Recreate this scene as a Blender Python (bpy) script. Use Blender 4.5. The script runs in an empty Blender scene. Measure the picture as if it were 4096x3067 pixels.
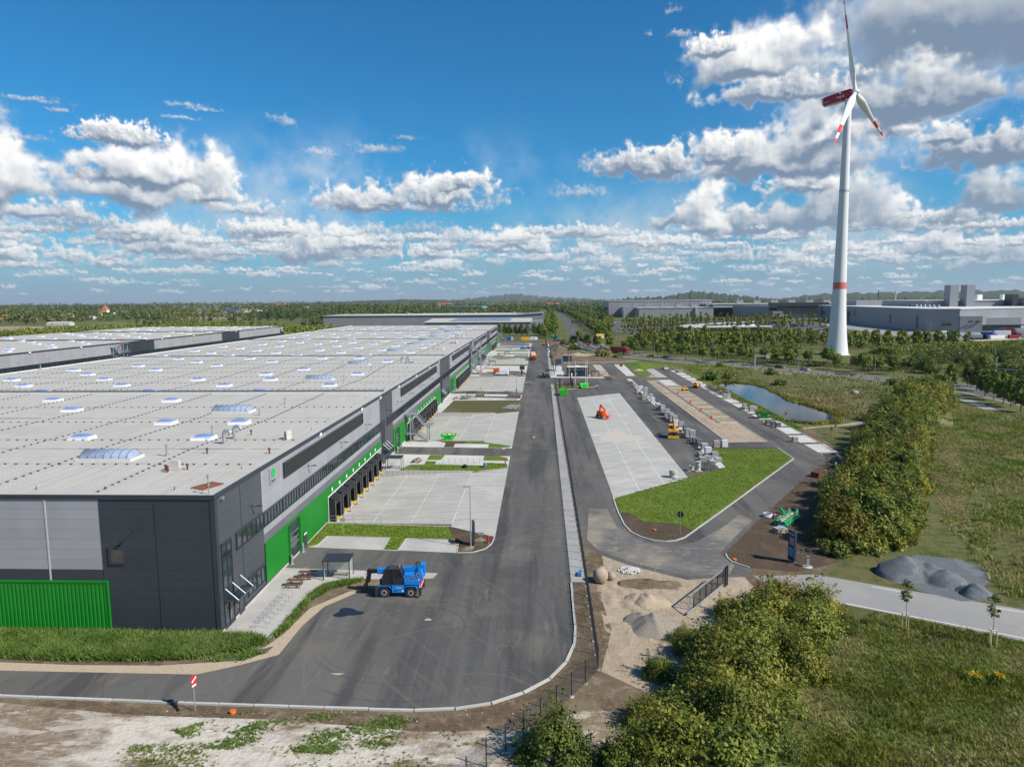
import bpy, bmesh, math, random
import numpy as np
from mathutils import Vector, Matrix, Quaternion

sc = bpy.context.scene
COL = sc.collection
rnd = random.Random(5)
R = math.radians

# ------------------------------------------------------------------ camera
cam_d = bpy.data.cameras.new('camera'); cam = bpy.data.objects.new('camera', cam_d); COL.objects.link(cam)
cam_d.sensor_width = 36; cam_d.lens = 36*2820/4096.; cam_d.clip_start = .5; cam_d.clip_end = 40000
_p, _y, _r = math.atan(333.5/2820), math.atan(115/2840.), .0077
_d = Vector((0, math.cos(_p), -math.sin(_p))); _u = Vector((0, math.sin(_p), math.cos(_p))); _x = Vector((1, 0, 0))
_rz = Matrix.Rotation(_y, 3, 'Z'); _d, _u, _x = _rz@_d, _rz@_u, _rz@_x
_x2 = _x*math.cos(_r)-_u*math.sin(_r); _u2 = _u*math.cos(_r)+_x*math.sin(_r)
m = Matrix((_x2, _u2, -_d)).transposed().to_4x4(); m.translation = (0, 0, 32.)
cam.matrix_world = m
sc.camera = cam
sc.render.resolution_x = 1024; sc.render.resolution_y = 766
sc.view_settings.view_transform = 'Standard'; sc.view_settings.look = 'None'
sc.view_settings.exposure = 0.34; sc.view_settings.gamma = 1

# ------------------------------------------------------------------ sun and sky
SUN = Vector((.911*math.cos(R(41)), -.412*math.cos(R(41)), math.sin(R(41))))
sl = bpy.data.lights.new('sun', 'SUN'); so = bpy.data.objects.new('sun', sl); COL.objects.link(so)
sl.energy = 4.9; sl.angle = R(.5); sl.color = (1., .935, .83)
so.rotation_euler = SUN.to_track_quat('Z', 'Y').to_euler(); so.location = (60, -40, 120)


CLOUDS = [(-38.0, 7.54, 3.5, 5.16, 0.0), (-35.4, 5.83, 3.7, 1.45, 0.25), (-29.5, 7.39, 6.9, 3.02, 0.15), (-27.7, 8.92, 4.9, 3.19, 0.0), (-30.3, 11.17, 3.4, 1.29, 0.35), (-30.9, 8.85, 2.8, 1.97, 0.1), (-24.7, 7.81, 2.4, 1.92, 0.05), (-7.6, 8.09, 5.2, 2.43, 0.1), (-6.1, 8.97, 2.8, 1.49, 0.0), (-13.7, 7.49, 4.3, 1.56, 0.25), (-11.2, 7.18, 7.9, 1.05, 0.35), (-22.5, 6.74, 3.2, 0.9, 0.25), (-27.7, 3.94, 4.2, 2.11, 0.1), (-17.0, 3.77, 5.0, 2.49, 0.45), (-14.8, 4.15, 3.1, 1.9, 0.0), (-13.4, 3.69, 2.7, 1.23, 0.05), (-34.4, 3.13, 2.0, 1.13, 0.05), (-37.5, 3.2, 1.6, 1.22, 0.2), (-2.1, 4.33, 3.9, 1.79, 0.1), (-6.1, 4.89, 2.4, 1.16, 0.1), (-8.7, 3.63, 2.0, 1.25, 0.1), (3.1, 8.25, 3.4, 1.13, 0.2), (8.4, 9.92, 5.0, 1.81, 0.5), (5.9, 10.52, 2.8, 1.09, 0.3), (10.2, 9.17, 3.5, 1.09, 0.7), (17.9, 9.74, 7.8, 3.27, 0.45), (21.3, 11.21, 4.4, 3.47, 0.1), (13.9, 10.65, 3.3, 2.11, 0.3), (18.1, 14.44, 5.9, 1.64, 0.6), (15.7, 16.64, 5.9, 3.49, 0.25), (27.9, 15.38, 12.7, 7.14, 0.95), (26.7, 12.87, 9.1, 3.39, 0.9), (13.1, 17.78, 2.2, 1.28, 0.2), (12.7, 6.33, 1.9, 3.02, 0.0), (11.3, 5.93, 2.4, 1.49, 0.85), (16.4, 5.26, 3.5, 1.76, 0.8), (21.8, 6.08, 5.2, 3.06, 0.75), (19.9, 7.98, 3.5, 1.47, 0.0), (25.0, 5.42, 2.9, 2.05, 0.1), (27.4, 4.74, 2.5, 0.81, 0.4), (31.2, 9.15, 4.8, 2.32, 0.8), (31.6, 5.89, 3.1, 3.01, 0.7), (29.0, 10.41, 2.3, 1.41, 0.4), (25.5, 11.39, 2.1, 1.67, 0.0), (29.2, 3.16, 4.7, 1.67, 0.35), (31.8, 2.44, 3.4, 1.96, 0.45), (19.4, 2.85, 2.1, 1.02, 0.1), (10.3, 20.6, 1.2, 0.68, 0.3), (10.6, 19.03, 1.4, 0.58, 0.2), (8.3, 19.19, 0.5, 0.45, 0.2), (-19.6, 13.17, 1.5, 0.89, 0.45), (-35.6, 12.98, 3.2, 0.39, 0.25), (-33.9, 12.53, 1.2, 0.34, 0.25), (-26.2, 13.71, 2.0, 0.39, 0.3), (-25.0, 13.52, 2.0, 0.23, 0.2), (-26.7, 12.85, 1.8, 0.26, 0.25), (-10.5, 12.35, 1.6, 0.32, 0.2), (10.6, 15.89, 0.6, 0.6, 0.3), (-12.5, 11.43, 2.7, 0.79, 0.25), (-17.0, 11.11, 1.9, 0.57, 0.2), (-35.8, 10.6, 1.9, 0.43, 0.5), (7.4, 4.38, 4.3, 1.08, 0.1), (3.8, 3.72, 2.0, 1.09, 0.1), (-24.3, 3.17, 3.2, 0.95, 0.4), (-31.3, 2.73, 2.5, 0.76, 0.3), (0.5, 3.22, 3.3, 0.94, 0.2), (25.0, 2.68, 3.2, 1.12, 0.3), (-21.0, 5.27, 2.2, 0.95, 0.3), (14.8, 2.97, 3.4, 0.98, 0.2), (-36.4, 2.48, 2.5, 0.59, 0.2), (-29.0, 2.11, 2.3, 0.5, 0.2), (-9.9, 2.36, 3.2, 0.63, 0.2)]
def make_clouds(W=2048, H=704, az0=-44., az1=44., el0=-0.5, el1=29.75):
    rs = np.random.RandomState(11)
    ppd = W/(az1-az0)
    def octave(f, mode=0):
        g = rs.rand(int(H/f)+4, int(W/f)+4).astype(np.float32)
        ox, oy = rs.rand(2)
        yy = np.arange(H)/f+oy; xx = np.arange(W)/f+ox
        iy = yy.astype(int); ix = xx.astype(int)
        fy = (yy-iy)[:, None]; fx = (xx-ix)[None]
        fy = fy*fy*(3-2*fy); fx = fx*fx*(3-2*fx)
        a = g[iy][:, ix]; b = g[iy][:, ix+1]; c = g[iy+1][:, ix]; d = g[iy+1][:, ix+1]
        v = (a*(1-fx)+b*fx)*(1-fy)+(c*(1-fx)+d*fx)*fy
        return v-.5 if mode == 0 else .5-np.abs(v-.5)*2.4
    def fbm(f, n, g=.55, mode=0):
        s = 0; a = 1.
        for i in range(n):
            s = s+a*octave(max(f, 1.6), mode); f /= 2.; a *= g
        return s.astype(np.float32)
    LV = [4.5, 9, 20, 44, 90]           # pixel scale of the puffs for clouds of different height
    NB = [fbm(f, 5, .58) for f in LV]; PB = [fbm(f*1.1, 4, .55, 1) for f in LV]
    W1 = [fbm(f*1.5, 5) for f in LV]; W2 = [fbm(f*1.5, 5) for f in LV]
    soft = fbm(190, 7, .58)
    az = (az0+(np.arange(W)+.5)/ppd)[None].astype(np.float32)
    el = (el0+(np.arange(H)+.5)/ppd)[:, None].astype(np.float32)
    rgb = np.zeros((H, W, 3), np.float32); A = np.zeros((H, W), np.float32)
    def shift(h, dx, dy):
        dx, dy = int(round(dx)), int(round(dy))
        p = np.pad(h, ((max(-dy, 0), max(dy, 0)), (max(-dx, 0), max(dx, 0))), mode='edge')
        y0 = max(dy, 0); x0 = max(dx, 0)
        return p[y0:y0+h.shape[0], x0:x0+h.shape[1]]
    def sm(x, a, b):
        t = np.clip((x-a)/(b-a), 0, 1); return t*t*(3-2*t)
    def blob(ca, ce, rx, ry, dark, wisp=0.):
        x0 = int((ca-1.9*rx-az0)*ppd); x1 = int((ca+1.9*rx-az0)*ppd)+2
        y0 = int((ce-1.1*ry-el0)*ppd)-2; y1 = int((ce+2.1*ry-el0)*ppd)+3
        x0, y0 = max(x0, 0), max(y0, 0); x1, y1 = min(x1, W), min(y1, H)
        if x1-x0 < 3 or y1-y0 < 3: return
        sl = (slice(y0, y1), slice(x0, x1))
        k = int(np.clip(np.round(np.log2(max(ry*ppd, 1)*.42/4.5)), 0, 4)); sc = LV[k]/ppd
        nb, pb, wx, wy = NB[k][sl], PB[k][sl], W1[k][sl], W2[k][sl]
        X = az[:, x0:x1]+wx*sc*.9; Y = el[y0:y1]+wy*sc*.8
        v = (Y-ce)/ry; v = np.where(v < 0, v*2.6, v)
        u = (X-ca)/rx
        r = (np.abs(u)**2.3+np.abs(v)**2.3)**(1/2.3)
        D = (1-r)*1.1+.50*nb+.26*pb-.02-wisp*.30
        D = D-.6*np.clip(r-1.1, 0, 9)
        wdt = .36+.6*wisp+.09*max(k-1, 0)
        a = sm(D, -.06, wdt)**1.1*sm(v+.25*nb, -1.35, -.55)
        o = max(1., .09*ry*ppd); o2 = max(2., .32*ry*ppd)
        g1 = D-shift(D, o*.75, o); g2 = D-shift(D, o2*.7, o2)
        t = np.clip(v*.8+.42, 0, 1)
        core = sm(D, .1, .8)
        L = .60+.52*np.clip(g1, -.5, .5)+.42*np.clip(g2, -.6, .6)+.55*(t-.42)
        L = L-.24*core*(1-t)+.06*pb-dark*(.36+.34*core)-(.16*core if dark > .8 and ry > 4 else 0)+.13*soft[sl]
        edge = (1-sm(D, 0, .35)); L = L+.12*edge*(1-dark)
        L = np.clip(L, .0, 1)
        hz = np.clip(1-ce/9., 0, 1)*.72
        lo = np.array([.205, .290, .42])*(1-hz)+np.array([.33, .46, .60])*hz
        hi = np.array([1.04, 1.05, 1.06])*(1-hz)+np.array([.76, .81, .85])*hz
        c = lo+(hi-lo)*(L[..., None]**1.1)
        a = a*(1-.40*wisp)*(1-.35*np.clip(1-ce/3.5, 0, 1)); a3 = a[..., None]
        rgb[sl] = rgb[sl]*(1-a3)+c*a3; A[sl] = A[sl]*(1-a)+a
    v = sm(soft+.15*NB[3], -.45, .5)*np.exp(-((el-4.6)/3.0)**2)*.85
    v += .85*np.exp(-((el-9.2)/2.6)**2-((az+13)/11.)**2)*sm(soft+.3*NB[3], -.35, .45)
    v += .6*np.exp(-((el-13.)/5)**2-((az-30)/9.)**2)*sm(soft+.3*NB[3], -.4, .5)
    v = np.clip(v*(1+.45*NB[2]), 0, .9)
    hzv = .95*np.exp(-(np.maximum(el, 0)/4.2)**1.4)*(1+0*az); tot = 1-(1-v)*(1-hzv)
    rgb[:] = (np.array([.60, .71, .83])*(v*(1-hzv))[..., None]+np.array([.27, .385, .52])*hzv[..., None])/np.maximum(tot, 1e-4)[..., None]; A[:] = tot
    lst = []
    for i in range(420):
        e = .55+5.0*rs.rand()**1.15; s = (e+.9)*(.45+1.1*rs.rand()**1.5)
        lst.append((az0+(az1-az0)*rs.rand(), e, s*.24*(1+1.2*rs.rand()), s*.10*(.6+rs.rand()), .0+.55*rs.rand()**2, .1+.55*rs.rand()))
    lst += [c+(0. if c[3] > 1.2 else .35 if c[1] < 8 else .75,) for c in CLOUDS]
    lst.sort(key=lambda c: c[1]+(0 if c[3] < 4 else 3))
    big = [c for c in lst if c[4] > .6 and c[3] > 4]; rest = [c for c in lst if c not in big]
    for c in big: blob(*c)
    for c in rest: blob(*c)
    return rgb, A


def make_world():
    w = bpy.data.worlds.new('World'); sc.world = w; w.use_nodes = True
    nt = w.node_tree; nt.nodes.clear(); N = nt.nodes.new; L = nt.links.new
    out = N('ShaderNodeOutputWorld'); bg = N('ShaderNodeBackground'); bg.inputs[1].default_value = .1
    L(bg.outputs[0], out.inputs[0])
    sky = N('ShaderNodeTexSky'); sky.sky_type = 'NISHITA'; sky.sun_disc = False
    sky.sun_elevation = R(41); sky.sun_rotation = math.atan2(SUN.x, SUN.y)
    sky.altitude = 150; sky.air_density = 1.0; sky.dust_density = .35; sky.ozone_density = 3.0
    rgb, A = make_clouds()
    Hh, Ww = A.shape
    img = bpy.data.images.new('clouds', Ww, Hh, alpha=True, float_buffer=True)
    px = np.empty((Hh, Ww, 4), np.float32); px[..., :3] = rgb; px[..., 3] = A
    img.pixels.foreach_set(px.ravel()); img.update(); img.pack()
    tc = N('ShaderNodeTexCoord'); sp = N('ShaderNodeSeparateXYZ'); L(tc.outputs['Generated'], sp.inputs[0])
    def mth(op, a, b=None, c=None):
        n = N('ShaderNodeMath'); n.operation = op
        for i, v in enumerate((a, b, c)):
            if v is None: continue
            if isinstance(v, (int, float)): n.inputs[i].default_value = v
            else: L(v, n.inputs[i])
        return n.outputs[0]
    azn = mth('ARCTAN2', sp.outputs[0], sp.outputs[1]); eln = mth('ARCSINE', sp.outputs[2])
    u = mth('MULTIPLY_ADD', azn, 180/math.pi/88., .5)
    v = mth('MULTIPLY_ADD', eln, 180/math.pi/30.25, .5/30.25)
    v2 = mth('MINIMUM', v, .985)
    cb = N('ShaderNodeCombineXYZ'); L(u, cb.inputs[0]); L(v2, cb.inputs[1])
    im = N('ShaderNodeTexImage'); im.image = img; im.extension = 'MIRROR'; im.interpolation = 'Cubic'; L(cb.outputs[0], im.inputs[0])
    img.alpha_mode = 'CHANNEL_PACKED'
    fade = N('ShaderNodeMapRange'); L(v, fade.inputs[0]); fade.inputs[1].default_value = .93; fade.inputs[2].default_value = 1.7
    fade.inputs[3].default_value = 1; fade.inputs[4].default_value = .25
    al = mth('MULTIPLY', im.outputs[1], fade.outputs[0])
    # the blue of the clear part, a touch deeper than the model gives
    tint = N('ShaderNodeMix'); tint.data_type = 'RGBA'; tint.blend_type = 'MULTIPLY'; tint.inputs[0].default_value = 1
    L(sky.outputs[0], tint.inputs[6]); tint.inputs[7].default_value = SKY_TINT
    cl = N('ShaderNodeMix'); cl.data_type = 'RGBA'; cl.blend_type = 'MULTIPLY'; cl.inputs[0].default_value = 1
    L(im.outputs[0], cl.inputs[6]); cl.inputs[7].default_value = (7.9, 7.8, 7.6, 1)
    mx = N('ShaderNodeMix'); mx.data_type = 'RGBA'; L(al, mx.inputs[0]); L(tint.outputs[2], mx.inputs[6]); L(cl.outputs[2], mx.inputs[7])
    # below the horizon: dull ground tone, never seen
    L(mx.outputs[2], bg.inputs[0])
SKY_TINT = (.17, .66, .92, 1)
make_world()

# ------------------------------------------------------------------ materials
def nodes(name):
    m = bpy.data.materials.new(name); m.use_nodes = True
    nt = m.node_tree; b = nt.nodes['Principled BSDF']
    return m, nt, nt.nodes.new, nt.links.new, b
def c4(c): return (c[0], c[1], c[2], 1) if not isinstance(c, (int, float)) else (c, c, c, 1)
def noise(N, L, vec, scale, detail=4, rough=.55, stretch=None, off=(0, 0, 0)):
    mp = N('ShaderNodeMapping'); L(vec, mp.inputs[0]); mp.inputs[1].default_value = off
    s = stretch or (1, 1, 1); mp.inputs[3].default_value = (s[0], s[1], s[2])
    n = N('ShaderNodeTexNoise'); n.inputs['Scale'].default_value = scale; n.inputs['Detail'].default_value = detail
    n.inputs['Roughness'].default_value = rough; L(mp.outputs[0], n.inputs[0]); return n.outputs[0]
def ramp(N, L, fac, stops, lin=True):
    r = N('ShaderNodeValToRGB'); L(fac, r.inputs[0]); e = r.color_ramp.elements
    while len(e) < len(stops): e.new(.5)
    for el, (p, c) in zip(e, stops): el.position = p; el.color = c4(c)
    return r.outputs[0]
def mixc(N, L, fac, a, b, mode='MIX'):
    n = N('ShaderNodeMix'); n.data_type = 'RGBA'; n.blend_type = mode
    if isinstance(fac, (int, float)): n.inputs[0].default_value = fac
    else: L(fac, n.inputs[0])
    for i, v in ((6, a), (7, b)):
        if isinstance(v, (int, float, tuple, list)): n.inputs[i].default_value = c4(v)
        else: L(v, n.inputs[i])
    return n.outputs[2]
def bump(N, L, b, h, strength, dist=.05):
    n = N('ShaderNodeBump'); n.inputs['Strength'].default_value = strength; n.inputs['Distance'].default_value = dist
    L(h, n.inputs['Height']); L(n.outputs[0], b.inputs['Normal'])
def pos(N): return N('ShaderNodeNewGeometry').outputs['Position']

def M(name, col, rough=.55, metal=0., var=.12, vs=.6, fine=6., spec=.4, objrnd=0.):
    """painted / moulded surface with mild wear"""
    m, nt, N, L, b = nodes(name)
    tc = N('ShaderNodeTexCoord').outputs['Object']
    n1 = noise(N, L, tc, vs, 3); n2 = noise(N, L, tc, fine, 5)
    lo = tuple(c*(1-var) for c in col); hi = tuple(min(1, c*(1+var)) for c in col)
    k = mixc(N, L, .5, n1, n2); c = ramp(N, L, k, [(.36, lo), (.64, hi)])
    if objrnd:
        oi = N('ShaderNodeObjectInfo').outputs['Random']
        g = ramp(N, L, oi, [(0, 1-objrnd), (1, 1+objrnd)]); c = mixc(N, L, 1., c, g, 'MULTIPLY')
    L(c, b.inputs[0]); b.inputs['Roughness'].default_value = rough; b.inputs['Metallic'].default_value = metal
    b.inputs['Specular IOR Level'].default_value = spec
    return m

def Mcov(name, layers, base, rough=.9, bs=.25, bdist=.04, bscale=9.):
    """ground cover: base ramp + list of (scale, stretch, offset, lo, hi, colour, amount) patches of another colour"""
    m, nt, N, L, b = nodes(name); P = pos(N)
    c = ramp(N, L, noise(N, L, P, base[0], 8, .65), [(.3, base[1]), (.7, base[2])])
    for (s, st, off, lo, hi, col, amt) in layers:
        f = noise(N, L, P, s, 7, .62, st, off); r = ramp(N, L, f, [(lo, 0), (hi, amt)])
        c = mixc(N, L, r, c, col)
    L(c, b.inputs[0]); b.inputs['Roughness'].default_value = rough; b.inputs['Specular IOR Level'].default_value = .15
    h = noise(N, L, P, bscale, 6, .7); bump(N, L, b, h, bs, bdist)
    return m

MAT = {}
MAT['meadow'] = Mcov('meadow', [(.012, None, (3, 9, 0), .50, .62, (.13, .115, .05), .6), (.06, None, (1, 2, 0), .45, .60, (.155, .13, .062), .65),
    (.5, None, (0, 0, 0), .48, .62, (.055, .075, .02), .7), (.03, None, (20, 5, 0), .52, .6, (.045, .075, .016), .7)], (.8, (.075, .092, .024), (.150, .155, .052)), bs=.8, bdist=.25, bscale=2.5)
MAT['lawn'] = Mcov('lawn', [(.25, None, (0, 0, 0), .45, .62, (.165, .19, .045), .65), (1.3, (1, .5, 1), (20, 3, 0), .56, .68, (.05, .085, .012), .6), (.7, None, (9, 0, 0), .60, .68, (.14, .10, .06), .7), (2.5, None, (4, 0, 0), .5, .7, (.035, .075, .008), .7)],
    (5., (.070, .115, .012), (.135, .200, .028)), bs=.9, bdist=.08, bscale=7)
MAT['young_lawn'] = Mcov('young_lawn', [(.35, None, (0, 0, 0), .42, .60, (.10, .075, .045), .9), (1.6, None, (4, 0, 0), .5, .65, (.12, .09, .055), .6)],
    (5., (.055, .075, .016), (.105, .125, .03)), bs=.6, bdist=.06)
MAT['soil'] = Mcov('soil', [(3.2, (.4, 1.4, 1), (9, 9, 0), .56, .64, (.045, .03, .02), .7), (.15, None, (0, 0, 0), .45, .62, (.21, .165, .11), .75), (.9, None, (7, 3, 0), .52, .66, (.28, .235, .17), .5), (.35, None, (2, 8, 0), .58, .66, (.07, .09, .03), .35)],
    (2.4, (.085, .060, .038), (.165, .120, .078)), bs=.8, bdist=.12, bscale=4)
MAT['dark_soil'] = Mcov('dark_soil', [(.35, None, (0, 0, 0), .5, .66, (.14, .10, .066), .6), (2.2, None, (5, 1, 0), .60, .7, (.05, .07, .02), .5)],
    (3.5, (.055, .038, .026), (.115, .082, .055)), bs=.9, bdist=.1, bscale=6)
MAT['chalk_soil'] = Mcov('chalk_soil', [(.11, (.6, 1.3, 1), (11, 0, 0), .47, .53, (.60, .55, .48), .9), (.45, (.5, 1.5, 1), (1, 6, 0), .52, .58, (.55, .50, .43), .7), (1.1, (.5, 1.3, 1), (7, 3, 0), .50, .60, (.36, .30, .23), .6),
    (.5, (.6, 1, 1), (2, 8, 0), .60, .68, (.12, .085, .05), .8), (6., None, (1, 8, 0), .60, .70, (.50, .46, .41), .7)],
    (1.6, (.165, .120, .078), (.30, .235, .165)), bs=1., bdist=.18, bscale=2.2)
MAT['sand'] = Mcov('sand', [(.12, None, (0, 0, 0), .45, .60, (.42, .34, .26), .6), (.6, (1.4, .5, 1), (7, 3, 0), .52, .64, (.26, .20, .14), .55), (3., None, (1, 3, 0), .62, .72, (.48, .44, .40), .6)],
    (1.2, (.29, .225, .155), (.42, .34, .25)), bs=.8, bdist=.15, bscale=2.4)
MAT['verge_sand'] = Mcov('verge_sand', [(.8, None, (0, 0, 0), .5, .65, (.46, .37, .27), .6), (5., None, (0, 4, 0), .55, .7, (.26, .2, .14), .6)],
    (3, (.36, .285, .20), (.47, .385, .285)), bs=.5, bdist=.05, bscale=8)
MAT['asphalt'] = Mcov('asphalt', [(.03, (1, .25, 1), (0, 0, 0), .44, .60, (.128, .122, .114), .85), (.40, (1, .05, 1), (3, 7, 0), .47, .63, (.132, .127, .119), .7), (.09, None, (8, 1, 0), .52, .64, (.160, .145, .123), .65),
    (.8, (1, .22, 1), (13, 7, 0), .60, .70, (.215, .19, .155), .6), (.28, (1, .07, 1), (31, 2, 0), .50, .62, (.048, .048, .050), .7), (2.6, None, (3, 21, 0), .66, .72, (.23, .21, .18), .6)],
    (16., (.066, .065, .065), (.104, .101, .097)), rough=.85, bs=.14, bdist=.02, bscale=30)
def tyre_marks(m, marks):
    nt = m.node_tree; N = nt.nodes.new; L = nt.links.new; b = nt.nodes['Principled BSDF']; src = b.inputs[0].links[0].from_socket; P = pos(N); c = src
    for (cx, cy, sc_, seed, col, amt) in marks:
        mp = N('ShaderNodeMapping'); L(P, mp.inputs[0]); mp.inputs[1].default_value = (-cx, -cy, 0)
        sp = N('ShaderNodeVectorMath'); sp.operation = 'LENGTH'; L(mp.outputs[0], sp.inputs[0])
        cb = N('ShaderNodeCombineXYZ'); L(sp.outputs['Value'], cb.inputs[0])
        n1 = noise(N, L, cb.outputs[0], sc_, 5, .75, None, (seed, 0, 0)); n2 = noise(N, L, P, .09, 3, .5, None, (seed*3, 5, 0))
        r1 = ramp(N, L, n1, [(.54, 0), (.63, amt)]); r2 = ramp(N, L, n2, [(.46, 0), (.58, 1)]); f = mixc(N, L, 1., r1, r2, 'MULTIPLY'); c = mixc(N, L, f, c, col)
    L(c, b.inputs[0])
tyre_marks(MAT['asphalt'], [(-12, 66, 1.6, 1, (.045, .045, .046), .8), (-5, 52, 1.2, 4, (.15, .14, .125), .7), (-26, 40, 1.4, 7, (.045, .045, .046), .6), (22, 70, 1.3, 9, (.17, .15, .125), .7), (60, 120, 1.0, 12, (.15, .135, .115), .6)])
MAT['dusty_asphalt'] = Mcov('dusty_asphalt', [(.12, (.7, .7, 1), (0, 0, 0), .42, .58, (.29, .25, .20), .75), (1.1, (.5, .9, 1), (13, 7, 0), .55, .68, (.34, .29, .225), .7)],
    (10., (.10, .098, .096), (.145, .14, .135)), rough=.9, bs=.15, bdist=.02, bscale=24)
MAT['old_road'] = Mcov('old_road', [(.12, (1, .6, 1), (0, 0, 0), .5, .66, (.33, .315, .29), .6), (.8, None, (3, 7, 0), .6, .68, (.2, .19, .18), .5)],
    (9., (.235, .23, .222), (.30, .292, .28)), rough=.9, bs=.1, bdist=.02, bscale=24)
MAT['dry_track'] = Mcov('dry_track', [(.35, (1, .35, 1), (0, 0, 0), .38, .55, (.10, .12, .035), .85), (3., (1, 2, 1), (7, 3, 0), .5, .7, (.40, .33, .20), .6)], (4., (.17, .14, .075), (.32, .26, .155)), bs=.8, bdist=.15, bscale=4)
MAT['brown_bed'] = Mcov('brown_bed', [(.5, None, (0, 0, 0), .45, .62, (.36, .28, .19), .7)], (2.5, (.24, .175, .11), (.33, .25, .165)), bs=.6, bdist=.05)
def concrete(name, lo, hi, px, py, line=(.60, .58, .55), stain=True):
    m, nt, N, L, b = nodes(name); P = pos(N)
    c = ramp(N, L, noise(N, L, P, .55, 8, .72, (.22, 2.0, 1)), [(.34, lo), (.64, hi)])
    c = mixc(N, L, ramp(N, L, noise(N, L, P, .9, 6, .7, (.08, 2.6, 1), (31, 7, 0)), [(.55, 0), (.63, .55)]), c, (hi[0]*1.22, hi[1]*1.22, hi[2]*1.22))
    c = mixc(N, L, ramp(N, L, noise(N, L, P, .16, 5, .6), [(.5, 0), (.68, .55)]), c, (hi[0]*1.15, hi[1]*1.14, hi[2]*1.12))
    c = mixc(N, L, ramp(N, L, noise(N, L, P, 1.4, 6, .6, (.3, 2.2, 1), (9, 4, 0)), [(.56, 0), (.7, .5)]), c, (lo[0]*.72, lo[1]*.72, lo[2]*.73))
    if stain: c = mixc(N, L, ramp(N, L, noise(N, L, P, .3, 6, .62, (1, 1, 1), (3, 14, 0)), [(.62, 0), (.72, .5)]), c, (.50, .40, .29))
    L(c, b.inputs[0]); b.inputs['Roughness'].default_value = .85; b.inputs['Specular IOR Level'].default_value = .25
    bump(N, L, b, noise(N, L, P, 12, 4), .1, .02)
    return m
MAT['concrete'] = concrete('concrete', (.305, .298, .275), (.435, .422, .39), 5, 5)
MAT['joint'] = M('joint_mortar', (.60, .58, .54), .85, var=.2, vs=.3)
MAT['pale_concrete'] = concrete('pale_concrete', (.42, .41, .39), (.54, .53, .50), 3, 3, stain=False)
MAT['paving'] = Mcov('paving', [(.2, None, (0, 0, 0), .45, .6, (.47, .445, .41), .6), (.6, None, (4, 2, 0), .56, .66, (.49, .40, .31), .55), (1.1, None, (4, 12, 0), .66, .72, (.16, .15, .14), .6)],
    (16., (.31, .305, .295), (.42, .41, .395)), bs=.1, bdist=.01, bscale=20)
MAT['kerb'] = M('kerb_concrete', (.44, .43, .405), .85, var=.18, vs=.8, objrnd=.07)
MAT['wall_concrete'] = M('wall_concrete', (.42, .41, .38), .85, var=.16, vs=.5)
MAT['roof'] = Mcov('roof_membrane', [(.05, (2.4, .35, 1), (0, 0, 0), .46, .64, (.46, .44, .41), .6), (.022, (.5, 3, 1), (5, 5, 0), .6, .68, (.40, .35, .28), .45), (.6, (3, .15, 1), (3, 3, 0), .5, .64, (.36, .345, .325), .5)],
    (.25, (.41, .388, .352), (.47, .448, .41)), rough=.8, bs=.04, bdist=.01)
MAT['roof_white'] = M('roof_white', (.60, .60, .585), .7, var=.08)
MAT['black_block'] = M('black_block', (.06, .055, .05), .8)
MAT['white_paint'] = M('white_paint', (.78, .78, .76), .6, var=.08)
MAT['grey_stain'] = M('puddle_stain', (.10, .095, .09), .7)
def panel(name, col, vs=.25, rough=.42):
    m, nt, N, L, b = nodes(name); P = pos(N)
    c = ramp(N, L, noise(N, L, P, vs, 4, .6, (1, 1, .5)), [(.3, tuple(v*.92 for v in col)), (.7, tuple(min(1, v*1.07) for v in col))])
    oi = N('ShaderNodeObjectInfo').outputs['Random']
    c = mixc(N, L, 1., c, ramp(N, L, oi, [(0, .955), (1, 1.04)]), 'MULTIPLY')
    L(c, b.inputs[0]); b.inputs['Roughness'].default_value = rough; b.inputs['Specular IOR Level'].default_value = .45
    bump(N, L, b, noise(N, L, P, 1.4, 2), .03, .03)
    return m
MAT['light_panel'] = panel('light_grey_panel', (.30, .30, .325))
MAT['mid_panel'] = panel('mid_grey_panel', (.125, .128, .150))
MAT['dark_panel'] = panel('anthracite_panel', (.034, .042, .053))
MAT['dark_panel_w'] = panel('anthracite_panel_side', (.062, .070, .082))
MAT['green'] = M('green_sheet', (.004, .185, .014), .45, var=.1, vs=.3, spec=.5)
MAT['anthracite'] = M('anthracite_metal', (.032, .040, .052), .4, var=.1)
MAT['seam'] = M('dark_seam', (.035, .038, .045), .8)
MAT['seam_light'] = M('light_joint_trim', (.42, .43, .45), .5)
MAT['louvre'] = M('louvre_black', (.030, .030, .032), .55, var=.3, vs=2)
MAT['black'] = M('black_rubber', (.012, .012, .013), .65)
MAT['dock_black'] = M('dock_canvas', (.018, .018, .019), .75, var=.3, vs=2)
MAT['yellow'] = M('yellow_paint', (.78, .48, .01), .5)
MAT['galv'] = M('galvanised_steel', (.40, .42, .44), .5, metal=.55, var=.22, vs=2)
MAT['steel'] = M('steel_pole', (.42, .44, .45), .45, metal=.5)
MAT['wood'] = M('brown_plank', (.17, .065, .035), .6, var=.25, vs=4, objrnd=.15)
MAT['pale_wood'] = M('pale_timber', (.52, .40, .25), .7, var=.25, vs=5, objrnd=.2)
MAT['white'] = M('white_gloss', (.78, .79, .80), .35, var=.05)
MAT['blue_paint'] = M('blue_machine_paint', (.01, .20, .62), .35, var=.08, vs=2)
MAT['orange_paint'] = M('orange_machine_paint', (.72, .10, .006), .42, var=.12, vs=2)
MAT['truck_orange'] = M('truck_orange_paint', (.66, .19, .01), .45, var=.12, vs=2)
MAT['digger_yellow'] = M('digger_yellow_paint', (.72, .36, .012), .45, var=.15, vs=2)
MAT['turquoise'] = M('turquoise_paint', (.01, .36, .33), .45)
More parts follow.
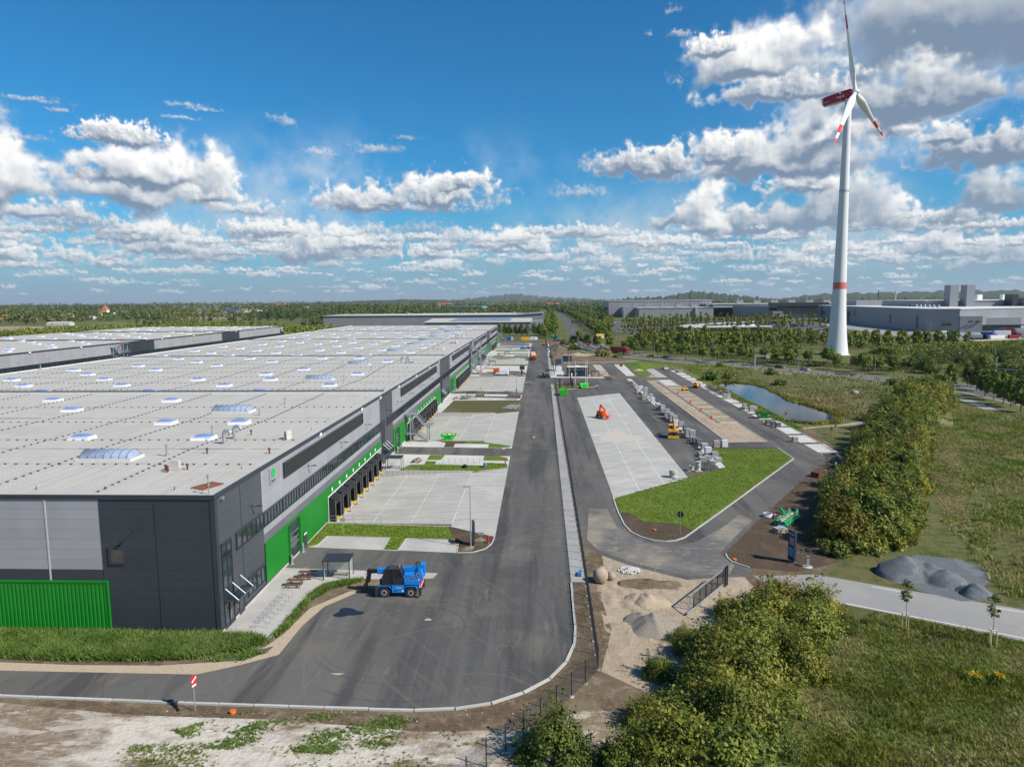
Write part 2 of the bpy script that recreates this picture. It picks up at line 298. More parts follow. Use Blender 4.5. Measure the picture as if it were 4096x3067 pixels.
MAT['skip_green'] = M('skip_green_paint', (.02, .50, .03), .5, var=.15, vs=1.5)
MAT['skip_dark_green'] = M('skip_dark_green_paint', (.01, .17, .03), .5, var=.2)
MAT['rust'] = M('rusty_steel', (.12, .045, .025), .85, var=.35, vs=3)
MAT['red'] = M('red_paint', (.62, .02, .015), .4)
MAT['deep_red'] = M('deep_red_paint', (.30, .025, .03), .5)
MAT['dark_paint'] = M('dark_car_paint', (.02, .022, .026), .3, spec=.6)
MAT['tyre'] = M('tyre', (.035, .032, .028), .9, var=.3, vs=6)
MAT['rim'] = M('wheel_rim', (.5, .5, .51), .4, metal=.6)
MAT['block_grey'] = M('block_stack_grey', (.34, .34, .33), .85, var=.15, vs=2, objrnd=.14)
MAT['block_dark'] = M('block_stack_dark', (.12, .14, .15), .8, var=.15, vs=2, objrnd=.2)
MAT['block_white'] = M('wrapped_stack_white', (.58, .60, .62), .5, var=.2, vs=2)
MAT['pipe_green'] = M('green_pipe', (.01, .30, .13), .45)
MAT['pipe_orange'] = M('orange_pipe', (.70, .14, .03), .5)
MAT['stone'] = M('boulder_stone', (.34, .28, .215), .85, var=.25, vs=1.2)
MAT['rubble'] = M('rubble_stone', (.50, .49, .47), .85, var=.3, vs=2)
MAT['bark'] = M('bark', (.10, .075, .05), .9, var=.3, vs=4)
MAT['straw'] = M('dry_stalk', (.30, .23, .12), .9, var=.3, vs=3)
MAT['tarp_blue'] = M('blue_plastic', (.06, .22, .45), .5)
MAT['hedge_dark'] = M('hedge_core', (.018, .030, .008), .9)
MAT['factory'] = panel('factory_panel', (.25, .255, .275), .02)
MAT['factory_dark'] = panel('factory_dark', (.03, .035, .042), .02)
MAT['grey_hall'] = M('grey_trapezoid_sheet', (.215, .225, .24), .5, var=.06, vs=.1)
MAT['tower_white'] = M('tower_white', (.64, .65, .65), .5, var=.03, vs=.05)
MAT['blade_white'] = M('blade_white', (.80, .80, .79), .35, var=.03, vs=.1)
MAT['band_red'] = M('band_red', (.60, .16, .12), .5)
MAT['blade_red'] = M('blade_red', (.70, .035, .02), .4)
MAT['nacelle_red'] = M('nacelle_red', (.42, .010, .030), .45)
MAT['roof_tile'] = M('clay_roof_tile', (.42, .11, .05), .8, var=.2, vs=.3, objrnd=.2)
MAT['roof_brown'] = M('brown_roof_tile', (.20, .15, .13), .8, var=.2, vs=.3, objrnd=.2)
MAT['plaster'] = M('house_plaster', (.62, .58, .52), .8, var=.1, vs=.3, objrnd=.15)
def glass(name, col=(.02, .03, .035), rough=.06):
    m, nt, N, L, b = nodes(name); P = pos(N)
    c = ramp(N, L, noise(N, L, P, .9, 3), [(.35, tuple(v*.6 for v in col)), (.65, tuple(v*1.9 for v in col))])
    L(c, b.inputs[0]); b.inputs['Roughness'].default_value = rough; b.inputs['IOR'].default_value = 1.6
    b.inputs['Specular IOR Level'].default_value = .9
    bump(N, L, b, noise(N, L, P, .5, 1), .06, .03)
    return m
MAT['glass'] = glass('window_glass'); MAT['dark_glass'] = glass('dark_glass', (.008, .009, .011))
MAT['dome'] = M('dome_polycarbonate', (.16, .24, .50), .22, var=.08, vs=1, spec=.45)
MAT['barrel'] = M('barrel_polycarbonate', (.26, .32, .42), .25, var=.25, vs=.8, spec=.5)
def water():
    m, nt, N, L, b = nodes('water'); P = pos(N)
    b.inputs[0].default_value = (.008, .016, .014, 1); b.inputs['Roughness'].default_value = .05; b.inputs['IOR'].default_value = 1.33
    b.inputs['Specular IOR Level'].default_value = .55
    bump(N, L, b, noise(N, L, P, 1.1, 4, .6, (1, .4, 1)), .22, .05); return m
MAT['water'] = water()
def stripes(name, a, b_, scale, axis='X', rot=45):
    m, nt, N, L, b = nodes(name); tc = N('ShaderNodeTexCoord').outputs['Object']
    mp = N('ShaderNodeMapping'); L(tc, mp.inputs[0]); mp.inputs[2].default_value = (0, R(rot), 0)
    w = N('ShaderNodeTexWave'); w.inputs['Scale'].default_value = scale; L(mp.outputs[0], w.inputs[0])
    L(ramp(N, L, w.outputs[1], [(.49, a), (.51, b_)]), b.inputs[0]); b.inputs['Roughness'].default_value = .5; return m
MAT['hazard'] = stripes('hazard_stripes', (.75, .75, .75), (.6, .02, .02), 1.6)
def foliage(name, dark, bright_tone, tip, tipamt=.3, vs=.5, trans=.25, objvar=.18):
    m, nt, N, L, b = nodes(name)
    tc = N('ShaderNodeTexCoord').outputs['Object']; P = pos(N)
    n1 = noise(N, L, P, vs, 4, .6); n2 = noise(N, L, P, 4.5, 2)
    c = ramp(N, L, mixc(N, L, .45, n1, n2), [(.36, dark), (.62, bright_tone)])  # leaf colour varies at random between a darker and a brighter green
    c = mixc(N, L, ramp(N, L, noise(N, L, P, vs*.7, 4, .6, None, (7, 3, 1)), [(.50, 0), (.66, tipamt)]), c, tip)
    oi = N('ShaderNodeObjectInfo').outputs['Random']
    c = mixc(N, L, 1., c, ramp(N, L, oi, [(0, (1-objvar, 1-objvar*.7, 1-objvar)), (1, (1+objvar, 1+objvar*.8, 1+objvar*.6))]), 'MULTIPLY')
    L(c, b.inputs[0]); b.inputs['Roughness'].default_value = .55; b.inputs['Specular IOR Level'].default_value = .3
    tr = N('ShaderNodeBsdfTranslucent'); L(c, tr.inputs[0]); ms = N('ShaderNodeMixShader'); ms.inputs[0].default_value = trans
    out = nt.nodes['Material Output']; L(b.outputs[0], ms.inputs[1]); L(tr.outputs[0], ms.inputs[2]); L(ms.outputs[0], out.inputs[0])
    return m
MAT['leaf_green'] = foliage('leaf_green', (.045, .075, .010), (.205, .245, .034), (.36, .35, .06), .55)
MAT['leaf_olive'] = foliage('leaf_olive', (.060, .078, .010), (.26, .265, .036), (.46, .39, .06), .6)
MAT['leaf_dark'] = foliage('leaf_dark', (.034, .058, .010), (.14, .18, .028), (.24, .24, .04), .4)
MAT['leaf_autumn'] = foliage('leaf_autumn', (.075, .075, .010), (.22, .19, .025), (.38, .24, .015), .8)
MAT['leaf_poplar'] = foliage('leaf_poplar', (.085, .115, .014), (.23, .25, .036), (.34, .30, .04), .6, .05)
MAT['leaf_street'] = foliage('leaf_street', (.040, .080, .012), (.20, .26, .034), (.33, .33, .05), .5, .2)
MAT['leaf_forest'] = foliage('leaf_forest', (.030, .056, .014), (.105, .140, .030), (.22, .21, .04), .6, .02)
MAT['weed'] = foliage('weed_leaf', (.085, .150, .020), (.22, .32, .070), (.30, .36, .12), .5, .5, .3, 0)
MAT['grass_blade'] = foliage('grass_blade', (.11, .15, .022), (.28, .33, .070), (.48, .41, .19), .75, .16, .3, 0)
MAT['reed'] = foliage('reed', (.19, .175, .06), (.42, .36, .17), (.15, .18, .04), .5, .15, .3, 0)
MAT['yellow_flower'] = M('yellow_flower', (.45, .32, .01), .7)

# ------------------------------------------------------------------ builders
class MB:
    def __init__(s): s.v = []; s.f = []; s.m = []; s.sm = []
    def add(s, vs, fs, mi=0, smooth=False):
        o = len(s.v); s.v += [tuple(v) for v in vs]
        for f in fs: s.f.append(tuple(i+o for i in f)); s.m.append(mi); s.sm.append(smooth)
        return s
    def box(s, x0, x1, y0, y1, z0, z1, mi=0):
        return s.add([(x0, y0, z0), (x1, y0, z0), (x1, y1, z0), (x0, y1, z0), (x0, y0, z1), (x1, y0, z1), (x1, y1, z1), (x0, y1, z1)],
                     [(0, 3, 2, 1), (4, 5, 6, 7), (0, 1, 5, 4), (1, 2, 6, 5), (2, 3, 7, 6), (3, 0, 4, 7)], mi)
    def hexa(s, p, mi=0):   # 8 points, bottom ring then top ring
        return s.add(p, [(0, 3, 2, 1), (4, 5, 6, 7), (0, 1, 5, 4), (1, 2, 6, 5), (2, 3, 7, 6), (3, 0, 4, 7)], mi)
    def beam(s, a, b, w, h=None, mi=0):
        a, b = Vector(a), Vector(b); h = h or w; d = (b-a).normalized()
        up = Vector((0, 0, 1)) if abs(d.z) < .95 else Vector((1, 0, 0))
        r = d.cross(up).normalized()*w/2; u = r.cross(d).normalized()*h/2
        return s.hexa([a-r-u, a+r-u, b+r-u, b-r-u, a-r+u, a+r+u, b+r+u, b-r+u], mi)
    def cyl(s, a, b, r0, r1=None, n=10, mi=0, cap=True):
        a, b = Vector(a), Vector(b); r1 = r0 if r1 is None else r1; d = (b-a).normalized()
        up = Vector((0, 0, 1)) if abs(d.z) < .95 else Vector((1, 0, 0))
        r = d.cross(up).normalized(); u = r.cross(d).normalized()
        vs = [a+(r*math.cos(2*math.pi*i/n)+u*math.sin(2*math.pi*i/n))*r0 for i in range(n)]+[b+(r*math.cos(2*math.pi*i/n)+u*math.sin(2*math.pi*i/n))*r1 for i in range(n)]
        s.add(vs, [(i, i+n, (i+1) % n+n, (i+1) % n) for i in range(n)], mi, True)
        if cap: s.add(vs, [tuple(range(n)), tuple(range(2*n-1, n-1, -1))], mi)
        return s
    def tube(s, pts, r, n=6, mi=0):
        for a, b in zip(pts[:-1], pts[1:]): s.cyl(a, b, r, n=n, mi=mi)
        return s
    def prism(s, pts, z0, z1, mi=0):
        n = len(pts); ar = sum(pts[i][0]*pts[(i+1) % n][1]-pts[(i+1) % n][0]*pts[i][1] for i in range(n))
        if ar < 0: pts = pts[::-1]
        vs = [(p[0], p[1], z0) for p in pts]+[(p[0], p[1], z1) for p in pts]
        return s.add(vs, [tuple(range(n-1, -1, -1)), tuple(range(n, 2*n))]+[(i, (i+1) % n, (i+1) % n+n, i+n) for i in range(n)], mi)
    def xprism(s, pts, y0, y1, mi=0):    # profile in x,z pushed along y
        n = len(pts); ar = sum(pts[i][0]*pts[(i+1) % n][1]-pts[(i+1) % n][0]*pts[i][1] for i in range(n))
        if ar < 0: pts = pts[::-1]
        vs = [(p[0], y0, p[1]) for p in pts]+[(p[0], y1, p[1]) for p in pts]
        return s.add(vs, [tuple(range(n)), tuple(range(2*n-1, n-1, -1))]+[(i, i+n, (i+1) % n+n, (i+1) % n) for i in range(n)], mi)
    def blob(s, c, r, mi=0, n=8, k=5, jit=.12, seed=0):
        q = random.Random(seed); vs = [(c[0], c[1], c[2]+r[2])]
        for j in range(1, k):
            t = math.pi*j/k
            for i in range(n):
                a = 2*math.pi*i/n; e = 1+q.uniform(-jit, jit)
                vs.append((c[0]+r[0]*math.sin(t)*math.cos(a)*e, c[1]+r[1]*math.sin(t)*math.sin(a)*e, c[2]+r[2]*math.cos(t)*e))
        vs.append((c[0], c[1], c[2]-r[2])); fs = [(0, 1+i, 1+(i+1) % n) for i in range(n)]
        for j in range(k-2):
            for i in range(n): a = 1+j*n; fs.append((a+i, a+n+i, a+n+(i+1) % n, a+(i+1) % n))
        a = 1+(k-2)*n; fs += [(a+i, len(vs)-1, a+(i+1) % n) for i in range(n)]
        return s.add(vs, fs, mi, True)
    def mesh(s, name, mats):
        me = bpy.data.meshes.new(name); me.from_pydata(s.v, [], s.f)
        for q in (mats if isinstance(mats, (list, tuple)) else [mats]): me.materials.append(MAT[q] if isinstance(q, str) else q)
        if any(s.m): me.polygons.foreach_set('material_index', s.m)
        if any(s.sm): me.polygons.foreach_set('use_smooth', s.sm)
        me.update(); return me
    def build(s, name, mats, parent=None, loc=(0, 0, 0), rz=0):
        return OB(name, s.mesh(name, mats), parent, loc, rz)

def OB(name, me, parent=None, loc=(0, 0, 0), rz=0, scale=None):
    o = bpy.data.objects.new(name, me); COL.objects.link(o); o.location = loc; o.rotation_euler = (0, 0, rz)
    if scale: o.scale = scale if not isinstance(scale, (int, float)) else (scale,)*3
    if parent: o.parent = parent
    return o
def tag(o, label=None, cat=None, group=None, kind=None):
    if label: o['label'] = label
    if cat: o['category'] = cat
    if group: o['group'] = group
    if kind: o['kind'] = kind
    return o
def thing(name, label, cat, loc=(0, 0, 0), rz=0, group=None): return tag(OB(name, None, None, loc, rz), label, cat, group)
def copy_tree(root, loc, rz=None, label=None, group=None, scale=None):
    def cp(o, par):
        c = o.copy(); COL.objects.link(c)
        if par: c.parent = par
        for ch in o.children: cp(ch, c)
        return c
    r = cp(root, None); r.location = loc
    if rz is not None: r.rotation_euler = (0, 0, rz)
    if label: r['label'] = label
    if group: r['group'] = group
    if scale: r.scale = (scale,)*3
    return r
def text(body, size, mat, parent, loc, rot, ext=.01, name='lettering', align='CENTER'):
    cu = bpy.data.curves.new(name, 'FONT'); cu.body = body; cu.size = size; cu.extrude = ext; cu.align_x = align; cu.align_y = 'CENTER'
    o = bpy.data.objects.new(name, cu); COL.objects.link(o); dg = bpy.context.evaluated_depsgraph_get()
    me = bpy.data.meshes.new_from_object(o.evaluated_get(dg)); bpy.data.objects.remove(o)
    me.materials.clear(); me.materials.append(MAT[mat]); me.name = name
    q = OB(name, me, parent, loc); q.rotation_euler = rot; return q
def patch(name, pts, z, mat, kind='structure', thick=None):
    mb = MB()
    if thick: mb.prism(pts, z-thick, z)
    else:
        n = len(pts); ar = sum(pts[i][0]*pts[(i+1) % n][1]-pts[(i+1) % n][0]*pts[i][1] for i in range(n))
        if ar < 0: pts = pts[::-1]
        mb.add([(p[0], p[1], z) for p in pts], [tuple(range(n))])
    return tag(mb.build(name, mat), kind=kind)
def npmesh(name, V, F, mats, mi=None, smooth=False):
    """V (n,3) float, F (m,k) int"""
    me = bpy.data.meshes.new(name); n, k = F.shape
    me.vertices.add(len(V)); me.vertices.foreach_set('co', V.astype(np.float32).ravel())
    me.loops.add(n*k); me.loops.foreach_set('vertex_index', F.astype(np.int32).ravel())
    me.polygons.add(n); me.polygons.foreach_set('loop_start', np.arange(0, n*k, k, dtype=np.int32)); me.polygons.foreach_set('loop_total', np.full(n, k, np.int32))
    for q in mats: me.materials.append(MAT[q])
    if mi is not None: me.polygons.foreach_set('material_index', mi.astype(np.int32))
    if smooth: me.polygons.foreach_set('use_smooth', np.ones(n, bool))
    me.update(calc_edges=True); return me
NR = np.random.RandomState(3)
def quads(C, Nn, size, aspect=1.6, rs=NR):
    """little leaf quads at centres C facing roughly Nn"""
    n = len(C); T = rs.normal(size=(n, 3)); Nn = Nn/np.linalg.norm(Nn, axis=1, keepdims=True)
    T = T-(T*Nn).sum(1, keepdims=True)*Nn; T /= np.linalg.norm(T, axis=1, keepdims=True)+1e-9; B = np.cross(Nn, T)
    s = (size*(.40+1.25*rs.rand(n)**1.4))[:, None]; a = T*s*aspect/2; b = B*s/2
    V = np.stack([C-a, C+b*.9, C+a, C-b*.9], 1).reshape(-1, 3); F = np.arange(n*4).reshape(n, 4); return V, F
def inpoly(P, poly):
    x, y = P[:, 0], P[:, 1]; c = np.zeros(len(P), bool); n = len(poly)
    for i in range(n):
        x1, y1 = poly[i]; x2, y2 = poly[(i+1) % n]
        if y1 == y2: continue
        t = ((y1 > y) != (y2 > y)) & (x < (x2-x1)*(y-y1)/(y2-y1)+x1); c ^= t
    return c
def scatter(poly, n, rs=NR):
    p = np.array(poly); lo, hi = p.min(0), p.max(0); out = []; tot = 0
    while tot < n:
        q = lo+(hi-lo)*rs.rand(n*2, 2); q = q[inpoly(q, poly)]; out.append(q); tot += len(q)
    return np.concatenate(out)[:n]

# ------------------------------------------------------------------ the ground and everything flat on it
YR = [(98.2, 129.4), (158.4, 198.4), (247.9, 295.9), (351.2, 388.2), (447.6, 486.6)]; PX = -12.8; PIT = -1.1
def clip(poly, ax, val, keep):   # keep = +1: side above val
    out = []
    for a, b in zip(poly, poly[1:]+poly[:1]):
        ia, ib = (a[ax]-val)*keep >= 0, (b[ax]-val)*keep >= 0
        if ia: out.append(a)
        if ia != ib: t = (val-a[ax])/(b[ax]-a[ax]); out.append((a[0]+(b[0]-a[0])*t, a[1]+(b[1]-a[1])*t))
    return out
def holed(poly):
    res = [clip(poly, 0, -31, -1), clip(poly, 0, PX, 1)]; mid = clip(clip(poly, 0, -31, 1), 0, PX, -1)
    ys = [-1e6]+[v for p in YR for v in p]+[1e6]
    for k in range(0, len(ys), 2): res.append(clip(clip(mid, 1, ys[k], 1), 1, ys[k+1], -1))
    return [p for p in res if len(p) > 2]
def hpatch(name, poly, z, mat):
    mb = MB()
    for p in holed(poly):
        n = len(p); ar = sum(p[i][0]*p[(i+1) % n][1]-p[(i+1) % n][0]*p[i][1] for i in range(n))
        if ar < 0: p = p[::-1]
        mb.add([(q[0], q[1], z) for q in p], [tuple(range(n))])
    return tag(mb.build(name, mat), kind='structure')
hpatch('ground', [(-14000, -600), (14000, -600), (14000, 28000), (-14000, 28000)], 0, 'meadow')
hpatch('construction_soil', [(-160, 20), (6, 20), (12, 40), (14, 55), (34, 81), (36, 97), (56, 128), (57.3, 138), (62.5, 147), (66, 170), (66, 330), (60, 345), (52, 368), (38, 398), (24, 420), (22, 560), (-34, 560), (-34, 530), (-160, 530)], .004, 'soil')
patch('chalky_soil', [(-70, 20), (6, 20), (9, 40), (8, 52), (3.5, 52.2), (-1.5, 49.5), (-9, 49.0), (-20, 50.2), (-32, 50.5), (-44.4, 52.0), (-70, 52.4)], .008, 'chalk_soil')
patch('sandy_yard', [(5.2, 58), (9.5, 54), (20, 60), (24, 72), (23.5, 80), (21.2, 79.2), (16.7, 78.4), (14.2, 80.2), (10.5, 82.9), (7.7, 86.0), (7.5, 80), (6.5, 73), (6.9, 66)], .008, 'sand')
patch('gravel_strip', [(-70, 56.9), (-47.6, 56.8), (-29.9, 56.6), (-26.7, 58.25), (-23.95, 60.2), (-23.75, 66.0), (-22.9, 70.3), (-20.1, 74.4), (-19.9, 75.1), (-21.3, 74.3), (-24.3, 70), (-25.0, 64), (-26, 61), (-28.5, 58.8), (-34, 58.0), (-41.6, 57.9), (-48.6, 58.2), (-70, 58.4)], .008, 'verge_sand')
patch('slate_patch', [(-29.5, 58.7), (-27, 59), (-25.2, 60.6), (-25.0, 61.8), (-26.8, 60.6), (-29, 59.6)], .010, 'grey_stain')
patch('brown_verge', [(23.3, 84.5), (24.8, 82.1), (30, 81.0), (36, 84), (43, 96), (62, 125), (63, 140), (58.2, 145.3), (57.0, 140.2), (54.8, 135.7), (51.3, 131.6), (41.8, 116.8), (29.4, 97.2), (25.8, 91.1), (23.1, 87)], .008, 'dark_soil')

ROAD = [(-70, 57.0), (-47.6, 56.8), (-29.9, 56.6), (-26.7, 58.3), (-23.9, 60.2), (-23.7, 66.0), (-22.8, 70.5), (-20, 74.5), (-17.5, 75.8), (-14.5, 76.6), (-12.6, 77.6), (-12.0, 78.6),
        (-12.0, 79.6), (-12.8, 80.0), (-20.1, 80.3), (-31, 81.0), (-31, 88.0), (-20.5, 87.25), (-10.6, 86.4), (-8.6, 86.7), (-7.2, 87.9), (-6.5, 89.8), (-6.2, 92.7), (-6.2, 142.7),
        (-29.6, 144.6), (-31, 144.8), (-31, 151.9), (-19, 151.2), (-11.5, 150.6), (-6.5, 150.2), (-6.2, 153), (-6.0, 238.0), (-31, 240.8), (-31, 247.2), (-6.3, 245.6), (-6.0, 247.2), (-5.9, 300.2), (-31, 305), (-31, 311), (-5.9, 309),
        (-5.9, 388.8), (-31, 396), (-31, 402), (-5.9, 400), (-5.9, 487), (-6, 515.5), (-9, 524), (-30, 532), (-30, 556), (0, 549.8), (4.0, 538), (4.2, 510), (3.8, 296), (9.8, 288.8), (27, 286.2), (36.3, 283.6), (35.0, 294.5), (29.5, 300.6),
        (30.6, 352.7), (36.4, 352.4), (35.9, 294.5), (41.8, 290), (42, 286.3), (52.5, 287), (52.4, 327), (57.6, 325), (58.1, 320), (58.3, 226), (57.9, 196), (57.4, 165), (57.7, 146), (57.0, 140.2), (54.8, 135.7), (51.3, 131.6), (41.8, 116.8), (29.4, 97.2), (25.8, 91.1), (23.1, 87), (23.1, 84.3), (24.8, 82.1),
        (24.6, 79.4), (21.2, 79.2), (16.7, 78.4), (14.2, 80.2), (10.5, 82.9), (7.7, 86.2), (5.9, 89.2), (5.6, 92), (5.5, 267), (3.9, 267.5), (3.3, 66.7), (3.0, 62.8), (2.1, 59.5), (.6, 56.7), (-1.6, 54.5), (-4.1, 52.9), (-6.8, 52.05), (-10, 51.75), (-17.2, 51.9), (-31.6, 52.4), (-44.4, 52.9), (-70, 53.9)]
patch('asphalt_road', ROAD, .012, 'asphalt')
patch('dusty_crossing', [(6.2, 92), (7.2, 88.3), (10.8, 84), (14.5, 81.2), (16.8, 79.6), (22, 80.2), (23.4, 83), (22.6, 87), (26, 93), (31, 101), (29.5, 103), (25, 96.5), (20.5, 91.2), (17.5, 89.5), (13.5, 91), (10.8, 97), (10.2, 106), (7.4, 106)], .016, 'dusty_asphalt')
patch('access_road', [(24.6, 79.6), (32, 80.3), (37, 77.6), (41, 75.6), (49.4, 71.4), (80, 56.8), (80, 48.6), (45.2, 64.4), (37.5, 69), (32.1, 72.0), (26, 76.5)], .010, 'old_road')
for k, (a, b) in enumerate([((32.1, 72.4), (45.2, 65.2)), ((45.2, 65.2), (66, 55.6)), ((36.9, 76.9), (39.4, 75.6)), ((46.6, 71.9), (66, 62.6))]):
    d = Vector((b[0]-a[0], b[1]-a[1])).normalized(); nx, ny = -d.y*.06, d.x*.06
    patch('road_line', [(a[0]-nx, a[1]-ny), (b[0]-nx, b[1]-ny), (b[0]+nx, b[1]+ny), (a[0]+nx, a[1]+ny)], .014, 'white_paint')

# kerbs: every stone a part of its kerb
KM = {}
def kerb(name, pts, seg=1.0, w=.16, h=.12, z0=0., gap=.03, jit=.012):
    root = tag(OB(name, None), kind='structure')
    if seg not in KM: mb = MB().box(-.5, .5, -.5, .5, 0, 1); KM[seg] = mb.mesh('kerb_stone', 'kerb')
    for a, b in zip(pts[:-1], pts[1:]):
        a, b = Vector(a), Vector(b); Ln = (b-a).length; n = max(1, round(Ln/seg)); s = Ln/n; d = (b-a)/Ln; ang = math.atan2(d.y, d.x)
        for i in range(n):
            c = a+d*s*(i+.5); j = rnd.uniform(-jit, jit)
            o = OB('kerb_stone', KM[seg], root, (c.x-d.y*j, c.y+d.x*j, z0), ang+rnd.uniform(-.004, .004), (s-gap, w, h+rnd.uniform(-.008, .008)))
    return root
kerb('kerb', [(-50.8, 53.15), (-44.4, 52.8), (-31.6, 52.3), (-17.2, 51.8), (-10, 51.65), (-6.8, 51.95), (-4.0, 52.8), (-1.5, 54.4), (.7, 56.6), (2.2, 59.4), (3.1, 62.8), (3.38, 66.7), (3.42, 77.3)], 3.1, .24, .14, jit=.03, gap=.10)
kerb('kerb', [(11.72, 112), (11.7, 104), (11.95, 98), (12.5, 95), (13.5, 93), (15.0, 91.6), (16.6, 91.2), (18.0, 91.6), (19.4, 92.8), (26.8, 104.0), (50.6, 140.5), (50.9, 151.1)], 1.6, .2)
kerb('kerb', [(23.3, 86.8), (23.15, 85.2), (23.4, 83.9), (24.9, 82.2)], 1.0, .16)
kerb('kerb', [(-29.5, 88.3), (-29.2, 92.5), (-20.45, 92.0), (-20.5, 87.3), (-18.4, 87.15), (-18.2, 91.75), (-11.0, 91.2), (-10.7, 86.45), (-8.6, 86.75), (-7.2, 87.95), (-6.5, 89.85), (-6.25, 92.6), (-13.0, 96.9), (-23, 97.5), (-31, 98.7)], 1.2, .14, .11)

# yards: concrete panels that fall towards the dock doors; the joints are the paler bedding between them
def yz(x): return PIT*(1-min(max((x+31)/(PX+31), 0), 1))+.03
XB = [-31, -25, -19, PX]
WE = MB().box(-.48, .48, -.1, .1, 0, 1).mesh('wall_element', 'wall_concrete')
def railing(x0, x1, y, label):
    t = thing('railing', label, 'railing', (x0, y, .1), 0, 'guard rails beside the loading yards')
    w = x1-x0; mb = MB(); mb.tube([(0, 0, 1.05), (w, 0, 1.05)], .025).tube([(0, 0, .55), (w, 0, .55)], .02); mb.build('rail', 'galv', t)
    pm = MB().cyl((0, 0, -.15), (0, 0, 1.05), .022, n=6).mesh('post', 'galv'); n = 4 if w > 3 else 3
    for i in range(n): OB('post', pm, t, (w*i/(n-1), 0, 0))
    return t
for k, (y0, y1) in enumerate(YR):
    root = tag(OB('concrete_yard', None), kind='structure'); n = round((y1-y0)/4.7); near = k < 2
    und = MB(); und.add([(-31, y0, yz(-31)-.012), (PX, y0, yz(PX)-.012), (PX, y1, yz(PX)-.012), (-31, y1, yz(-31)-.012)], [(0, 1, 2, 3)])
    ya, yb = y0-1.4, y1-1.0; ca, cb = y0-5.4, y1+2.7
    und.add([(PX, ya, .018), (-6.22, ca, .018), (-6.22, cb, .018), (PX, yb, .018)], [(0, 1, 2, 3)]); und.build('bedding', 'joint', root)
    for i in range(n):
        a, b = y0+(y1-y0)*i/n+.03, y0+(y1-y0)*(i+1)/n-.03
        for xa, xb in zip(XB[:-1], XB[1:]):
            xa2, xb2 = xa+.05, xb-.05
            mb = MB(); za, zb = yz(xa2), yz(xb2); mb.hexa([(xa2, a, za-.1), (xb2, a, zb-.1), (xb2, b, zb-.1), (xa2, b, za-.1), (xa2, a, za), (xb2, a, zb), (xb2, b, zb), (xa2, b, za)]); mb.build('concrete_panel', 'concrete', root)
        f0, f1 = i/n, (i+1)/n; xa, xb = PX+.05, -6.22
        P0 = [ya+(yb-ya)*f0+.03, ca+(cb-ca)*f0+.03, ca+(cb-ca)*f1-.03, ya+(yb-ya)*f1-.03]
        mb = MB(); mb.prism([(xa, P0[0]), (xb, P0[1]), (xb, P0[2]), (xa, P0[3])], -.07, .03); mb.build('concrete_panel', 'concrete', root)
    # retaining walls on both sides of the sunken part
    for side, yy in ((0, y0-.1), (1, y1+.1)):
        wr = thing('retaining_wall', ['low', 'pale'][side]+' concrete retaining wall on the %s side of the %s loading yard' % (['near', 'far'][side], ['first', 'second', 'third', 'fourth', 'fifth'][k]), 'wall')
        nn = 18
        for i in range(nn):
            x = -31+(i+.5)*(PX+31)/nn; zb = yz(x)-.3; zt = .22 if x < -23 else .16
            OB('wall_element', WE, wr, (x, yy, zb), 0, (1, 1, zt-zb))
    nm = ['first', 'second', 'third', 'fourth', 'fifth'][k]
    for side, yy in ((0, y0-.1), (1, y1+.1)):
        w = ['near', 'far'][side]
        railing(-30.8, -27.2, yy, 'grey tube railing by the dock doors on the %s edge of the %s loading yard' % (w, nm))
        railing(-27.0, -23.0, yy, 'grey tube railing further from the wall on the %s edge of the %s loading yard' % (w, nm))

# paved zones, bays and little lawns between the yards
LZ = .07
def lawn(pts, mat='lawn', z=LZ, name='lawn'): return patch(name, pts, z, mat, thick=z-.002)
patch('paving', [(-31, 63.6), (-25.8, 63.3), (-25.5, 73.4), (-25.0, 76.4), (-21.9, 77.7), (-14.5, 77.9), (-12.6, 78.2), (-12.2, 79.7), (-20.1, 80.25), (-31, 80.95)], .05, 'paving', thick=.05)
for p in ([(-30.6, 88.2), (-29.3, 89.6), (-29.1, 92.4), (-20.5, 91.9), (-20.5, 87.3)], [(-18.4, 87.25), (-18.2, 91.6), (-10.9, 91.1), (-10.7, 86.5)]): patch('parking_bay', p, .05, 'paving', thick=.04)
lawn([(-31, 88.4), (-30.6, 88.3), (-29.4, 89.6), (-29.2, 92.6), (-20.4, 92.1), (-20.4, 87.4), (-18.5, 87.3), (-18.3, 91.8), (-11.8, 91.3), (-12.4, 94), (-13.2, 96.7), (-23, 97.4), (-31, 98.1)])
lawn([(-11.8, 91.3), (-10.9, 91.25), (-10.6, 86.6), (-8.7, 86.9), (-7.3, 88.0), (-6.6, 89.9), (-6.35, 92.5), (-13.2, 96.7), (-12.4, 94)], 'dark_soil', name='dug_soil')
def zone(y0, y1, ya, yb): patch('paving', [(-31, y0), (-6.2, ya), (-6.2, yb), (-31, y1)], .005, 'paving')
patch('paving', [(-31, 129.6), (PX, 129.6), (-11, 129.8), (-6.25, 132.3), (-6.25, 142.6), (-29.6, 144.5), (-31, 144.7)], .03, 'pale_concrete')
lawn([(-26.8, 131.0), (-25.6, 135), (-22.8, 135), (-23, 138), (-20.8, 137.7), (-20.8, 135.1), (-11.1, 134.2), (-10.8, 136.6), (-6.6, 135.9), (-6.35, 132.6), (-12, 129.8), (-26.8, 129.9)])
lawn([(-11.5, 138.6), (-11.6, 142.9), (-8.7, 142.6), (-6.8, 141), (-6.4, 138.3)]); lawn([(-23, 139), (-23, 143.6), (-19.9, 143.4), (-20.2, 139)])
patch('paving', [(-31, 152), (-11.5, 150.75), (-6.3, 150.4), (-6.25, 152.9), (PX, 156.8), (PX, 158.1), (-31, 158.1)], .03, 'pale_concrete')
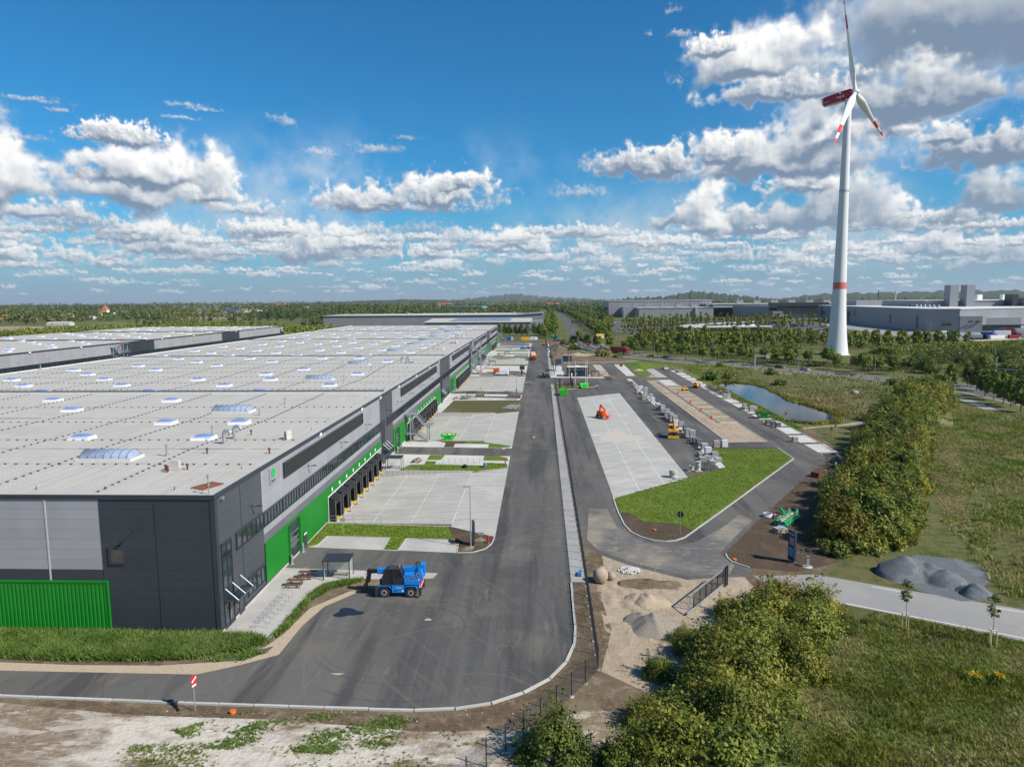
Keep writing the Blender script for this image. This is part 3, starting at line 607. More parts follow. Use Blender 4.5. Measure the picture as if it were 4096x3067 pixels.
lawn([(-23.6, 158.0), (-21.4, 156.2), (-21.2, 151.6), (-19.1, 151.5), (-19.2, 155.2), (-17, 155.2), (-17, 158.0)], 'dark_soil', name='soil_bed')
lawn([(-17, 158.0), (-17, 155.3), (-11.5, 154.8), (-11.4, 150.95), (-8.5, 150.8), (-6.7, 151.6), (-6.5, 152.8), (PX, 156.6), (PX, 158.0)])
patch('paving', [(-31, 198.8), (-28.5, 198.8), (-27.9, 224), (-6.6, 224.5), (-6.3, 232), (-31, 234)], .03, 'pale_concrete')
lawn([(-28.4, 198.8), (PX, 198.8), (-6.4, 202.6), (-6.5, 223.8), (-27.8, 223.6)], 'young_lawn')
patch('paving', [(-31, 234.1), (-6.3, 232.1), (-6.2, 237.8), (-31, 240.6)], .03, 'pale_concrete')
lawn([(-27, 232.6), (-6.6, 228.2), (-6.5, 237.0), (-11, 237.6), (-11.2, 232.8), (-19, 234), (-19, 238.4), (-22, 238.8), (-22, 234.4), (-27, 235)], 'dark_soil', name='soil_bed')
lawn([(-21.6, 234.6), (-21.6, 238.4), (-19.4, 238.2), (-19.4, 234.3)], z=.10)
patch('paving', [(-31, 247.3), (-6.3, 245.7), (-6.2, 246.6), (PX, 247.3), (PX, 247.7), (-31, 247.7)], .03, 'pale_concrete')
lawn([(-28.5, 247.5), (-20, 247.4), (-20, 246.8), (-28, 247.2)]); 
for ya, yb, mt in ((296.3, 304.8, 'soil'), (311.2, 351, 'paving'), (388.6, 395.8, 'paving'), (402.2, 447.2, 'paving'), (487, 523, 'paving')):
    patch('paving', [(-31, ya), (-6.3, ya-.5 if ya < 300 else ya-1.8), (-6.2, yb-4 if ya < 300 else yb-.2), (-31, yb)], .03, 'pale_concrete')
for a in ([(-26, 297), (-7, 297.2), (-7.2, 299.4), (-15, 300.6), (-26, 301.4)], [(-24, 312), (-7, 310.4), (-7, 316), (-14, 318), (-14, 314), (-24, 315)], [(-29, 502), (-8, 499), (-7, 512), (-12, 519), (-29, 520)], [(-26, 420), (-7, 418), (-7, 424), (-26, 427)]): lawn(a, 'dark_soil', name='soil_bed')
for a in ([(-24, 344), (-7, 343), (-7, 349.6), (-24, 350.4)], [(-27, 389.4), (-8, 389.6), (-8, 394), (-27, 394.8)], [(-27, 404), (-21, 403.6), (-21, 410), (-27, 410.6)], [(-15, 403), (-7, 402.4), (-7, 410), (-15, 411)], [(-28, 440), (-8, 438), (-8, 446), (-28, 446.6)], [(-28, 492), (-8, 489), (-8, 493), (-28, 496)], [(-22, 322), (-14, 321.4), (-14, 326), (-22, 327)]): lawn(a)

# walkway along the fence
patch('walkway', [(3.42, 77.4), (5.05, 77.4), (5.05, 264.5), (4.6, 267.3), (3.95, 267.2)], .09, 'paving', thick=.09)
patch('walkway', [(4.0, 297), (5.2, 297), (5.6, 520), (4.4, 520)], .09, 'paving', thick=.09)

# truck park to the east
root = tag(OB('truck_park', None), kind='structure')
TP = [(12.05, 229.9), (27.1, 241.2), (26.5, 125.3), (11.8, 111.7)]
MB().add([(12.05, 229.9, .016), (27.1, 241.2, .016), (26.5, 125.3, .016), (11.8, 111.7, .016)], [(0, 3, 2, 1)]).build('bedding', 'joint', root)
def tpx(s, t):   # s across 0..1, t along 0..1
    a = Vector(TP[3])+(Vector(TP[0])-Vector(TP[3]))*t; b = Vector(TP[2])+(Vector(TP[1])-Vector(TP[2]))*t; return a+(b-a)*s
nT = 27
for i in range(nT):
    for s0, s1 in ((0, .33), (.335, .665), (.67, 1)):
        q = [tpx(s0, i/nT+.0006), tpx(s1-.005, i/nT+.0006), tpx(s1-.005, (i+1)/nT-.0006), tpx(s0, (i+1)/nT-.0006)]
        MB().prism([(v.x, v.y) for v in q], .017, .028).build('concrete_panel', 'concrete', root)
lawn([(11.9, 111.5), (19.8, 118.6), (26.4, 125.0), (33.6, 131.6), (35.6, 133.6), (35.5, 147), (37.2, 149.6), (50.6, 149.8), (50.4, 140.9), (26.7, 104.3), (21, 95.5), (20, 98.4), (15, 99.6), (13.2, 104), (12, 104)])
lawn([(12.1, 103.9), (13.1, 103.9), (15, 99.5), (20, 98.3), (20.9, 95.3), (19.3, 93.0), (17.9, 91.7), (16.6, 91.35), (15.1, 91.75), (13.6, 93.1), (12.6, 95.1), (12.05, 98)], 'dark_soil', name='soil_bed')
lawn([(35.6, 147.2), (37.2, 149.7), (50.6, 149.9), (50.7, 151.1), (37.0, 151.6), (36, 151.6)], 'dark_soil', name='soil_bed')
patch('material_strip', [(34.7, 284.1), (36.5, 283.8), (35.4, 155), (35.3, 133.5), (33.8, 132.3), (34.1, 160)], .09, 'pale_concrete', thick=.08)
# unfinished bays: sand island with gravel beds
patch('sand_island', [(42.1, 279.7), (51.8, 281.5), (50.8, 158.0), (41.8, 157.1), (41.6, 243.5)], .05, 'sand', thick=.04)
kerb('kerb', [(42.0, 279.8), (41.5, 243.5), (41.7, 157.0), (50.9, 157.9), (51.9, 281.6)], 2.4, .16, .14, gap=.08)
for k in range(11):
    y = 183+k*8.9; patch('bay_edge', [(46.5, y-.9), (51.25, y-.85), (51.25, y), (46.5, y)], .10, 'pale_concrete', thick=.05)
    patch('gravel_bed', [(46.7, y), (51.0, y+.05), (51.05, y+7.9), (46.7, y+7.8)], .075, 'brown_bed' if k < 9 else 'pale_concrete', thick=.02)
    if k > 5: patch('gravel_bed', [(42.4, y), (45.0, y), (44.9, y+7.9), (42.3, y+7.9)], .085, 'brown_bed', thick=.02); patch('bay_edge', [(42.4, y-.9), (45.0, y-.9), (45.0, y), (42.4, y)], .10, 'pale_concrete', thick=.05)
kerb('kerb', [(46.0, 182), (45.3, 276)], 2.2, .22, .22, z0=.04, gap=.3)
kerb('kerb', [(46.6, 182), (45.95, 276)], 2.2, .22, .20, z0=.04, gap=.3)
for k in range(7):
    y = 290+k*5.1; patch('gravel_bed', [(48.0, y), (52.2, y+.1), (52.2, y+4.9), (48.0, y+4.8)], .03, 'grey_bed' if 0 else 'paving')
for k in range(9): y = 303+k*4.9; patch('gravel_bed', [(25.7, y), (29.5, y), (29.5, y+4.7), (25.7, y+4.7)], .03, 'paving' if k > 2 else 'sand')
for k in range(5): y = 296+k*10.2; patch('parking_bay', [(36.0, y), (39.8+k*.25, y), (40.0+k*.25, y+9.7), (36.2, y+9.7)], .07, 'pale_concrete', thick=.05)
for k in range(17):
    y = 146.5+k*10.15; x1 = 58.1 if y > 165 else 57.6; patch('parking_bay', [(x1+.1, y), (62.0, y+.5), (62.3, y+8.6), (x1+.15, y+8.1)], .07, 'pale_concrete', thick=.05)
kerb('kerb', [(57.9, 145.6), (61.4, 147.4), (62.1, 170), (62.6, 231), (63.3, 317)], 3.0, .16, .14)
lawn([(62.3, 170), (64.6, 172), (66.0, 200), (65.6, 240), (66.5, 300), (64, 320), (63.5, 317), (62.75, 231)], z=.12)
lawn([(41.5, 296), (47.5, 290), (47.6, 326), (52.6, 329), (58, 327), (63, 322), (66, 330), (60, 345), (52, 362), (44, 364), (41.6, 350)], z=.10)
patch('pale_path', [(11.4, 359.6), (30.8, 360.9), (50.5, 367), (50.4, 368.4), (30.8, 362.4), (11.4, 361.1)], .016, 'pale_concrete')
patch('paving', [(4.2, 290), (27.5, 286.8), (27.4, 292), (21.5, 293.2), (20.8, 300), (10.4, 300), (10, 340), (5.6, 345)], .03, 'pale_concrete')
patch('entry_island', [(5.7, 251.8), (9.4, 251.5), (13.2, 253.7), (17.4, 257.1), (20.7, 260.6), (21.4, 264), (20.8, 266.9), (18, 270.5), (13.6, 273.5), (9, 272), (5.8, 268.5)], .09, 'dark_soil', thick=.08)
lawn([(6, 253), (10, 253), (15.5, 257), (16, 262), (6, 261)], z=.105)
kerb('kerb', [(5.7, 251.7), (9.4, 251.35), (13.2, 253.6), (17.5, 257.0), (20.8, 260.5), (21.6, 264), (20.9, 267.1), (18, 270.7), (13.6, 273.7), (9, 272.2), (5.8, 268.7)], 2.0, .16)
kerb('kerb', [(10.2, 289.2), (27.0, 286.5), (33.7, 282.0)], 2.0, .16)

# stains and puddle
def puddle(cx, cy, rx, ry, z, mat, name, seed, n=26):
    q = random.Random(seed); pts = []
    for i in range(n): a = 2*math.pi*i/n; k = 1+.22*math.sin(3*a+seed)+q.uniform(-.1, .1); pts.append((cx+rx*math.cos(a)*k, cy+ry*math.sin(a)*k))
    return patch(name, pts, z, mat)
m_, nt_, N_, L_, b_ = nodes('wet_asphalt'); b_.inputs[0].default_value = (.018, .018, .02, 1); b_.inputs['Roughness'].default_value = .12; MAT['wet'] = m_
puddle(-20.0, 69.0, 1.35, 1.0, .016, 'wet', 'puddle', 2)
for i, (x, y, rx, ry) in enumerate([(-11.4, 67.6, .35, .25), (-8, 150, .4, .8), (-1.5, 163, .3, .9), (-17.6, 57.0, .5, .15)]): puddle(x, y, rx, ry, .016, 'verge_sand', 'sand_spill', i+3)
MAT['tan_dust'] = Mcov('tan_dust', [(.3, None, (0, 0, 0), .45, .6, (.46, .43, .385), .8)], (2, (.43, .385, .32), (.49, .45, .39)), bs=.1)
puddle(18.5, 163, 4.8, 6.5, .032, 'tan_dust', 'dust_film', 9); puddle(19.3, 230.4, 2.6, 3.2, .032, 'paving', 'cement_spill', 12)

# pond, street, far roads
patch('pond', [(61.9, 194.7), (63.8, 184.7), (69.5, 180.9), (75.8, 182.8), (80.8, 192), (81.8, 198), (80.6, 206), (77.8, 223.6), (79.5, 236), (80.4, 256), (80.2, 264), (75, 271), (69, 272), (66.3, 266), (64.5, 245), (63.6, 225), (62.6, 208)], .02, 'water')
patch('soil_path', [(58, 170), (62, 171.5), (70, 176), (84, 180), (92, 186), (90, 189), (76, 179.6), (66, 175.8), (60, 173.6)], .006, 'sand')
STREET_L = [(140.5, 206), (141.2, 240), (139.3, 262), (128, 282), (112, 305), (96, 331), (78, 361), (60, 387), (46, 412), (34, 440), (28, 470), (25.3, 505), (25.5, 560), (27, 640), (31, 860), (43, 1935)]
STREET_R = [(170, 206), (166, 240), (156, 262), (134, 296), (119, 318), (104, 342), (86, 372), (68, 398), (56, 424), (49, 450), (45.5, 480), (44.5, 520), (44.5, 600), (45, 860), (57, 1930)]
patch('street', STREET_L+STREET_R[::-1], .010, 'old_asphalt' if 0 else 'asphalt')
def lerpline(a, b, t): return [(p[0]+(q[0]-p[0])*t, p[1]+(q[1]-p[1])*t) for p, q in zip(a, b)]
def ribbon(name, line, w, z, mat, dash=None):
    mb = MB(); acc = 0
    for a, b in zip(line[:-1], line[1:]):
        a, b = Vector(a), Vector(b); L = (b-a).length; d = (b-a)/L; n = Vector((-d.y, d.x))*w/2; t = 0
        step = dash[0]+dash[1] if dash else L
        while t < L-1e-6:
            e = min(L, t+(dash[0] if dash else L)); p, q = a+d*t, a+d*e
            mb.add([(p.x-n.x, p.y-n.y, z), (q.x-n.x, q.y-n.y, z), (q.x+n.x, q.y+n.y, z), (p.x+n.x, p.y+n.y, z)], [(0, 3, 2, 1)] if 0 else [(0, 1, 2, 3)]); t += step
    return tag(mb.build(name, mat), kind='structure')
for t in (.04, .5, .96): ribbon('road_marking', lerpline(STREET_L, STREET_R, t)[:13], .35, .014, 'white_paint')
for t in (.27, .73): ribbon('road_marking', lerpline(STREET_L, STREET_R, t)[:13], .25, .014, 'white_paint', (4, 8))
patch('cycle_path', [(120.5, 188), (124, 186), (127.5, 196), (131.5, 210), (134, 222), (134, 240), (131, 240), (131, 224), (128, 210), (124.5, 197)], .008, 'old_road')
ribbon('cycle_path', [(a[0]-6, a[1]-3) for a in STREET_L[4:12]], 2.4, .008, 'old_road')
patch('side_road', [(166, 206), (170, 206), (300, 395), (370, 556), (362, 556), (292, 400), (240, 330), (166, 240)], .008, 'old_road')
patch('haul_road', [(229, 406), (235, 398), (320, 470), (420, 560), (410, 566), (310, 478)], .008, 'old_road')
patch('sandy_field', [(288, 450), (330, 480), (430, 580), (520, 700), (440, 690), (330, 560)], .007, 'verge_sand')
patch('mown_track', [(120.3, 216), (124.6, 216), (98.9, 170.6), (79.2, 132.5), (70.8, 117.5), (62, 101.5), (56.2, 88), (55.0, 88.6), (58.0, 100), (63.4, 112), (71.8, 131.8), (94.0, 170.6)], .006, 'dry_track')
patch('staff_car_park', [(74, 1055), (72, 700), (92, 640), (110, 640), (160, 655), (215, 600), (235, 640), (290, 720), (330, 830), (345, 930), (330, 1060), (200, 1090)], .007, 'asphalt')
patch('factory_yard', [(300, 545), (330, 540), (470, 640), (600, 800), (560, 1100), (330, 860), (310, 700), (290, 590)], .007, 'old_road')
# fields
FI = [('ploughed_field', [(-1400, 640), (-640, 799), (-625, 960), (-760, 985), (-1600, 930)], (.30, .25, .165)), ('green_field', [(-632, 1017), (-417, 962), (-520, 1309), (-683, 1297), (-760, 1120)], (.12, .15, .045)),
      ('stubble_field', [(-540, 1330), (-690, 1310), (-1500, 2300), (-1000, 2300)], (.26, .225, .13)), ('brown_field', [(-1665, 3000), (-850, 2900), (-500, 3600), (-1400, 4200)], (.30, .22, .16)),
      ('ploughed_field', [(-6000, 4300), (-2500, 4200), (-2600, 6500), (-7500, 7000)], (.25, .23, .15)), ('stubble_field', [(-1400, 4600), (-300, 4300), (-200, 5800), (-1600, 6100)], (.30, .26, .17)),
      ('green_field', [(-260, 2300), (-20, 2200), (10, 2900), (-300, 3000)], (.10, .17, .05)), ('ploughed_field', [(10, 3500), (900, 3400), (1300, 4600), (40, 4700)], (.30, .26, .18)),
      ('sand_pit', [(1350, 3300), (2100, 3000), (2300, 3400), (1500, 3700)], (.42, .35, .24)), ('stubble_field', [(-4200, 2300), (-2200, 2300), (-2100, 2800), (-4300, 2900)], (.27, .25, .14))]
for k, (nm, pts, c) in enumerate(FI):
    MAT['f%d' % k] = Mcov(nm, [(.004, None, (k, 0, 0), .45, .6, tuple(v*.82 for v in c), .7)], (.03, tuple(v*.9 for v in c), tuple(v*1.1 for v in c)), bs=.1)
    patch(nm, pts, .02+.02*k, 'f%d' % k)

# ------------------------------------------------------------------ the long warehouse
WH = thing('warehouse', 'long low warehouse with grey panels, green sheet cladding and a pale flat roof', 'warehouse', (0, 0, 0))
FX = -31.0
def wpart(name, mb, mat): return mb.build(name, mat, WH)
core = MB(); core.box(-140, FX-.09, 64.11, 523, -1.3, 13.5); wpart('wall_core', core, 'seam')
rf = MB(); ys = [64.02, 138.4, 229.3, 330.2, 420.4, 523.05]
for k, (a, b) in enumerate(zip(ys[:-1], ys[1:])): MB().box(-140, FX+.02, a+.01, b-.01, 13.5, 13.70+.012*(k % 2)).build('roof_section', 'roof', WH)
cp = MB(); cp.box(FX-.12, FX+.10, 63.9, 523.2, 13.42, 13.84); cp.box(-140, FX-.121, 63.9, 64.10, 13.42, 13.835); cp.box(-140.1, FX-.121, 522.9, 523.2, 13.42, 13.8); wpart('coping', cp, 'anthracite')
wpart('coping', MB().box(-140.3, -140.0, 64, 523.2, 13.3, 13.95), 'roof_white')
for y in ys[1:-1]:
    f = wpart('fire_wall', MB().box(-140, FX-.13, y-.2, y+.2, 13.55, 14.24), 'mid_wall' if 0 else 'roof_white'); MB().box(-140.05, FX-.13, y-.28, y+.28, 14.24, 14.36).build('fire_wall_cap', 'anthracite', f)
wpart('plinth', MB().box(-140, FX+.02, 63.98, 64.1, -.05, .44).box(FX-.09, FX+.04, 64.1, 98.1, -.05, .40), 'wall_concrete')
for a_, b_ in ((129.6, 158.3), (198.6, 247.7), (296, 351), (388.4, 447.3), (487, 523)): wpart('plinth', MB().box(FX-.09, FX+.04, a_, b_, -.05, .40), 'wall_concrete')
PM = {}
def wall_panel(par, y0, y1, z0, z1, mat, x=FX, end=False):
    key = (round(y1-y0, 2), round(z1-z0, 3), mat, end)
    if key not in PM:
        w, h = y1-y0-.04, z1-z0-.014; g = MB()
        if end: g.box(0, w, 0, .085, 0, h)
        else: g.box(-.085, 0, 0, w, 0, h)
        PM[key] = g.mesh('wall_panel', mat)
    return OB('wall_panel', PM[key], par, ((y0+.02, x, z0+.007) if end else (x, y0+.02, z0+.007)))
def lin(a, b, n): return [a+(b-a)*i/n for i in range(n+1)]
LROWS = [8.7, 9.65, 10.6, 11.55, 12.5, 13.42]
SECT = [('d', lin(64.1, 75.3, 2)), ('l', lin(75.3, 133.4, 10)), ('d', lin(133.4, 145, 2)), ('l', lin(145, 215.4, 12)), ('d', lin(215.4, 239.8, 4)), ('l', lin(239.8, 308.4, 12)), ('d', lin(308.4, 321, 2)),
        ('l', lin(321, 409, 15)), ('d', lin(409, 433, 4)), ('l', lin(433, 508.5, 13)), ('d', lin(508.5, 523, 2))]
cnt = 0; far = {}
def wp(*a):
    global cnt
    if a[0] < 216: wall_panel(WH, *a); cnt += 1
    else:
        y0, y1, z0, z1, m = a; far.setdefault(m, MB()).box(FX-.085, FX, y0+.03, y1-.03, z0+.02, z1-.02)
for t, ysec in SECT:
    for a, b in zip(ysec[:-1], ysec[1:]):
        if t == 'd':
            zs = lin(.42, 13.42, 13)
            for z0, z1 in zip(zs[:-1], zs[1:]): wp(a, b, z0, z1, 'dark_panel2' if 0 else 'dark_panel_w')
        else:
            for z0, z1 in zip(LROWS[:-1], LROWS[1:]): wp(a, b, z0, z1, 'light_panel')
            wp(a, b, 6.08, 7.0, 'light_panel'); wp(a, b, 5.0, 6.08, 'mid_panel'); 
            if a > 216 or True: wp(a, b, .42, 5.0, 'mid_panel') if a > 216 else None
        trim = 'seam_light' if t == 'l' else 'anthracite'
        if a > 64.2: wpart('joint_trim', MB().box(FX-.01, FX+.025, a-.05, a+.05, 8.72 if t == 'l' else .5, 13.41), trim)
for k, v in far.items(): tag(v.build('wall_panel', k, WH), kind='stuff')
# end wall towards the viewer
exs = [FX-.45]+[-36.8-5.4*i for i in range(20)]
for i, (b, a) in enumerate(zip(exs[:-1], exs[1:])):
    zs = lin(.42, 13.42, 13); dark = i < 2
    if a < -58:
        continue
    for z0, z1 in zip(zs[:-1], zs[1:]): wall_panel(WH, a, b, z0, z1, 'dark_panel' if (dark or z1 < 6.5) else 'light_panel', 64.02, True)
    wpart('joint_trim', MB().box(a-.07, a+.07, 63.97, 64.02, .45 if dark else 5.2, 13.41), 'anthracite' if i != 2 else 'seam_light')
wpart('corner_trim', MB().box(FX-.43, FX+.03, 63.96, 64.08, .42, 13.42).box(FX-.02, FX+.03, 64.08, 64.5, .42, 13.42), 'anthracite')
wpart('wall_panel', MB().box(-140, exs[5]-.02, 64.02, 64.1, .42, 13.42), 'light_panel')
wpart('sill_trim', MB().box(-140, FX+.06, 63.92, 63.98, .36, .52).box(FX+.04, FX+.1, 63.92, 98, .34, .5), 'anthracite')
def cladding(y0, y1, z0, z1, pitch=.42, end=False, d=.07, x=None):
    mb = MB(); n = max(1, round((y1-y0)/pitch)); s = (y1-y0)/n
    for i in range(n):
        y = y0+i*s; P = [(y, 0), (y+s*.12, d), (y+s*.62, d), (y+s*.74, 0), (y+s, 0)]
        for (a, da), (b, db) in zip(P[:-1], P[1:]):
            if end: xx = 63.94; vs = [(a, xx-da, z0), (b, xx-db, z0), (b, xx-db, z1), (a, xx-da, z1)]; mb.add(vs, [(0, 1, 2, 3)])
            else: xx = FX+.05; vs = [(xx+da, a, z0), (xx+db, b, z0), (xx+db, b, z1), (xx+da, a, z1)]; mb.add(vs, [(0, 1, 2, 3)])
    o = wpart('green_cladding', mb, 'green'); t = MB()
    if end: t.box(y0-.02, y1+.14, 63.82, 64.0, z1-.02, z1+.2); t.box(y1-.02, y1+.14, 63.82, 64.0, z0, z1-.02)
    else: t.box(FX, FX+.17, y0, y1, z1-.02, z1+.10)
    t.build('cladding_trim', 'green', o)
cladding(-60.3, -42.0, .42, 5.15, .40, True, .07)
DOCKS = [(98.8, 133.3, 8, 100.75, 3.93), (160.2, 205.5, 10, 162.6, 4.28), (255.2, 303.4, 11, 257.6, 4.15), (352.5, 392, 9, 354.6, 4.2), (449, 488, 9, 451.5, 4.2)]
GREEN = [(75.4, 133.8), (145.1, 216.2), (240, 308), (345, 408), (433.4, 521)]
DOORS = [[(82.5, 86.3)], [(146.8, 150.6)], [(242, 246.2)], [(347, 350)], [(437, 441)]]
SDOORS = [88.3, 208.4, 250.5, 399, 499]
for (g0, g1), (d0, d1, nd, ds, dp), drs in zip(GREEN, DOCKS, DOORS):
    a = g0
    for (p, q) in drs:
        cladding(a, p, .40, 5.0); cladding(p, q, 4.75, 5.0)
        rv = wpart('door_reveal', MB().box(FX-.08, FX+.30, q, q+.12, .02, 4.75).box(FX-.08, FX+.30, p-.02, p+.1, .02, 4.75), 'green')
        dr = wpart('sectional_door', MB().box(FX-.08, FX+.02, p+.1, q, .02, 4.74), 'anthracite')
        for z in (1.25, 1.95, 2.65): MB().box(FX+.02, FX+.045, p+.4, q-.3, z, z+.5).build('door_window', 'glass', dr)
        MB().box(FX+.02, FX+.05, p+.1, q, 1.8, 1.87).box(FX+.02, FX+.05, p+.1, q, 2.5, 2.57).box(FX+.02, FX+.05, p+.1, q, 3.3, 3.36).build('door_rib', 'galv', dr); a = q+.12
    cladding(a, d0, .40, 5.0); cladding(d0, d1, 3.82, 5.0)
    if d1 < g1-.6: cladding(d1+.1, g1, .40, 5.0)
    wpart('dock_wall', MB().box(FX-.08, FX+.02, d0, d1, -1.15, 3.8), 'light_panel')
    wpart('dock_frame', MB().box(FX+.02, FX+.14, d0-.14, d1, 3.66, 3.82).box(FX+.02, FX+.14, d0-.14, d0, -.6, 3.66), 'white')
    wpart('dock_plinth', MB().box(FX+.02, FX+.30, d0+.02, d1, -1.15, -.12), 'wall_concrete')
for y in SDOORS:
    d = wpart('side_door', MB().box(FX+.1, FX+.16, y-.65, y+.65, .1, 2.15), 'anthracite'); MB().box(FX+.16, FX+.19, y-.5, y+.5, 1.75, 1.95).build('door_plate', 'white', d)
# dock shelters, one prototype copied along the docks
def shelter_parts(loc):
    root = MB()
    w, dp, zt, zb = 3.2, .95, 3.45, -.15
    root.hexa([(0, -w/2, zt-.05), (dp, -w/2, zt-.25), (dp, w/2, zt-.25), (0, w/2, zt-.05), (0, -w/2, zt+.05), (dp, -w/2, zt-.15), (dp, w/2, zt-.15), (0, w/2, zt+.05)])
    root.box(0, dp, -w/2, -w/2+.09, zb, zt-.22); root.box(0, dp, w/2-.09, w/2, zb, zt-.22)
    o = root.build('dock_shelter', 'dock_black', WH, loc)
    fr = MB(); fr.box(dp-.04, dp+.01, -w/2+.1, -w/2+.62, zb, zt-.3).box(dp-.04, dp+.01, w/2-.62, w/2-.1, zb, zt-.3).box(dp-.05, dp, -w/2+.1, w/2-.1, zt-1.1, zt-.28); fr.build('curtain', 'dock_black', o)
    MB().box(.05, .10, -1.25, 1.25, -.1, 2.9).build('dock_door', 'black', o)
    MB().box(dp+.01, dp+.03, -w/2+.1, -w/2+.16, zb, zt-.3).box(dp+.01, dp+.03, w/2-.16, w/2-.1, zb, zt-.3).build('edge_strip', 'galv', o)
    MB().box(.35, 1.08, .62, 1.32, -.30, .02).build('bumper_plate', 'yellow', o)
    MB().box(.35, 1.05, -1.3, -.85, -.9, -.15).box(.3, .9, -.8, .55, -.24, -.12).build('dock_leveller', 'wall_concrete', o)
    MB().box(.1, .22, -1.0, -.7, .2, 2.6).build('guide_rail', 'galv', o)
    return o
sh0 = None
for (d0, d1, n, s, p) in DOCKS:
    for i in range(n):
        y = s+p*i
        if sh0 is None: sh0 = shelter_parts((FX+.02, y, 0))
        else:
            c = sh0.copy(); COL.objects.link(c); c.location = (FX+.02, y, 0)
            for ch in sh0.children: e = ch.copy(); COL.objects.link(e); e.parent = c
        wpart('vent_grille', MB().box(FX+.12, FX+.18, y-.28, y+.22, 4.15, 4.65), 'white')
# ribbon windows: a frame per bay with its panes
def ribbon_window(y0, y1, z0, z1, n, par=WH, x=FX, panes=True):
    fr = MB(); d = .16
    fr.box(x, x+d+.05, y0, y1, z1-.13, z1).box(x, x+d, y0, y1, z0, z0+.10); fr.box(x, x+.02, y0, y1, z0+.1, z1-.13)
    fr.box(x+.02, x+d, y0, y0+.22, z0+.1, z1-.13)
    s = (y1-y0-.22)/n
    for i in range(1, n+1): fr.box(x+.02, x+d-.02, y0+.22+s*i-.045, y0+.22+s*i+.035, z0+.1, z1-.13)
    o = fr.build('ribbon_window', 'anthracite', par)
    if panes:
        for i in range(n): MB().box(x+.03, x+.07, y0+.22+s*i+.02, y0+.22+s*(i+1)-.06, z0+.12, z1-.15).build('pane', 'glass', o)
    else: MB().box(x+.03, x+.07, y0+.2, y1, z0+.12, z1-.15).build('pane', 'glass', o)
for a, b in [(68.1, 72.0), (72.0, 75.3)]: ribbon_window(a, b, 6.95, 8.75, 3)
for t, ysec in SECT[1:]:
    for a, b in zip(ysec[:-1], ysec[1:]):
        if 133 < a < 138 or 215 < a < 221 or 308 < a < 314 or a > 515: continue
        if 221 < a < 239 or 409 < a < 432: pass
        ribbon_window(a, b, 7.0, 8.7, 6, panes=a < 215)
# entrances with tall glazing and a glass canopy
def entrance(y0, cy):
    fr = MB(); a, b = y0, y0+2.2
    for y in (a, a+1.05, b-.1): fr.box(FX, FX+.14, y, y+.1, .1, 8.7)
    for z in (.1, 2.6, 4.1, 5.6, 7.1, 8.6): fr.box(FX, FX+.13, a, b, z, z+.1)
    e = wpart('entrance_glazing', fr, 'anthracite')
    for i in range(5):
        for y in (a+.1, a+1.15): z = [.2, 2.7, 4.2, 5.7, 7.2][i]; z1 = [2.6, 4.1, 5.6, 7.1, 8.6][i]; MB().box(FX+.03, FX+.07, y, y+.93, z, z1).build('pane', 'glass', e)
    MB().beam((FX+.22, a+1.0, .7), (FX+.22, a+1.0, 2.1), .05).build('door_handle', 'steel', e)
    c = wpart('canopy', MB().box(FX+.1, FX+1.5, a, b+1.9, 2.95, 2.99), 'glass')
    rm = MB()
    for y in (a+.3, a+1.9, b+1.6): rm.cyl((FX+.1, y, 4.15), (FX+1.4, y, 3.0), .045, n=8)
    rm.build('tie_rod', 'white', c)
    d = wpart('glass_door', MB().box(FX, FX+.12, b+1.1, b+2.3, .1, .2).box(FX, FX+.12, b+1.1, b+1.2, .2, 2.3).box(FX, FX+.12, b+2.2, b+2.3, .2, 2.3).box(FX, FX+.12, b+1.1, b+2.3, 2.3, 2.4), 'anthracite')
    MB().box(FX+.03, FX+.06, b+1.2, b+2.2, .2, 2.3).build('pane', 'glass', d)
    ring = MB()
    for i in range(12):
        t0, t1 = i*math.pi/6, (i+1)*math.pi/6; ring.beam((FX+.09, b+.75+.15*math.cos(t0), 1.2+.15*math.sin(t0)), (FX+.09, b+.75+.15*math.cos(t1), 1.2+.15*math.sin(t1)), .03)
    ring.build('door_handle', 'steel', e)
entrance(64.75, 1); entrance(134.6, 2); entrance(217, 3); entrance(309.5, 4)
def lowwin(y0, y1, z0=.95, z1=2.95): ribbon_window(y0, (y0+y1)/2, z0, z1, 2); ribbon_window((y0+y1)/2, y1, z0, z1, 2)
lowwin(70.3, 74.9); lowwin(139.2, 144.4, 1.0, 2.6); lowwin(222, 227.5); lowwin(230, 237)
e = wpart('end_window', MB().box(-41.6, -41.48, 63.86, 64.0, 7.0, 8.8).box(-40.14, -40.0, 63.86, 64.0, 7.0, 8.8).box(-41.48, -40.14, 63.86, 64.0, 8.45, 8.8).box(-41.48, -40.14, 63.86, 64.0, 7.0, 7.12), 'anthracite'); MB().box(-41.47, -40.15, 63.95, 63.99, 7.12, 8.45).build('pane', 'dark_glass', e)
def lamp_arm(loc, rz):
    o = MB().cyl((0, 0, 0), (.95, 0, .06), .035, n=6).box(-.02, .04, -.12, .12, -.15, .15).build('wall_lamp', 'anthracite', WH, loc, rz); MB().box(.55, 1.15, -.13, .13, .03, .12).build('lamp_head', 'anthracite', o)
for y in [72.4, 90.9, 106.4, 122.1, 139, 150.5, 164, 180, 196, 211, 227, 234, 250, 266, 282, 298, 315, 335, 350, 366, 382, 398, 415, 427, 443, 460, 476, 492]: lamp_arm((FX+.02, y, 10.25), 0)
lamp_arm((-39.0, 64.0, 10.3), R(-90)); wpart('sensor_box', MB().box(FX, FX+.3, 65.2, 65.55, 13.05, 13.3), 'galv')
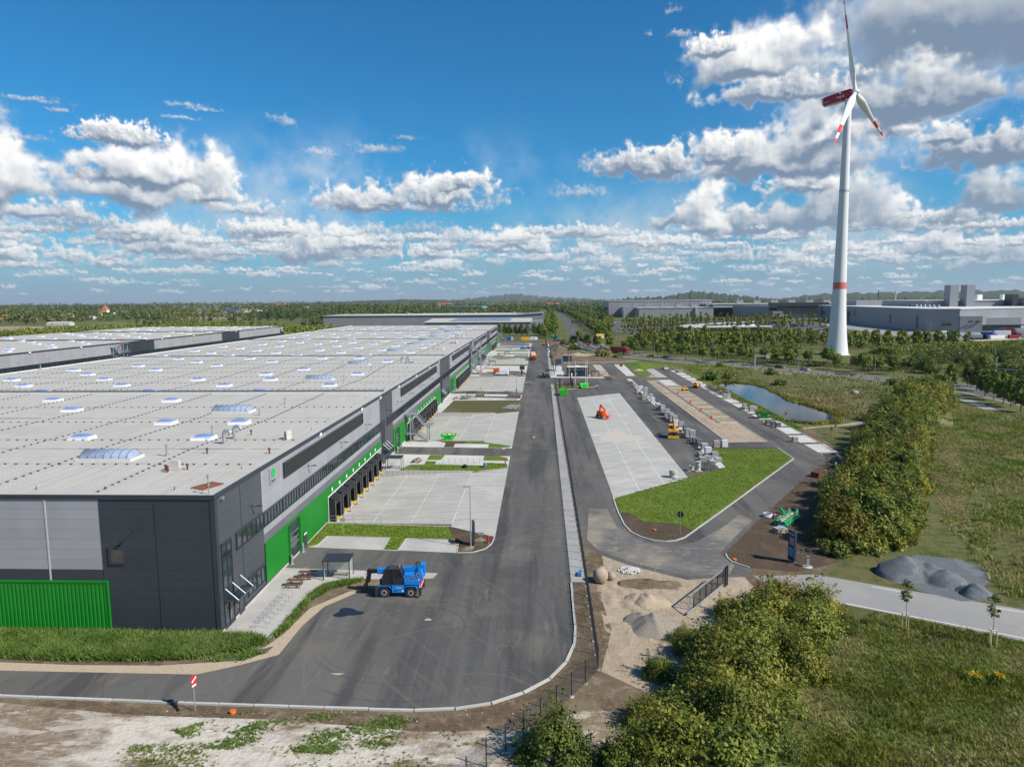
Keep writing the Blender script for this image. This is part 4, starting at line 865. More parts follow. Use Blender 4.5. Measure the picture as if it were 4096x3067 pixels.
for y in [95.8, 118.9, 133.2, 151, 172.5, 194, 213, 250, 272, 295, 335, 360, 385, 403, 445, 465, 490, 506]:
    f = wpart('edge_floodlight', MB().cyl((FX+.16, y, 13.3), (FX+.30, y, 13.72), .13, n=8).cyl((FX+.16, y+.42, 13.3), (FX+.30, y+.42, 13.72), .13, n=8).box(FX, FX+.14, y-.1, y+.5, 13.28, 13.36), 'white')
def louvre(y0, y1, z0=11.0, z1=12.72):
    o = wpart('louvre_frame', MB().box(FX, FX+.30, y0, y1, z1, z1+.06).box(FX, FX+.26, y0, y1, z0-.04, z0).box(FX, FX+.30, y0-.06, y0, z0, z1).box(FX, FX+.30, y1, y1+.06, z0, z1), 'anthracite')
    n = round((y1-y0)/.94); s = (y1-y0)/n; mb = MB()
    for i in range(n):
        for k in range(4): mb.box(FX+.03, FX+.22-.02*(k % 2), y0+s*i+.05, y0+s*(i+1)-.02, z0+(z1-z0)*k/4+.03, z0+(z1-z0)*(k+1)/4-.02)
    tag(mb.build('louvre_cassette', 'louvre', o), kind='stuff')
for a, b in [(81.9, 119.5), (154, 207.4), (246, 306.4), (328, 402), (439, 502)]: louvre(a, b)
# wall sign
sgn = wpart('wall_sign', MB().box(FX, FX+.14, 77.5, 79.35, 11.25, 13.1), 'light_panel')
hx = MB(); hy, hz, hr = 78.45, 12.45, .62
pts = [(hy+hr*math.sin(math.pi/3*i), hz+hr*math.cos(math.pi/3*i)) for i in range(6)]
hx.add([(FX+.17, p[0], p[1]) for p in pts], [tuple(range(6))[::-1]]); MAT['logo_green'] = M('logo_green', (.01, .45, .10), .5); hx.build('hexagon', 'logo_green', sgn)
text('Baytree', .42, 'anthracite', sgn, (FX+.15, 78.45, 11.55), (R(90), 0, R(90)))
# bollards by the doors
bm = MB().cyl((0, 0, 0), (0, 0, 1.15), .16, n=12).cyl((0, 0, 0), (0, 0, .04), .3, n=12).mesh('bollard', 'galv')
for (x, y), l in zip([(-30.55, 82.3), (-30.6, 86.5), (-30.5, 146.6), (-30.5, 151.0), (-30.4, 242), (-30.4, 246.4)], ['near side of the first green doorway', 'far side of the first green doorway', 'near side of the second green doorway', 'far side of the second green doorway', 'near side of the third green doorway', 'far side of the third green doorway']):
    tag(OB('bollard', bm, None, (x, y, .02)), 'grey steel bollard at the '+l, 'bollard', 'steel bollards beside the doors')

# roof furniture
def add_dome(x, y, first=[None, None]):
    if first[0] is None:
        mb = MB(); w, d = 1.35, .9
        mb.hexa([(-w-.12, -d-.12, 0), (w+.12, -d-.12, 0), (w+.12, d+.12, 0), (-w-.12, d+.12, 0), (-w, -d, .34), (w, -d, .34), (w, d, .34), (-w, d, .34)]); mb.box(-w-.05, w+.05, -d-.05, d+.05, .34, .42)
        first[0] = mb.mesh('skylight', 'white'); dm = MB(); n = 8; vs = []; fs = []
        for i in range(n+1):
            for j in range(n+1):
                u, v = i/n*2-1, j/n*2-1; vs.append((u*w*.92, v*d*.92, .40+.30*(1-u**4)*(1-v**4)))
        for i in range(n):
            for j in range(n): a = i*(n+1)+j; fs.append((a, a+n+1, a+n+2, a+1))
        dm.add(vs, fs, 0, True); first[1] = dm.mesh('dome', 'dome')
    o = OB('skylight', first[0], WH, (x, y, 13.69)); OB('dome', first[1], o)
SK1 = [(-62.3, 92), (-45.4, 91.9), (-57, 103.8), (-45.7, 103.9), (-80.2, 116.3), (-92, 128.4), (-68.8, 127.6)]
SK2 = [(-103.3, 141), (-114.7, 151), (-126.5, 162.9), (-80.6, 140.8), (-92.6, 151.4), (-104, 163.2), (-115.8, 175.1), (-127.1, 186.4), (-57.4, 140.6), (-69.3, 150.9), (-80.9, 162.5), (-63.4, 162.3), (-69.3, 174.4), (-104.3, 186.4), (-116.3, 198.8), (-93.1, 198.7), (-104.9, 210.7), (-117, 223.1), (-81.6, 210.6), (-93.5, 223), (-63.6, 186.5), (-45.9, 150.7), (-45.7, 173.7), (-46.1, 210.3), (-58.1, 223.1), (-69.9, 222.8)]
SK3 = [(-130, 237), (-129.8, 259.9), (-118.1, 248.3), (-106.8, 237.6), (-130.1, 284), (-118.4, 273.5), (-106.2, 259.9), (-94.4, 248.2), (-83, 237.5), (-119.2, 298.3), (-106.8, 284.9), (-82.6, 260.6), (-119.4, 322), (-106.9, 309.7), (-95.1, 298.3), (-71, 248), (-59, 237.5), (-71, 273), (-83, 285), (-59, 260), (-46, 248), (-46, 273), (-59, 285), (-71, 297), (-83, 309), (-59, 309), (-46, 297), (-71, 320), (-95, 321)]
for p in SK1+SK2+SK3: add_dome(*p)
for (x, y) in SK2: 
    if y+192 < 415: add_dome(x, y+192)
    if y+283 < 518: add_dome(x, y+283)
def barrel(x, y, w=6.4, d=2.7):
    o = MB().box(-w/2-.12, w/2+.12, -d/2-.12, d/2+.12, 0, .34).build('barrel_skylight', 'roof_white', WH, (x, y, 13.69)); mb = MB(); n = 8; vs = []
    for xx, k in ((-w/2, 0), (-w/2+.4, 1), (w/2-.4, 1), (w/2, 0)):
        for j in range(n+1): t = math.pi*j/n; vs.append((xx, -d/2*math.cos(t), .34+.85*math.sin(t)*(k if k else .05)))
    mb.add(vs, [(a*(n+1)+j, (a+1)*(n+1)+j, (a+1)*(n+1)+j+1, a*(n+1)+j+1) for a in range(3) for j in range(n)], 0, True); mb.build('vault', 'barrel', o)
    rb = MB()
    for i in range(7):
        xx = -w/2+.4+(w-.8)*i/6; P = [(xx, -d/2*math.cos(math.pi*j/n)*1.01, .35+.86*math.sin(math.pi*j/n)) for j in range(n+1)]; rb.tube(P, .05, 4)
    rb.build('vault_rib', 'mid_panel', o)
for p in [(-50.9, 79.9), (-51.6, 115), (-51.8, 162.6), (-52.3, 200.6), (-52, 252), (-52, 290), (-52, 318), (-52, 350), (-57, 385), (-52, 405), (-60, 440), (-52, 462), (-58, 500)]: barrel(*p)
# lightning-conductor runs with their little blocks
wm = MB(); bk = MB(); q = random.Random(8)
def run(pts, step=1.15):
    for a, b in zip(pts[:-1], pts[1:]):
        L = math.dist(a, b); n = max(1, round(L/step)); wm.beam((a[0], a[1], 13.84), (b[0], b[1], 13.84), .02)
        for i in range(n): t = (i+.5)/n; x, y = a[0]+(b[0]-a[0])*t, a[1]+(b[1]-a[1])*t+q.uniform(-.05, .05); bk.box(x-.11, x+.11, y-.09, y+.09, 13.70, 13.83)
for y in [77, 91, 105, 120]+[145, 157, 169, 181, 193, 205, 217]+[240, 254, 268, 282, 296, 310, 323]+[345, 365, 385, 405, 440, 465, 490]: run([(-139, y), (-32.2, y)], 1.3 if y < 230 else 2.4)
for x in [-127, -115, -103.5, -90.5, -78.5, -66, -55, -43.2]:
    run([(x, 65), (x-.6, 85), (x+.6, 108), (x, 138)], 1.15); run([(x, 139), (x+1.2, 165), (x-.8, 195), (x, 229)], 1.25); run([(x, 230), (x+1, 280), (x, 330)], 1.8)
tag(bk.build('conductor_block', 'black_block', WH), kind='stuff'); tag(wm.build('conductor_wire', 'galv', WH), kind='stuff')
dots = MB()
for k in range(36):
    x = -32.8-1.5*k
    for i in range(20):
        y = 66+i*.62
        if q.random() < .92: dots.box(x-.05, x+.05, y-.03, y+.03, 13.699, 13.715)
tag(dots.build('roof_fixing', 'white', WH), kind='stuff')
for (x0, x1, y) in [(-87, -34.1, 108.8), (-69, -32.6, 85.6), (-139, -34, 186.5+4), (-139, -34, 205.7), (-139, -34, 250.5)]:
    mb = MB(); x = x0
    while x < x1:
        l = q.uniform(2, 9); wdt = q.uniform(.1, .34); mb.add([(x, y-wdt, 13.722), (min(x+l, x1), y-wdt*.5, 13.722), (min(x+l, x1), y+wdt*.4, 13.722), (x, y+wdt*.6, 13.722)], [(0, 1, 2, 3)], int(q.random() < .3)); x += l*q.uniform(.7, 1.2)
    tag(wpart('roof_stain', mb, ['verge_sand', 'paving_dark' if 0 else 'grey_stain']), kind='stuff')
for (x, y, h) in [(-44.9, 81.5, 1.25), (-45.7, 95.1, 1.1), (-45.6, 111.5, 1.1), (-45.8, 123.6, 1.1), (-45.5, 161, 1.2), (-45, 186, 1.2), (-57, 201, 1.1), (-45, 262, 1.3), (-46, 300, 1.2), (-138, 150, 1.2), (-139, 190, 1.2), (-47, 350, 1.4), (-46, 380, 1.4)]:
    wpart('vent_pipe', MB().cyl((x, y, 13.7), (x, y, 13.7+h), .12, n=8).cyl((x, y, 13.7), (x, y, 13.95), .22, n=8).cyl((x, y, 13.6+h), (x, y, 13.85+h), .17, n=8), 'galv')
for (x, y) in [(-40.1, 94.8), (-40.6, 82.8), (-32.9, 82.8), (-41, 74.0), (-40.5, 73.4), (-38.9, 74.6), (-34, 91.5), (-45, 210), (-40, 212), (-38, 260), (-40, 262), (-36, 300), (-38, 301), (-42, 303), (-40, 360), (-38, 362)]:
    wpart('vent_cowl', MB().cyl((x, y, 13.7), (x, y, 14.25), .09, n=6).cyl((x, y, 14.2), (x, y, 14.4), .16, n=6), 'rust')
for (x, y) in [(-41.2, 88.8), (-41.3, 92.1), (-41, 206), (-39.5, 207), (-41, 340), (-40, 341)]:
    P = [(x, y, 13.7), (x, y, 15.0), (x+.1, y, 15.3), (x+.4, y, 15.45), (x+.75, y, 15.35), (x+.9, y, 15.1)]; o = wpart('duct_bend', MB().tube(P, .24, 8), 'galv')
def ac(x, y, rz):
    o = MB().box(-.5, .5, -.22, .22, .25, 1.15).box(-.55, .55, -.3, -.2, 0, .25).box(-.55, .55, .2, .3, 0, .25).build('cooling_unit', 'pale_concrete', WH, (x, y, 13.7), rz); MB().cyl((0, .23, .7), (0, .25, .7), .30, n=12).build('fan_grille', 'black', o)
ac(-33.9, 91.9, R(70)); ac(-40.1, 74.3, 0); ac(-36, 262, .3); ac(-38, 350, .3); ac(-36, 303, .5)
mast = MB().cyl((-31.9, 64.9, 13.7), (-31.9, 64.9, 15.6), .05, n=6).cyl((-31.9, 64.9, 14.5), (-31.9, 64.9, 14.7), .14, n=8).cyl((-31.9, 64.9, 15.3), (-31.9, 64.9, 15.6), .12, n=8); wpart('roof_mast', mast, 'galv')
mb = MB()
for i in range(14):
    x = -36-7*i; mb.cyl((x, 66.3, 13.7), (x, 66.3, 14.05), .05, n=5); mb.cyl((-33, 67+i*8, 13.7), (-33, 67+i*8, 14.0), .04, n=5)
tag(wpart('conductor_rod', mb, 'black_block'), kind='stuff')
# timber frames left on the roof
def pallet_frame(x, y, rz, label, n=5, L=2.6, W=1.5, z=13.7):
    t = thing('timber_frame', label, 'timber', (x, y, z), rz)
    for i in range(n): MB().box(-L/2, L/2, -.05, .05, .06, .16).build('plank', 'wood', t, (0, -W/2+W*i/(n-1), 0))
    for s in (-1, 1): MB().box(-.05, .05, -W/2, W/2, 0, .06).build('batten', 'wood', t, (s*L*.35, 0, 0))
pallet_frame(-33.3, 67.6, R(66), 'brown timber frame lying on the near roof corner')
pallet_frame(-39, 208, .2, 'brown timber frame lying flat on the second roof section near its far end')
pallet_frame(-37.5, 302, .5, 'stack of boards on the third roof section beside the steel stair tower', 6, 3.0, 2)

# ------------------------------------------------------------------ steel stair towers
def stair_tower(x0, x1, y0, y1, levels, label, wallx=FX):
    t = thing('stair_tower', label, 'stairs', ((x0+x1)/2, (y0+y1)/2, 0)); ox, oy = (x0+x1)/2, (y0+y1)/2
    W2, D2 = (x1-x0)/2, (y1-y0)/2; top = levels[-1][0]
    for sx in (-1, 1):
        for sy in (-1, 1):
            h = max(z for z, s in levels if s == sx); MB().box(-.13, .13, -.13, .13, 0, h+.05).build('post', 'galv', t, (sx*W2, sy*D2, 0))
    px, pz = W2*.9, .1; prev = (W2*.95, .05); lane = 0
    for k, (z, s) in enumerate(levels):
        ex = s*W2; pl = 1.2
        xa, xb = (ex-1.0, ex+pl) if s > 0 else (ex-pl if k != len(levels)-1 or top > 9 else wallx-ox, ex+1.0)
        if s < 0: xa = max(xa, wallx-ox+.05)
        MB().box(xa, xb, -D2-.15, D2+.15, z-.14, z).build('platform', 'galv', t)
        rl = MB()
        for yy in (-D2-.12, D2+.12):
            for hz in (.55, 1.1): rl.beam((xa, yy, z+hz), (xb, yy, z+hz), .045)
            for xx in (xa, (xa+xb)/2, xb): rl.beam((xx, yy, z), (xx, yy, z+1.1), .045)
        xo = xb if s > 0 else xa
        for hz in (.55, 1.1): rl.beam((xo, -D2, z+hz), (xo, D2, z+hz), .045)
        rl.build('railing', 'galv', t)
        tx = ex-1.0 if s > 0 else ex+1.0; sx0, sz0 = prev; yl = -D2*.5 if k % 2 == 0 else D2*.5; fl = MB(); wd = D2*.42
        for yy in (yl-wd, yl+wd): fl.beam((sx0, yy, sz0), (tx, yy, z-.07), .05, .26)
        n = max(4, int((z-sz0)/.19))
        for i in range(n): u = (i+.5)/n; xx, zz = sx0+(tx-sx0)*u, sz0+(z-sz0)*u; fl.box(xx-.14, xx+.14, yl-wd, yl+wd, zz-.02, zz+.02)
        fl.build('flight', 'galv', t); hr = MB()
        for yy in (yl-wd, yl+wd):
            for hz in (.55, 1.05): hr.beam((sx0, yy, sz0+hz), (tx, yy, z+hz), .045)
            for u in (0, .25, .5, .75, 1): xx, zz = sx0+(tx-sx0)*u, sz0+(z-sz0)*u; hr.beam((xx, yy, zz), (xx, yy, zz+1.05), .04)
        hr.build('handrail', 'galv', t); prev = (tx, z)
    if top > 9:
        br = MB(); zz = 1.
        while zz < top-2:
            for sy in (-1, 1): br.beam((-W2, sy*D2, zz), (W2, sy*D2, zz+2.4), .07); br.beam((W2, sy*D2, zz), (-W2, sy*D2, zz+2.4), .07)
            for sx in (-1, 1): br.beam((sx*W2, -D2, zz), (sx*W2, D2, zz+2.4), .07)
            zz += 2.8
        br.build('bracing', 'galv', t)
    return t
stair_tower(-29.6, -25.7, 157.2, 159.9, [(1.9, -1), (3.95, 1), (6.4, -1)], 'galvanised steel fire stair beside the second loading yard, nearest of them')
stair_tower(-29.8, -25.8, 303.6, 306.2, [(2.4, -1), (4.9, 1), (7.4, -1), (9.6, 1), (11.8, -1), (14.2, 1)], 'tall braced steel stair tower reaching the roof beyond the third yard')
stair_tower(-29.6, -25.4, 346.4, 349, [(2.0, -1), (4.3, 1), (6.8, -1)], 'steel fire stair just behind the tall stair tower')
stair_tower(-29.6, -24.8, 497, 500, [(2.2, -1), (4.8, 1), (8.0, -1)], 'far steel fire stair at the end of the long warehouse')

# ------------------------------------------------------------------ second warehouse behind
W2_ = thing('warehouse', 'second grey warehouse with anthracite bands standing behind the first', 'warehouse', (0, 0, 0)); X2 = -193.
MB().box(-300, X2-.1, 150, 525, 0, 13.6).build('wall_core', 'dark_panel', W2_); 
for k, (a, b) in enumerate([(150, 238), (238.2, 338), (338.2, 432), (432.2, 525)]):
    MB().box(-300, X2, a, b, 13.6, 13.8).build('roof_section', 'roof', W2_)
    if k: f = MB().box(-300, X2-.2, a-.3, a+.1, 13.7, 14.3).build('fire_wall', 'anthracite', W2_)
MB().box(X2-.1, X2+.15, 150, 525.2, 13.5, 14.0).build('coping', 'anthracite', W2_)
for a, b, m in [(150, 243, 'dark_panel'), (243, 317.5, 'light_panel'), (317.5, 345.5, 'dark_panel'), (345.5, 421, 'light_panel'), (421, 446, 'dark_panel'), (446, 517, 'light_panel'), (517, 525, 'dark_panel')]:
    n = max(1, round((b-a)/6.1)); s = (b-a)/n
    for i in range(n):
        MB().box(X2-.1, X2, a+s*i+.04, a+s*(i+1)-.04, 9.0, 13.5).build('wall_panel', m, W2_)
        if m == 'light_panel': MB().box(X2, X2+.03, a+s*i-.05, a+s*i+.05, 9.0, 13.5).build('joint_trim', 'seam_light', W2_)
        if a+s*i > 236:
            w = MB().box(X2-.1, X2+.12, a+s*i, a+s*(i+1), 8.75, 9.0).box(X2-.1, X2+.1, a+s*i, a+s*(i+1), 6.8, 7.0); 
            for j in range(6): w.box(X2-.1, X2+.08, a+s*i+j*s/6, a+s*i+j*s/6+.16, 7.0, 8.75)
            w = w.build('ribbon_window', 'anthracite', W2_); MB().box(X2-.1, X2-.02, a+s*i+.1, a+s*(i+1)-.05, 7.05, 8.7).build('pane', 'glass', W2_ if 0 else w)
text('C', 2.6, 'white', W2_, (X2+.1, 518.6, 12.2), (R(90), 0, R(90)), .05); text('E', 2.6, 'white', W2_, (X2+.1, 520.3, 12.2), (R(90), 0, R(90)), .05)
text('V', 2.6, 'white', W2_, (X2+.1, 522.0, 12.2), (R(90), 0, R(90)), .05); text('A', 2.6, 'red', W2_, (X2+.1, 523.7, 12.2), (R(90), 0, R(90)), .05); MB().box(X2, X2+.06, 520.5, 524.2, 10.5, 10.9).build('sign_bar', 'white', W2_)
sg = MB().add([(X2+.06, 514+.7*math.sin(math.pi/3*i), 12.6+.8*math.cos(math.pi/3*i)) for i in range(6)], [tuple(range(6))[::-1]]).build('hexagon', 'logo_green', W2_)
q = random.Random(4); sm0 = MB().box(-1.4, 1.4, -1, 1, 0, .4).mesh('skylight', 'white'); sd0 = MB().blob((0, 0, .4), (1.35, .95, .4), n=10, jit=0).mesh('dome', 'dome')
for i in range(27):
    for j in range(8):
        if (i+j*3) % 4 in (0, 2) and q.random() < .9:
            o = OB('skylight', sm0, W2_, (-203-j*11.8+q.uniform(-1, 1), 215+i*11.6+3*(j % 2), 13.8))
            if i < 14: OB('dome', sd0, o)
stair_tower(X2+1.3, X2+6.0, 309, 312, [(8.2, -1), (10.2, 1), (12.2, -1), (14.2, 1)], 'steel stair tower on the side wall of the second warehouse', X2)
for y in [252, 268, 290, 330, 360, 385, 404, 460, 480, 500]:
    lm = MB().cyl((X2, y, 10.4), (X2+1, y, 10.5), .06, n=5).build('wall_lamp', 'anthracite', W2_)
for y in [258, 288, 352, 385, 440, 470, 500]: MB().box(X2+.1, X2+.5, y, y+.9, 13.4, 13.9).build('edge_floodlight', 'white', W2_)

# ------------------------------------------------------------------ machines and vehicles (x forward, built about their own base)
def wheel(par, x, y, r, w, tyre='tyre', lugs=0):
    mb = MB().cyl((0, -w/2, 0), (0, w/2, 0), r, n=16)
    if lugs:
        for i in range(lugs):
            a = 2*math.pi*i/lugs
            for s in (-1, 1): mb.beam((r*1.0*math.cos(a), 0, r*1.0*math.sin(a)), (r*1.0*math.cos(a+.12), s*w*.5, r*1.0*math.sin(a+.12)), .07, .07)
    o = mb.build('tyre', tyre, par, (x, y, r)); s = -1 if y < 0 else 1
    MB().cyl((0, s*w*.38, 0), (0, s*(w*.5+.02), 0), r*.55, n=14).build('rim', 'rim', o); MB().cyl((0, s*w*.5, 0), (0, s*(w*.5+.04), 0), r*.3, n=10).build('hub', 'black', o)
    return o
def telehandler(loc, rz, label):
    t = thing('telehandler', label, 'machine', loc, rz)
    MB().box(-1.95, 1.95, -.62, .62, .55, 1.0).box(-.62, .72, -1.15, -.55, .55, 1.38).box(-.62, .72, .55, 1.15, .55, 1.3).box(-.9, .9, -.9, .9, 1.0, 1.42).build('chassis', 'blue_paint', t)
    for x in (-1.45, 1.45):
        for y in (-1, 1): wheel(t, x, y*.98, .56, .42, lugs=18)
    for x in (-1.45, 1.45):
        for y in (-1, 1):
            f = MB(); P = [(x-.72, 1.0), (x-.52, 1.26), (x+.52, 1.26), (x+.72, 1.0)]
            for a, b in zip(P[:-1], P[1:]): f.hexa([(a[0], y*.98-.24, a[1]), (b[0], y*.98-.24, b[1]), (b[0], y*.98+.24, b[1]), (a[0], y*.98+.24, a[1]), (a[0], y*.98-.24, a[1]+.06), (b[0], y*.98-.24, b[1]+.06), (b[0], y*.98+.24, b[1]+.06), (a[0], y*.98+.24, a[1]+.06)])
            fo = f.build('mudguard', 'blue_paint', t)
            sl_ = MB()
            for k in range(4): sl_.box(x-.4+k*.22, x-.32+k*.22, y*.98-.2, y*.98+.2, 1.32, 1.34)
            sl_.build('mudguard_slot', 'black', fo)
    MB().box(.75, 2.35, -1.15, .2, 1.45, 1.9).xprism([(.7, 1.5), (2.5, 1.5), (2.75, 2.2), (2.55, 3.0), (2.2, 2.9), (1.9, 2.45), (.7, 2.5)], -1.0, -.1).build('engine_cover', 'blue_paint', t)
    la = MB(); 
    for (a, b) in (((1.0, -1.04, 1.7), (2.5, -1.04, 2.45)), ((.85, -1.04, 1.95), (2.35, -1.04, 2.7))): la.beam(a, b, .05)
    for i in range(6): u = i/5; la.beam((1.0+1.5*u, -1.05, 1.7+.75*u), (.85+1.5*u, -1.05, 1.95+.75*u), .05)
    la.build('ladder', 'galv', t)
    # cab
    cb = MB(); prof = [(-1.62, 1.55), (-1.70, 2.15), (-1.35, 2.95), (-1.0, 3.15), (.25, 3.15), (.62, 2.3), (.45, 1.45), (-1.3, 1.42)]
    cab = cb.xprism(prof, -1.05, -.02).build('cab', 'dark_glass', t); fr = MB()
    for y in (-1.07, 0.0):
        for a, b in zip(prof, prof[1:]+prof[:1]): fr.beam((a[0], y, a[1]), (b[0], y, b[1]), .09)
    fr.beam((-.42, -1.09, 1.5), (-.42, -1.09, 3.1), .09); fr.beam((-.42, -1.09, 2.15), (.55, -1.09, 2.15), .07); fr.box(-1.05, .27, -1.08, .02, 3.13, 3.2); fr.build('cab_frame', 'anthracite', cab)
    MB().box(-.36, .45, -1.1, -1.06, 1.5, 2.05).build('cab_door_panel', 'louvre', cab)
    MB().cyl((.15, -.6, 3.2), (.15, -.6, 3.42), .09, n=8).build('beacon', 'pipe_orange', cab)
    MB().box(-1.75, -1.68, -1.3, -1.15, 2.95, 3.3).beam((-1.4, -1.05, 2.9), (-1.7, -1.2, 2.95), .03).build('mirror', 'blue_paint', cab)
    # boom, pivot at the rear
    bo = MB().hexa([(-2.5, .15, 2.1), (2.3, .15, 2.45), (2.3, .7, 2.45), (-2.5, .7, 2.1), (-2.5, .15, 2.62), (2.3, .15, 2.98), (2.3, .7, 2.98), (-2.5, .7, 2.62)]).xprism([(2.0, 2.0), (2.75, 1.9), (2.85, 3.25), (2.35, 3.3), (2.0, 2.9)], 0.02, .85).build('boom', 'blue_paint', t)
    MB().hexa([(-3.5, .25, 2.12), (-2.5, .25, 2.18), (-2.5, .6, 2.18), (-3.5, .6, 2.12), (-3.5, .25, 2.5), (-2.5, .25, 2.56), (-2.5, .6, 2.56), (-3.5, .6, 2.5)]).xprism([(-3.55, 2.6), (-3.2, 2.5), (-3.35, 1.2), (-3.75, .9), (-3.85, 1.2)], .2, .65).build('boom_head', 'black', bo)
    MB().box(-3.8, -3.66, .12, .72, 1.9, 2.35).build('warning_plate', 'hazard', bo)
    MB().box(-3.95, -3.8, -.25, 1.1, .25, 1.0).box(-4.75, -3.85, -.1, .05, .1, .16).box(-4.75, -3.85, .8, .95, .1, .16).beam((-3.9, -.2, .6), (-4.3, -.2, .12), .06).beam((-3.9, 1.0, .6), (-4.3, 1.0, .12), .06).build('fork_carriage', 'black', bo)
    hs = MB()
    for k in range(3): hs.tube([(2.0-.1*k, .1+.2*k, 3.0), (1.9-.1*k, .1+.2*k, 3.25), (2.15-.1*k, .1+.2*k, 3.5), (2.4-.1*k, .1+.2*k, 3.35)], .03, 5)
    hs.build('hydraulic_hose', 'black', bo)
    for x in (-2.3, 2.45):
        for y in (-1.15, 1.15): MB().box(x-.14, x+.14, y-.16, y+.16, .28, 1.15).build('stabiliser', 'anthracite', t)
    MB().box(2.35, 2.5, -1.1, 1.1, .9, 1.3).build('rear_bumper', 'hazard', t)
    text('Gerken', .2, 'white', t, (.15, -1.17, 1.12), (R(90), 0, 0)); text('M.937', .13, 'black', t, (-.2, -1.17, .78), (R(90), 0, 0)); text('M', .28, 'white', t, (2.35, -1.12, 2.0), (R(90), 0, 0))
    MB().cyl((.55, -1.155, .78), (.55, -1.17, .78), .1, n=12).build('round_badge', 'white', t)
    return t
telehandler((-15.55, 73.95, .012), 0, 'blue rotating telehandler with a dark cab, parked left of the wide turning area')

def boom_lift(loc, rz, label, mat='orange_paint', folded=False, cat='machine'):
    t = thing('boom_lift', label, cat, loc, rz, 'lifting platforms on the site')
    MB().box(-1.2, 1.2, -.75, .75, .45, .85).build('chassis', mat if folded else 'anthracite', t)
    for x in (-1.05, 1.05):
        for y in (-.95, .95): wheel(t, x, y, .48, .32)
    MB().xprism([(-1.4, .95), (1.3, .95), (1.3, 1.7), (.4, 1.95), (-1.4, 1.85)], -.85, .85).build('turntable_cover', mat, t)
    if folded:
        MB().beam((-1.2, 0, 1.7), (-.6, 0, 3.6), .34, .42).beam((-.6, 0, 3.5), (1.8, 0, 2.2), .28, .34).beam((1.8, 0, 2.2), (2.4, 0, 1.0), .24).build('boom', mat, t); bx, bz = 2.4, .35
    else:
        MB().beam((-.4, 0, 2.0), (5.6, 0, 2.35), .34, .44).beam((1.0, 0, 1.9), (-1.0, 0, 2.3), .4, .5).beam((5.5, 0, 2.3), (7.4, 0, .9), .2, .26).build('boom', mat, t); bx, bz = 7.6, .25
    bk_ = MB(); bk_.box(bx-.4, bx+.5, -.95, .95, bz, bz+.08)
    for z in (.55, 1.1):
        for y in (-.95, .95): bk_.beam((bx-.4, y, bz+z), (bx+.5, y, bz+z), .05)
        for x in (bx-.4, bx+.5): bk_.beam((x, -.95, bz+z), (x, .95, bz+z), .05)
    for x in (bx-.4, bx+.5):
        for y in (-.95, 0, .95): bk_.beam((x, y, bz), (x, y, bz+1.1), .05)
    bk_.build('basket', mat, t); return t
boom_lift((-19.2, 308.6, .04), R(180), 'orange boom lift with its arm lowered behind the white van'); boom_lift((16.7, 189.8, .03), R(-62), 'orange folded boom lift alone on the concrete truck park', folded=True)
boom_lift((-11.6, 456, .04), R(184), 'blue boom lift stretched out on the farthest loading yard', 'blue_paint')

def car(loc, rz, label, mat, kind='car', group=None, cat='car'):
    t = thing('car', label, cat, loc, rz, group)
    MB().xprism([(-2.1, .35), (2.1, .35), (2.15, .62), (2.0, .78), (1.1, .92), (-1.9, .98), (-2.15, .8)], -.88, .88).build('body', mat, t)
    MB().xprism([(1.05, .92), (.35, 1.38), (-1.15, 1.42), (-1.85, .98)], -.76, .76).build('cabin', 'dark_glass', t)
    MB().hexa([(.2, -.68, 1.38), (-1.1, -.68, 1.41), (-1.1, .68, 1.41), (.2, .68, 1.38), (.15, -.64, 1.44), (-1.05, -.64, 1.46), (-1.05, .64, 1.46), (.15, .64, 1.44)]).build('roof', mat, t)
    for x in (-1.3, 1.3):
        for y in (-.8, .8): MB().cyl((x, y-.1, .32), (x, y+.1, .32), .32, n=10).build('wheel', 'tyre', t)
    for y in (-.6, .6): MB().box(2.05, 2.16, y-.2, y+.2, .6, .74).build('headlight', 'white', t)
    return t
MAT['car_red'] = M('red_car_paint', (.50, .012, .02), .3, spec=.6); MAT['car_silver'] = M('silver_car_paint', (.42, .44, .47), .3, metal=.4); MAT['car_blue'] = M('blue_car_paint', (.03, .07, .2), .3); MAT['car_white'] = M('white_car_paint', (.75, .76, .78), .3)
for x, y, rz, lab, m in [(57.0, 323.5, 95, 'white estate car at the far end of the right parking lane', 'car_white'), (61.0, 391.0, 128, 'red car on the street above the building site', 'car_red'), (67.6, 384.0, 128, 'black car driving just behind the red car', 'dark_paint'),
        (109.5, 326.2, 305, 'black estate car on the street left of the wind turbine', 'dark_paint'), (117.0, 315.6, 305, 'silver car on the street right below the wind turbine', 'car_silver'), (157.2, 280.3, 285, 'dark blue car turning at the right street junction', 'car_blue'), (148.5, 258.8, 100, 'white car behind the last hedge trees at the right junction', 'car_white'),
        (34, 497, 100, 'orange red car waiting on the avenue before the junction', 'car_red'), (38, 520, 98, 'silver car on the avenue near the yellow sign', 'car_silver'), (31, 560, 95, 'dark car in the left lane of the avenue', 'dark_paint'), (37, 590, 92, 'white car on the avenue at the junction', 'car_white'), (41, 470, 280, 'dark blue car leaving the junction on the avenue', 'car_blue'),
        (36, 800, 90, 'small silver car far down the avenue', 'car_silver'), (46, 740, 270, 'blue car far down the avenue in the right lane', 'car_blue'), (34, 640, 92, 'grey car beyond the avenue junction', 'car_silver'), (-8.3, 461, 178, 'black car parked beside the blue boom lift', 'dark_paint')]:
    car((x, y, .02), R(rz), lab, m)
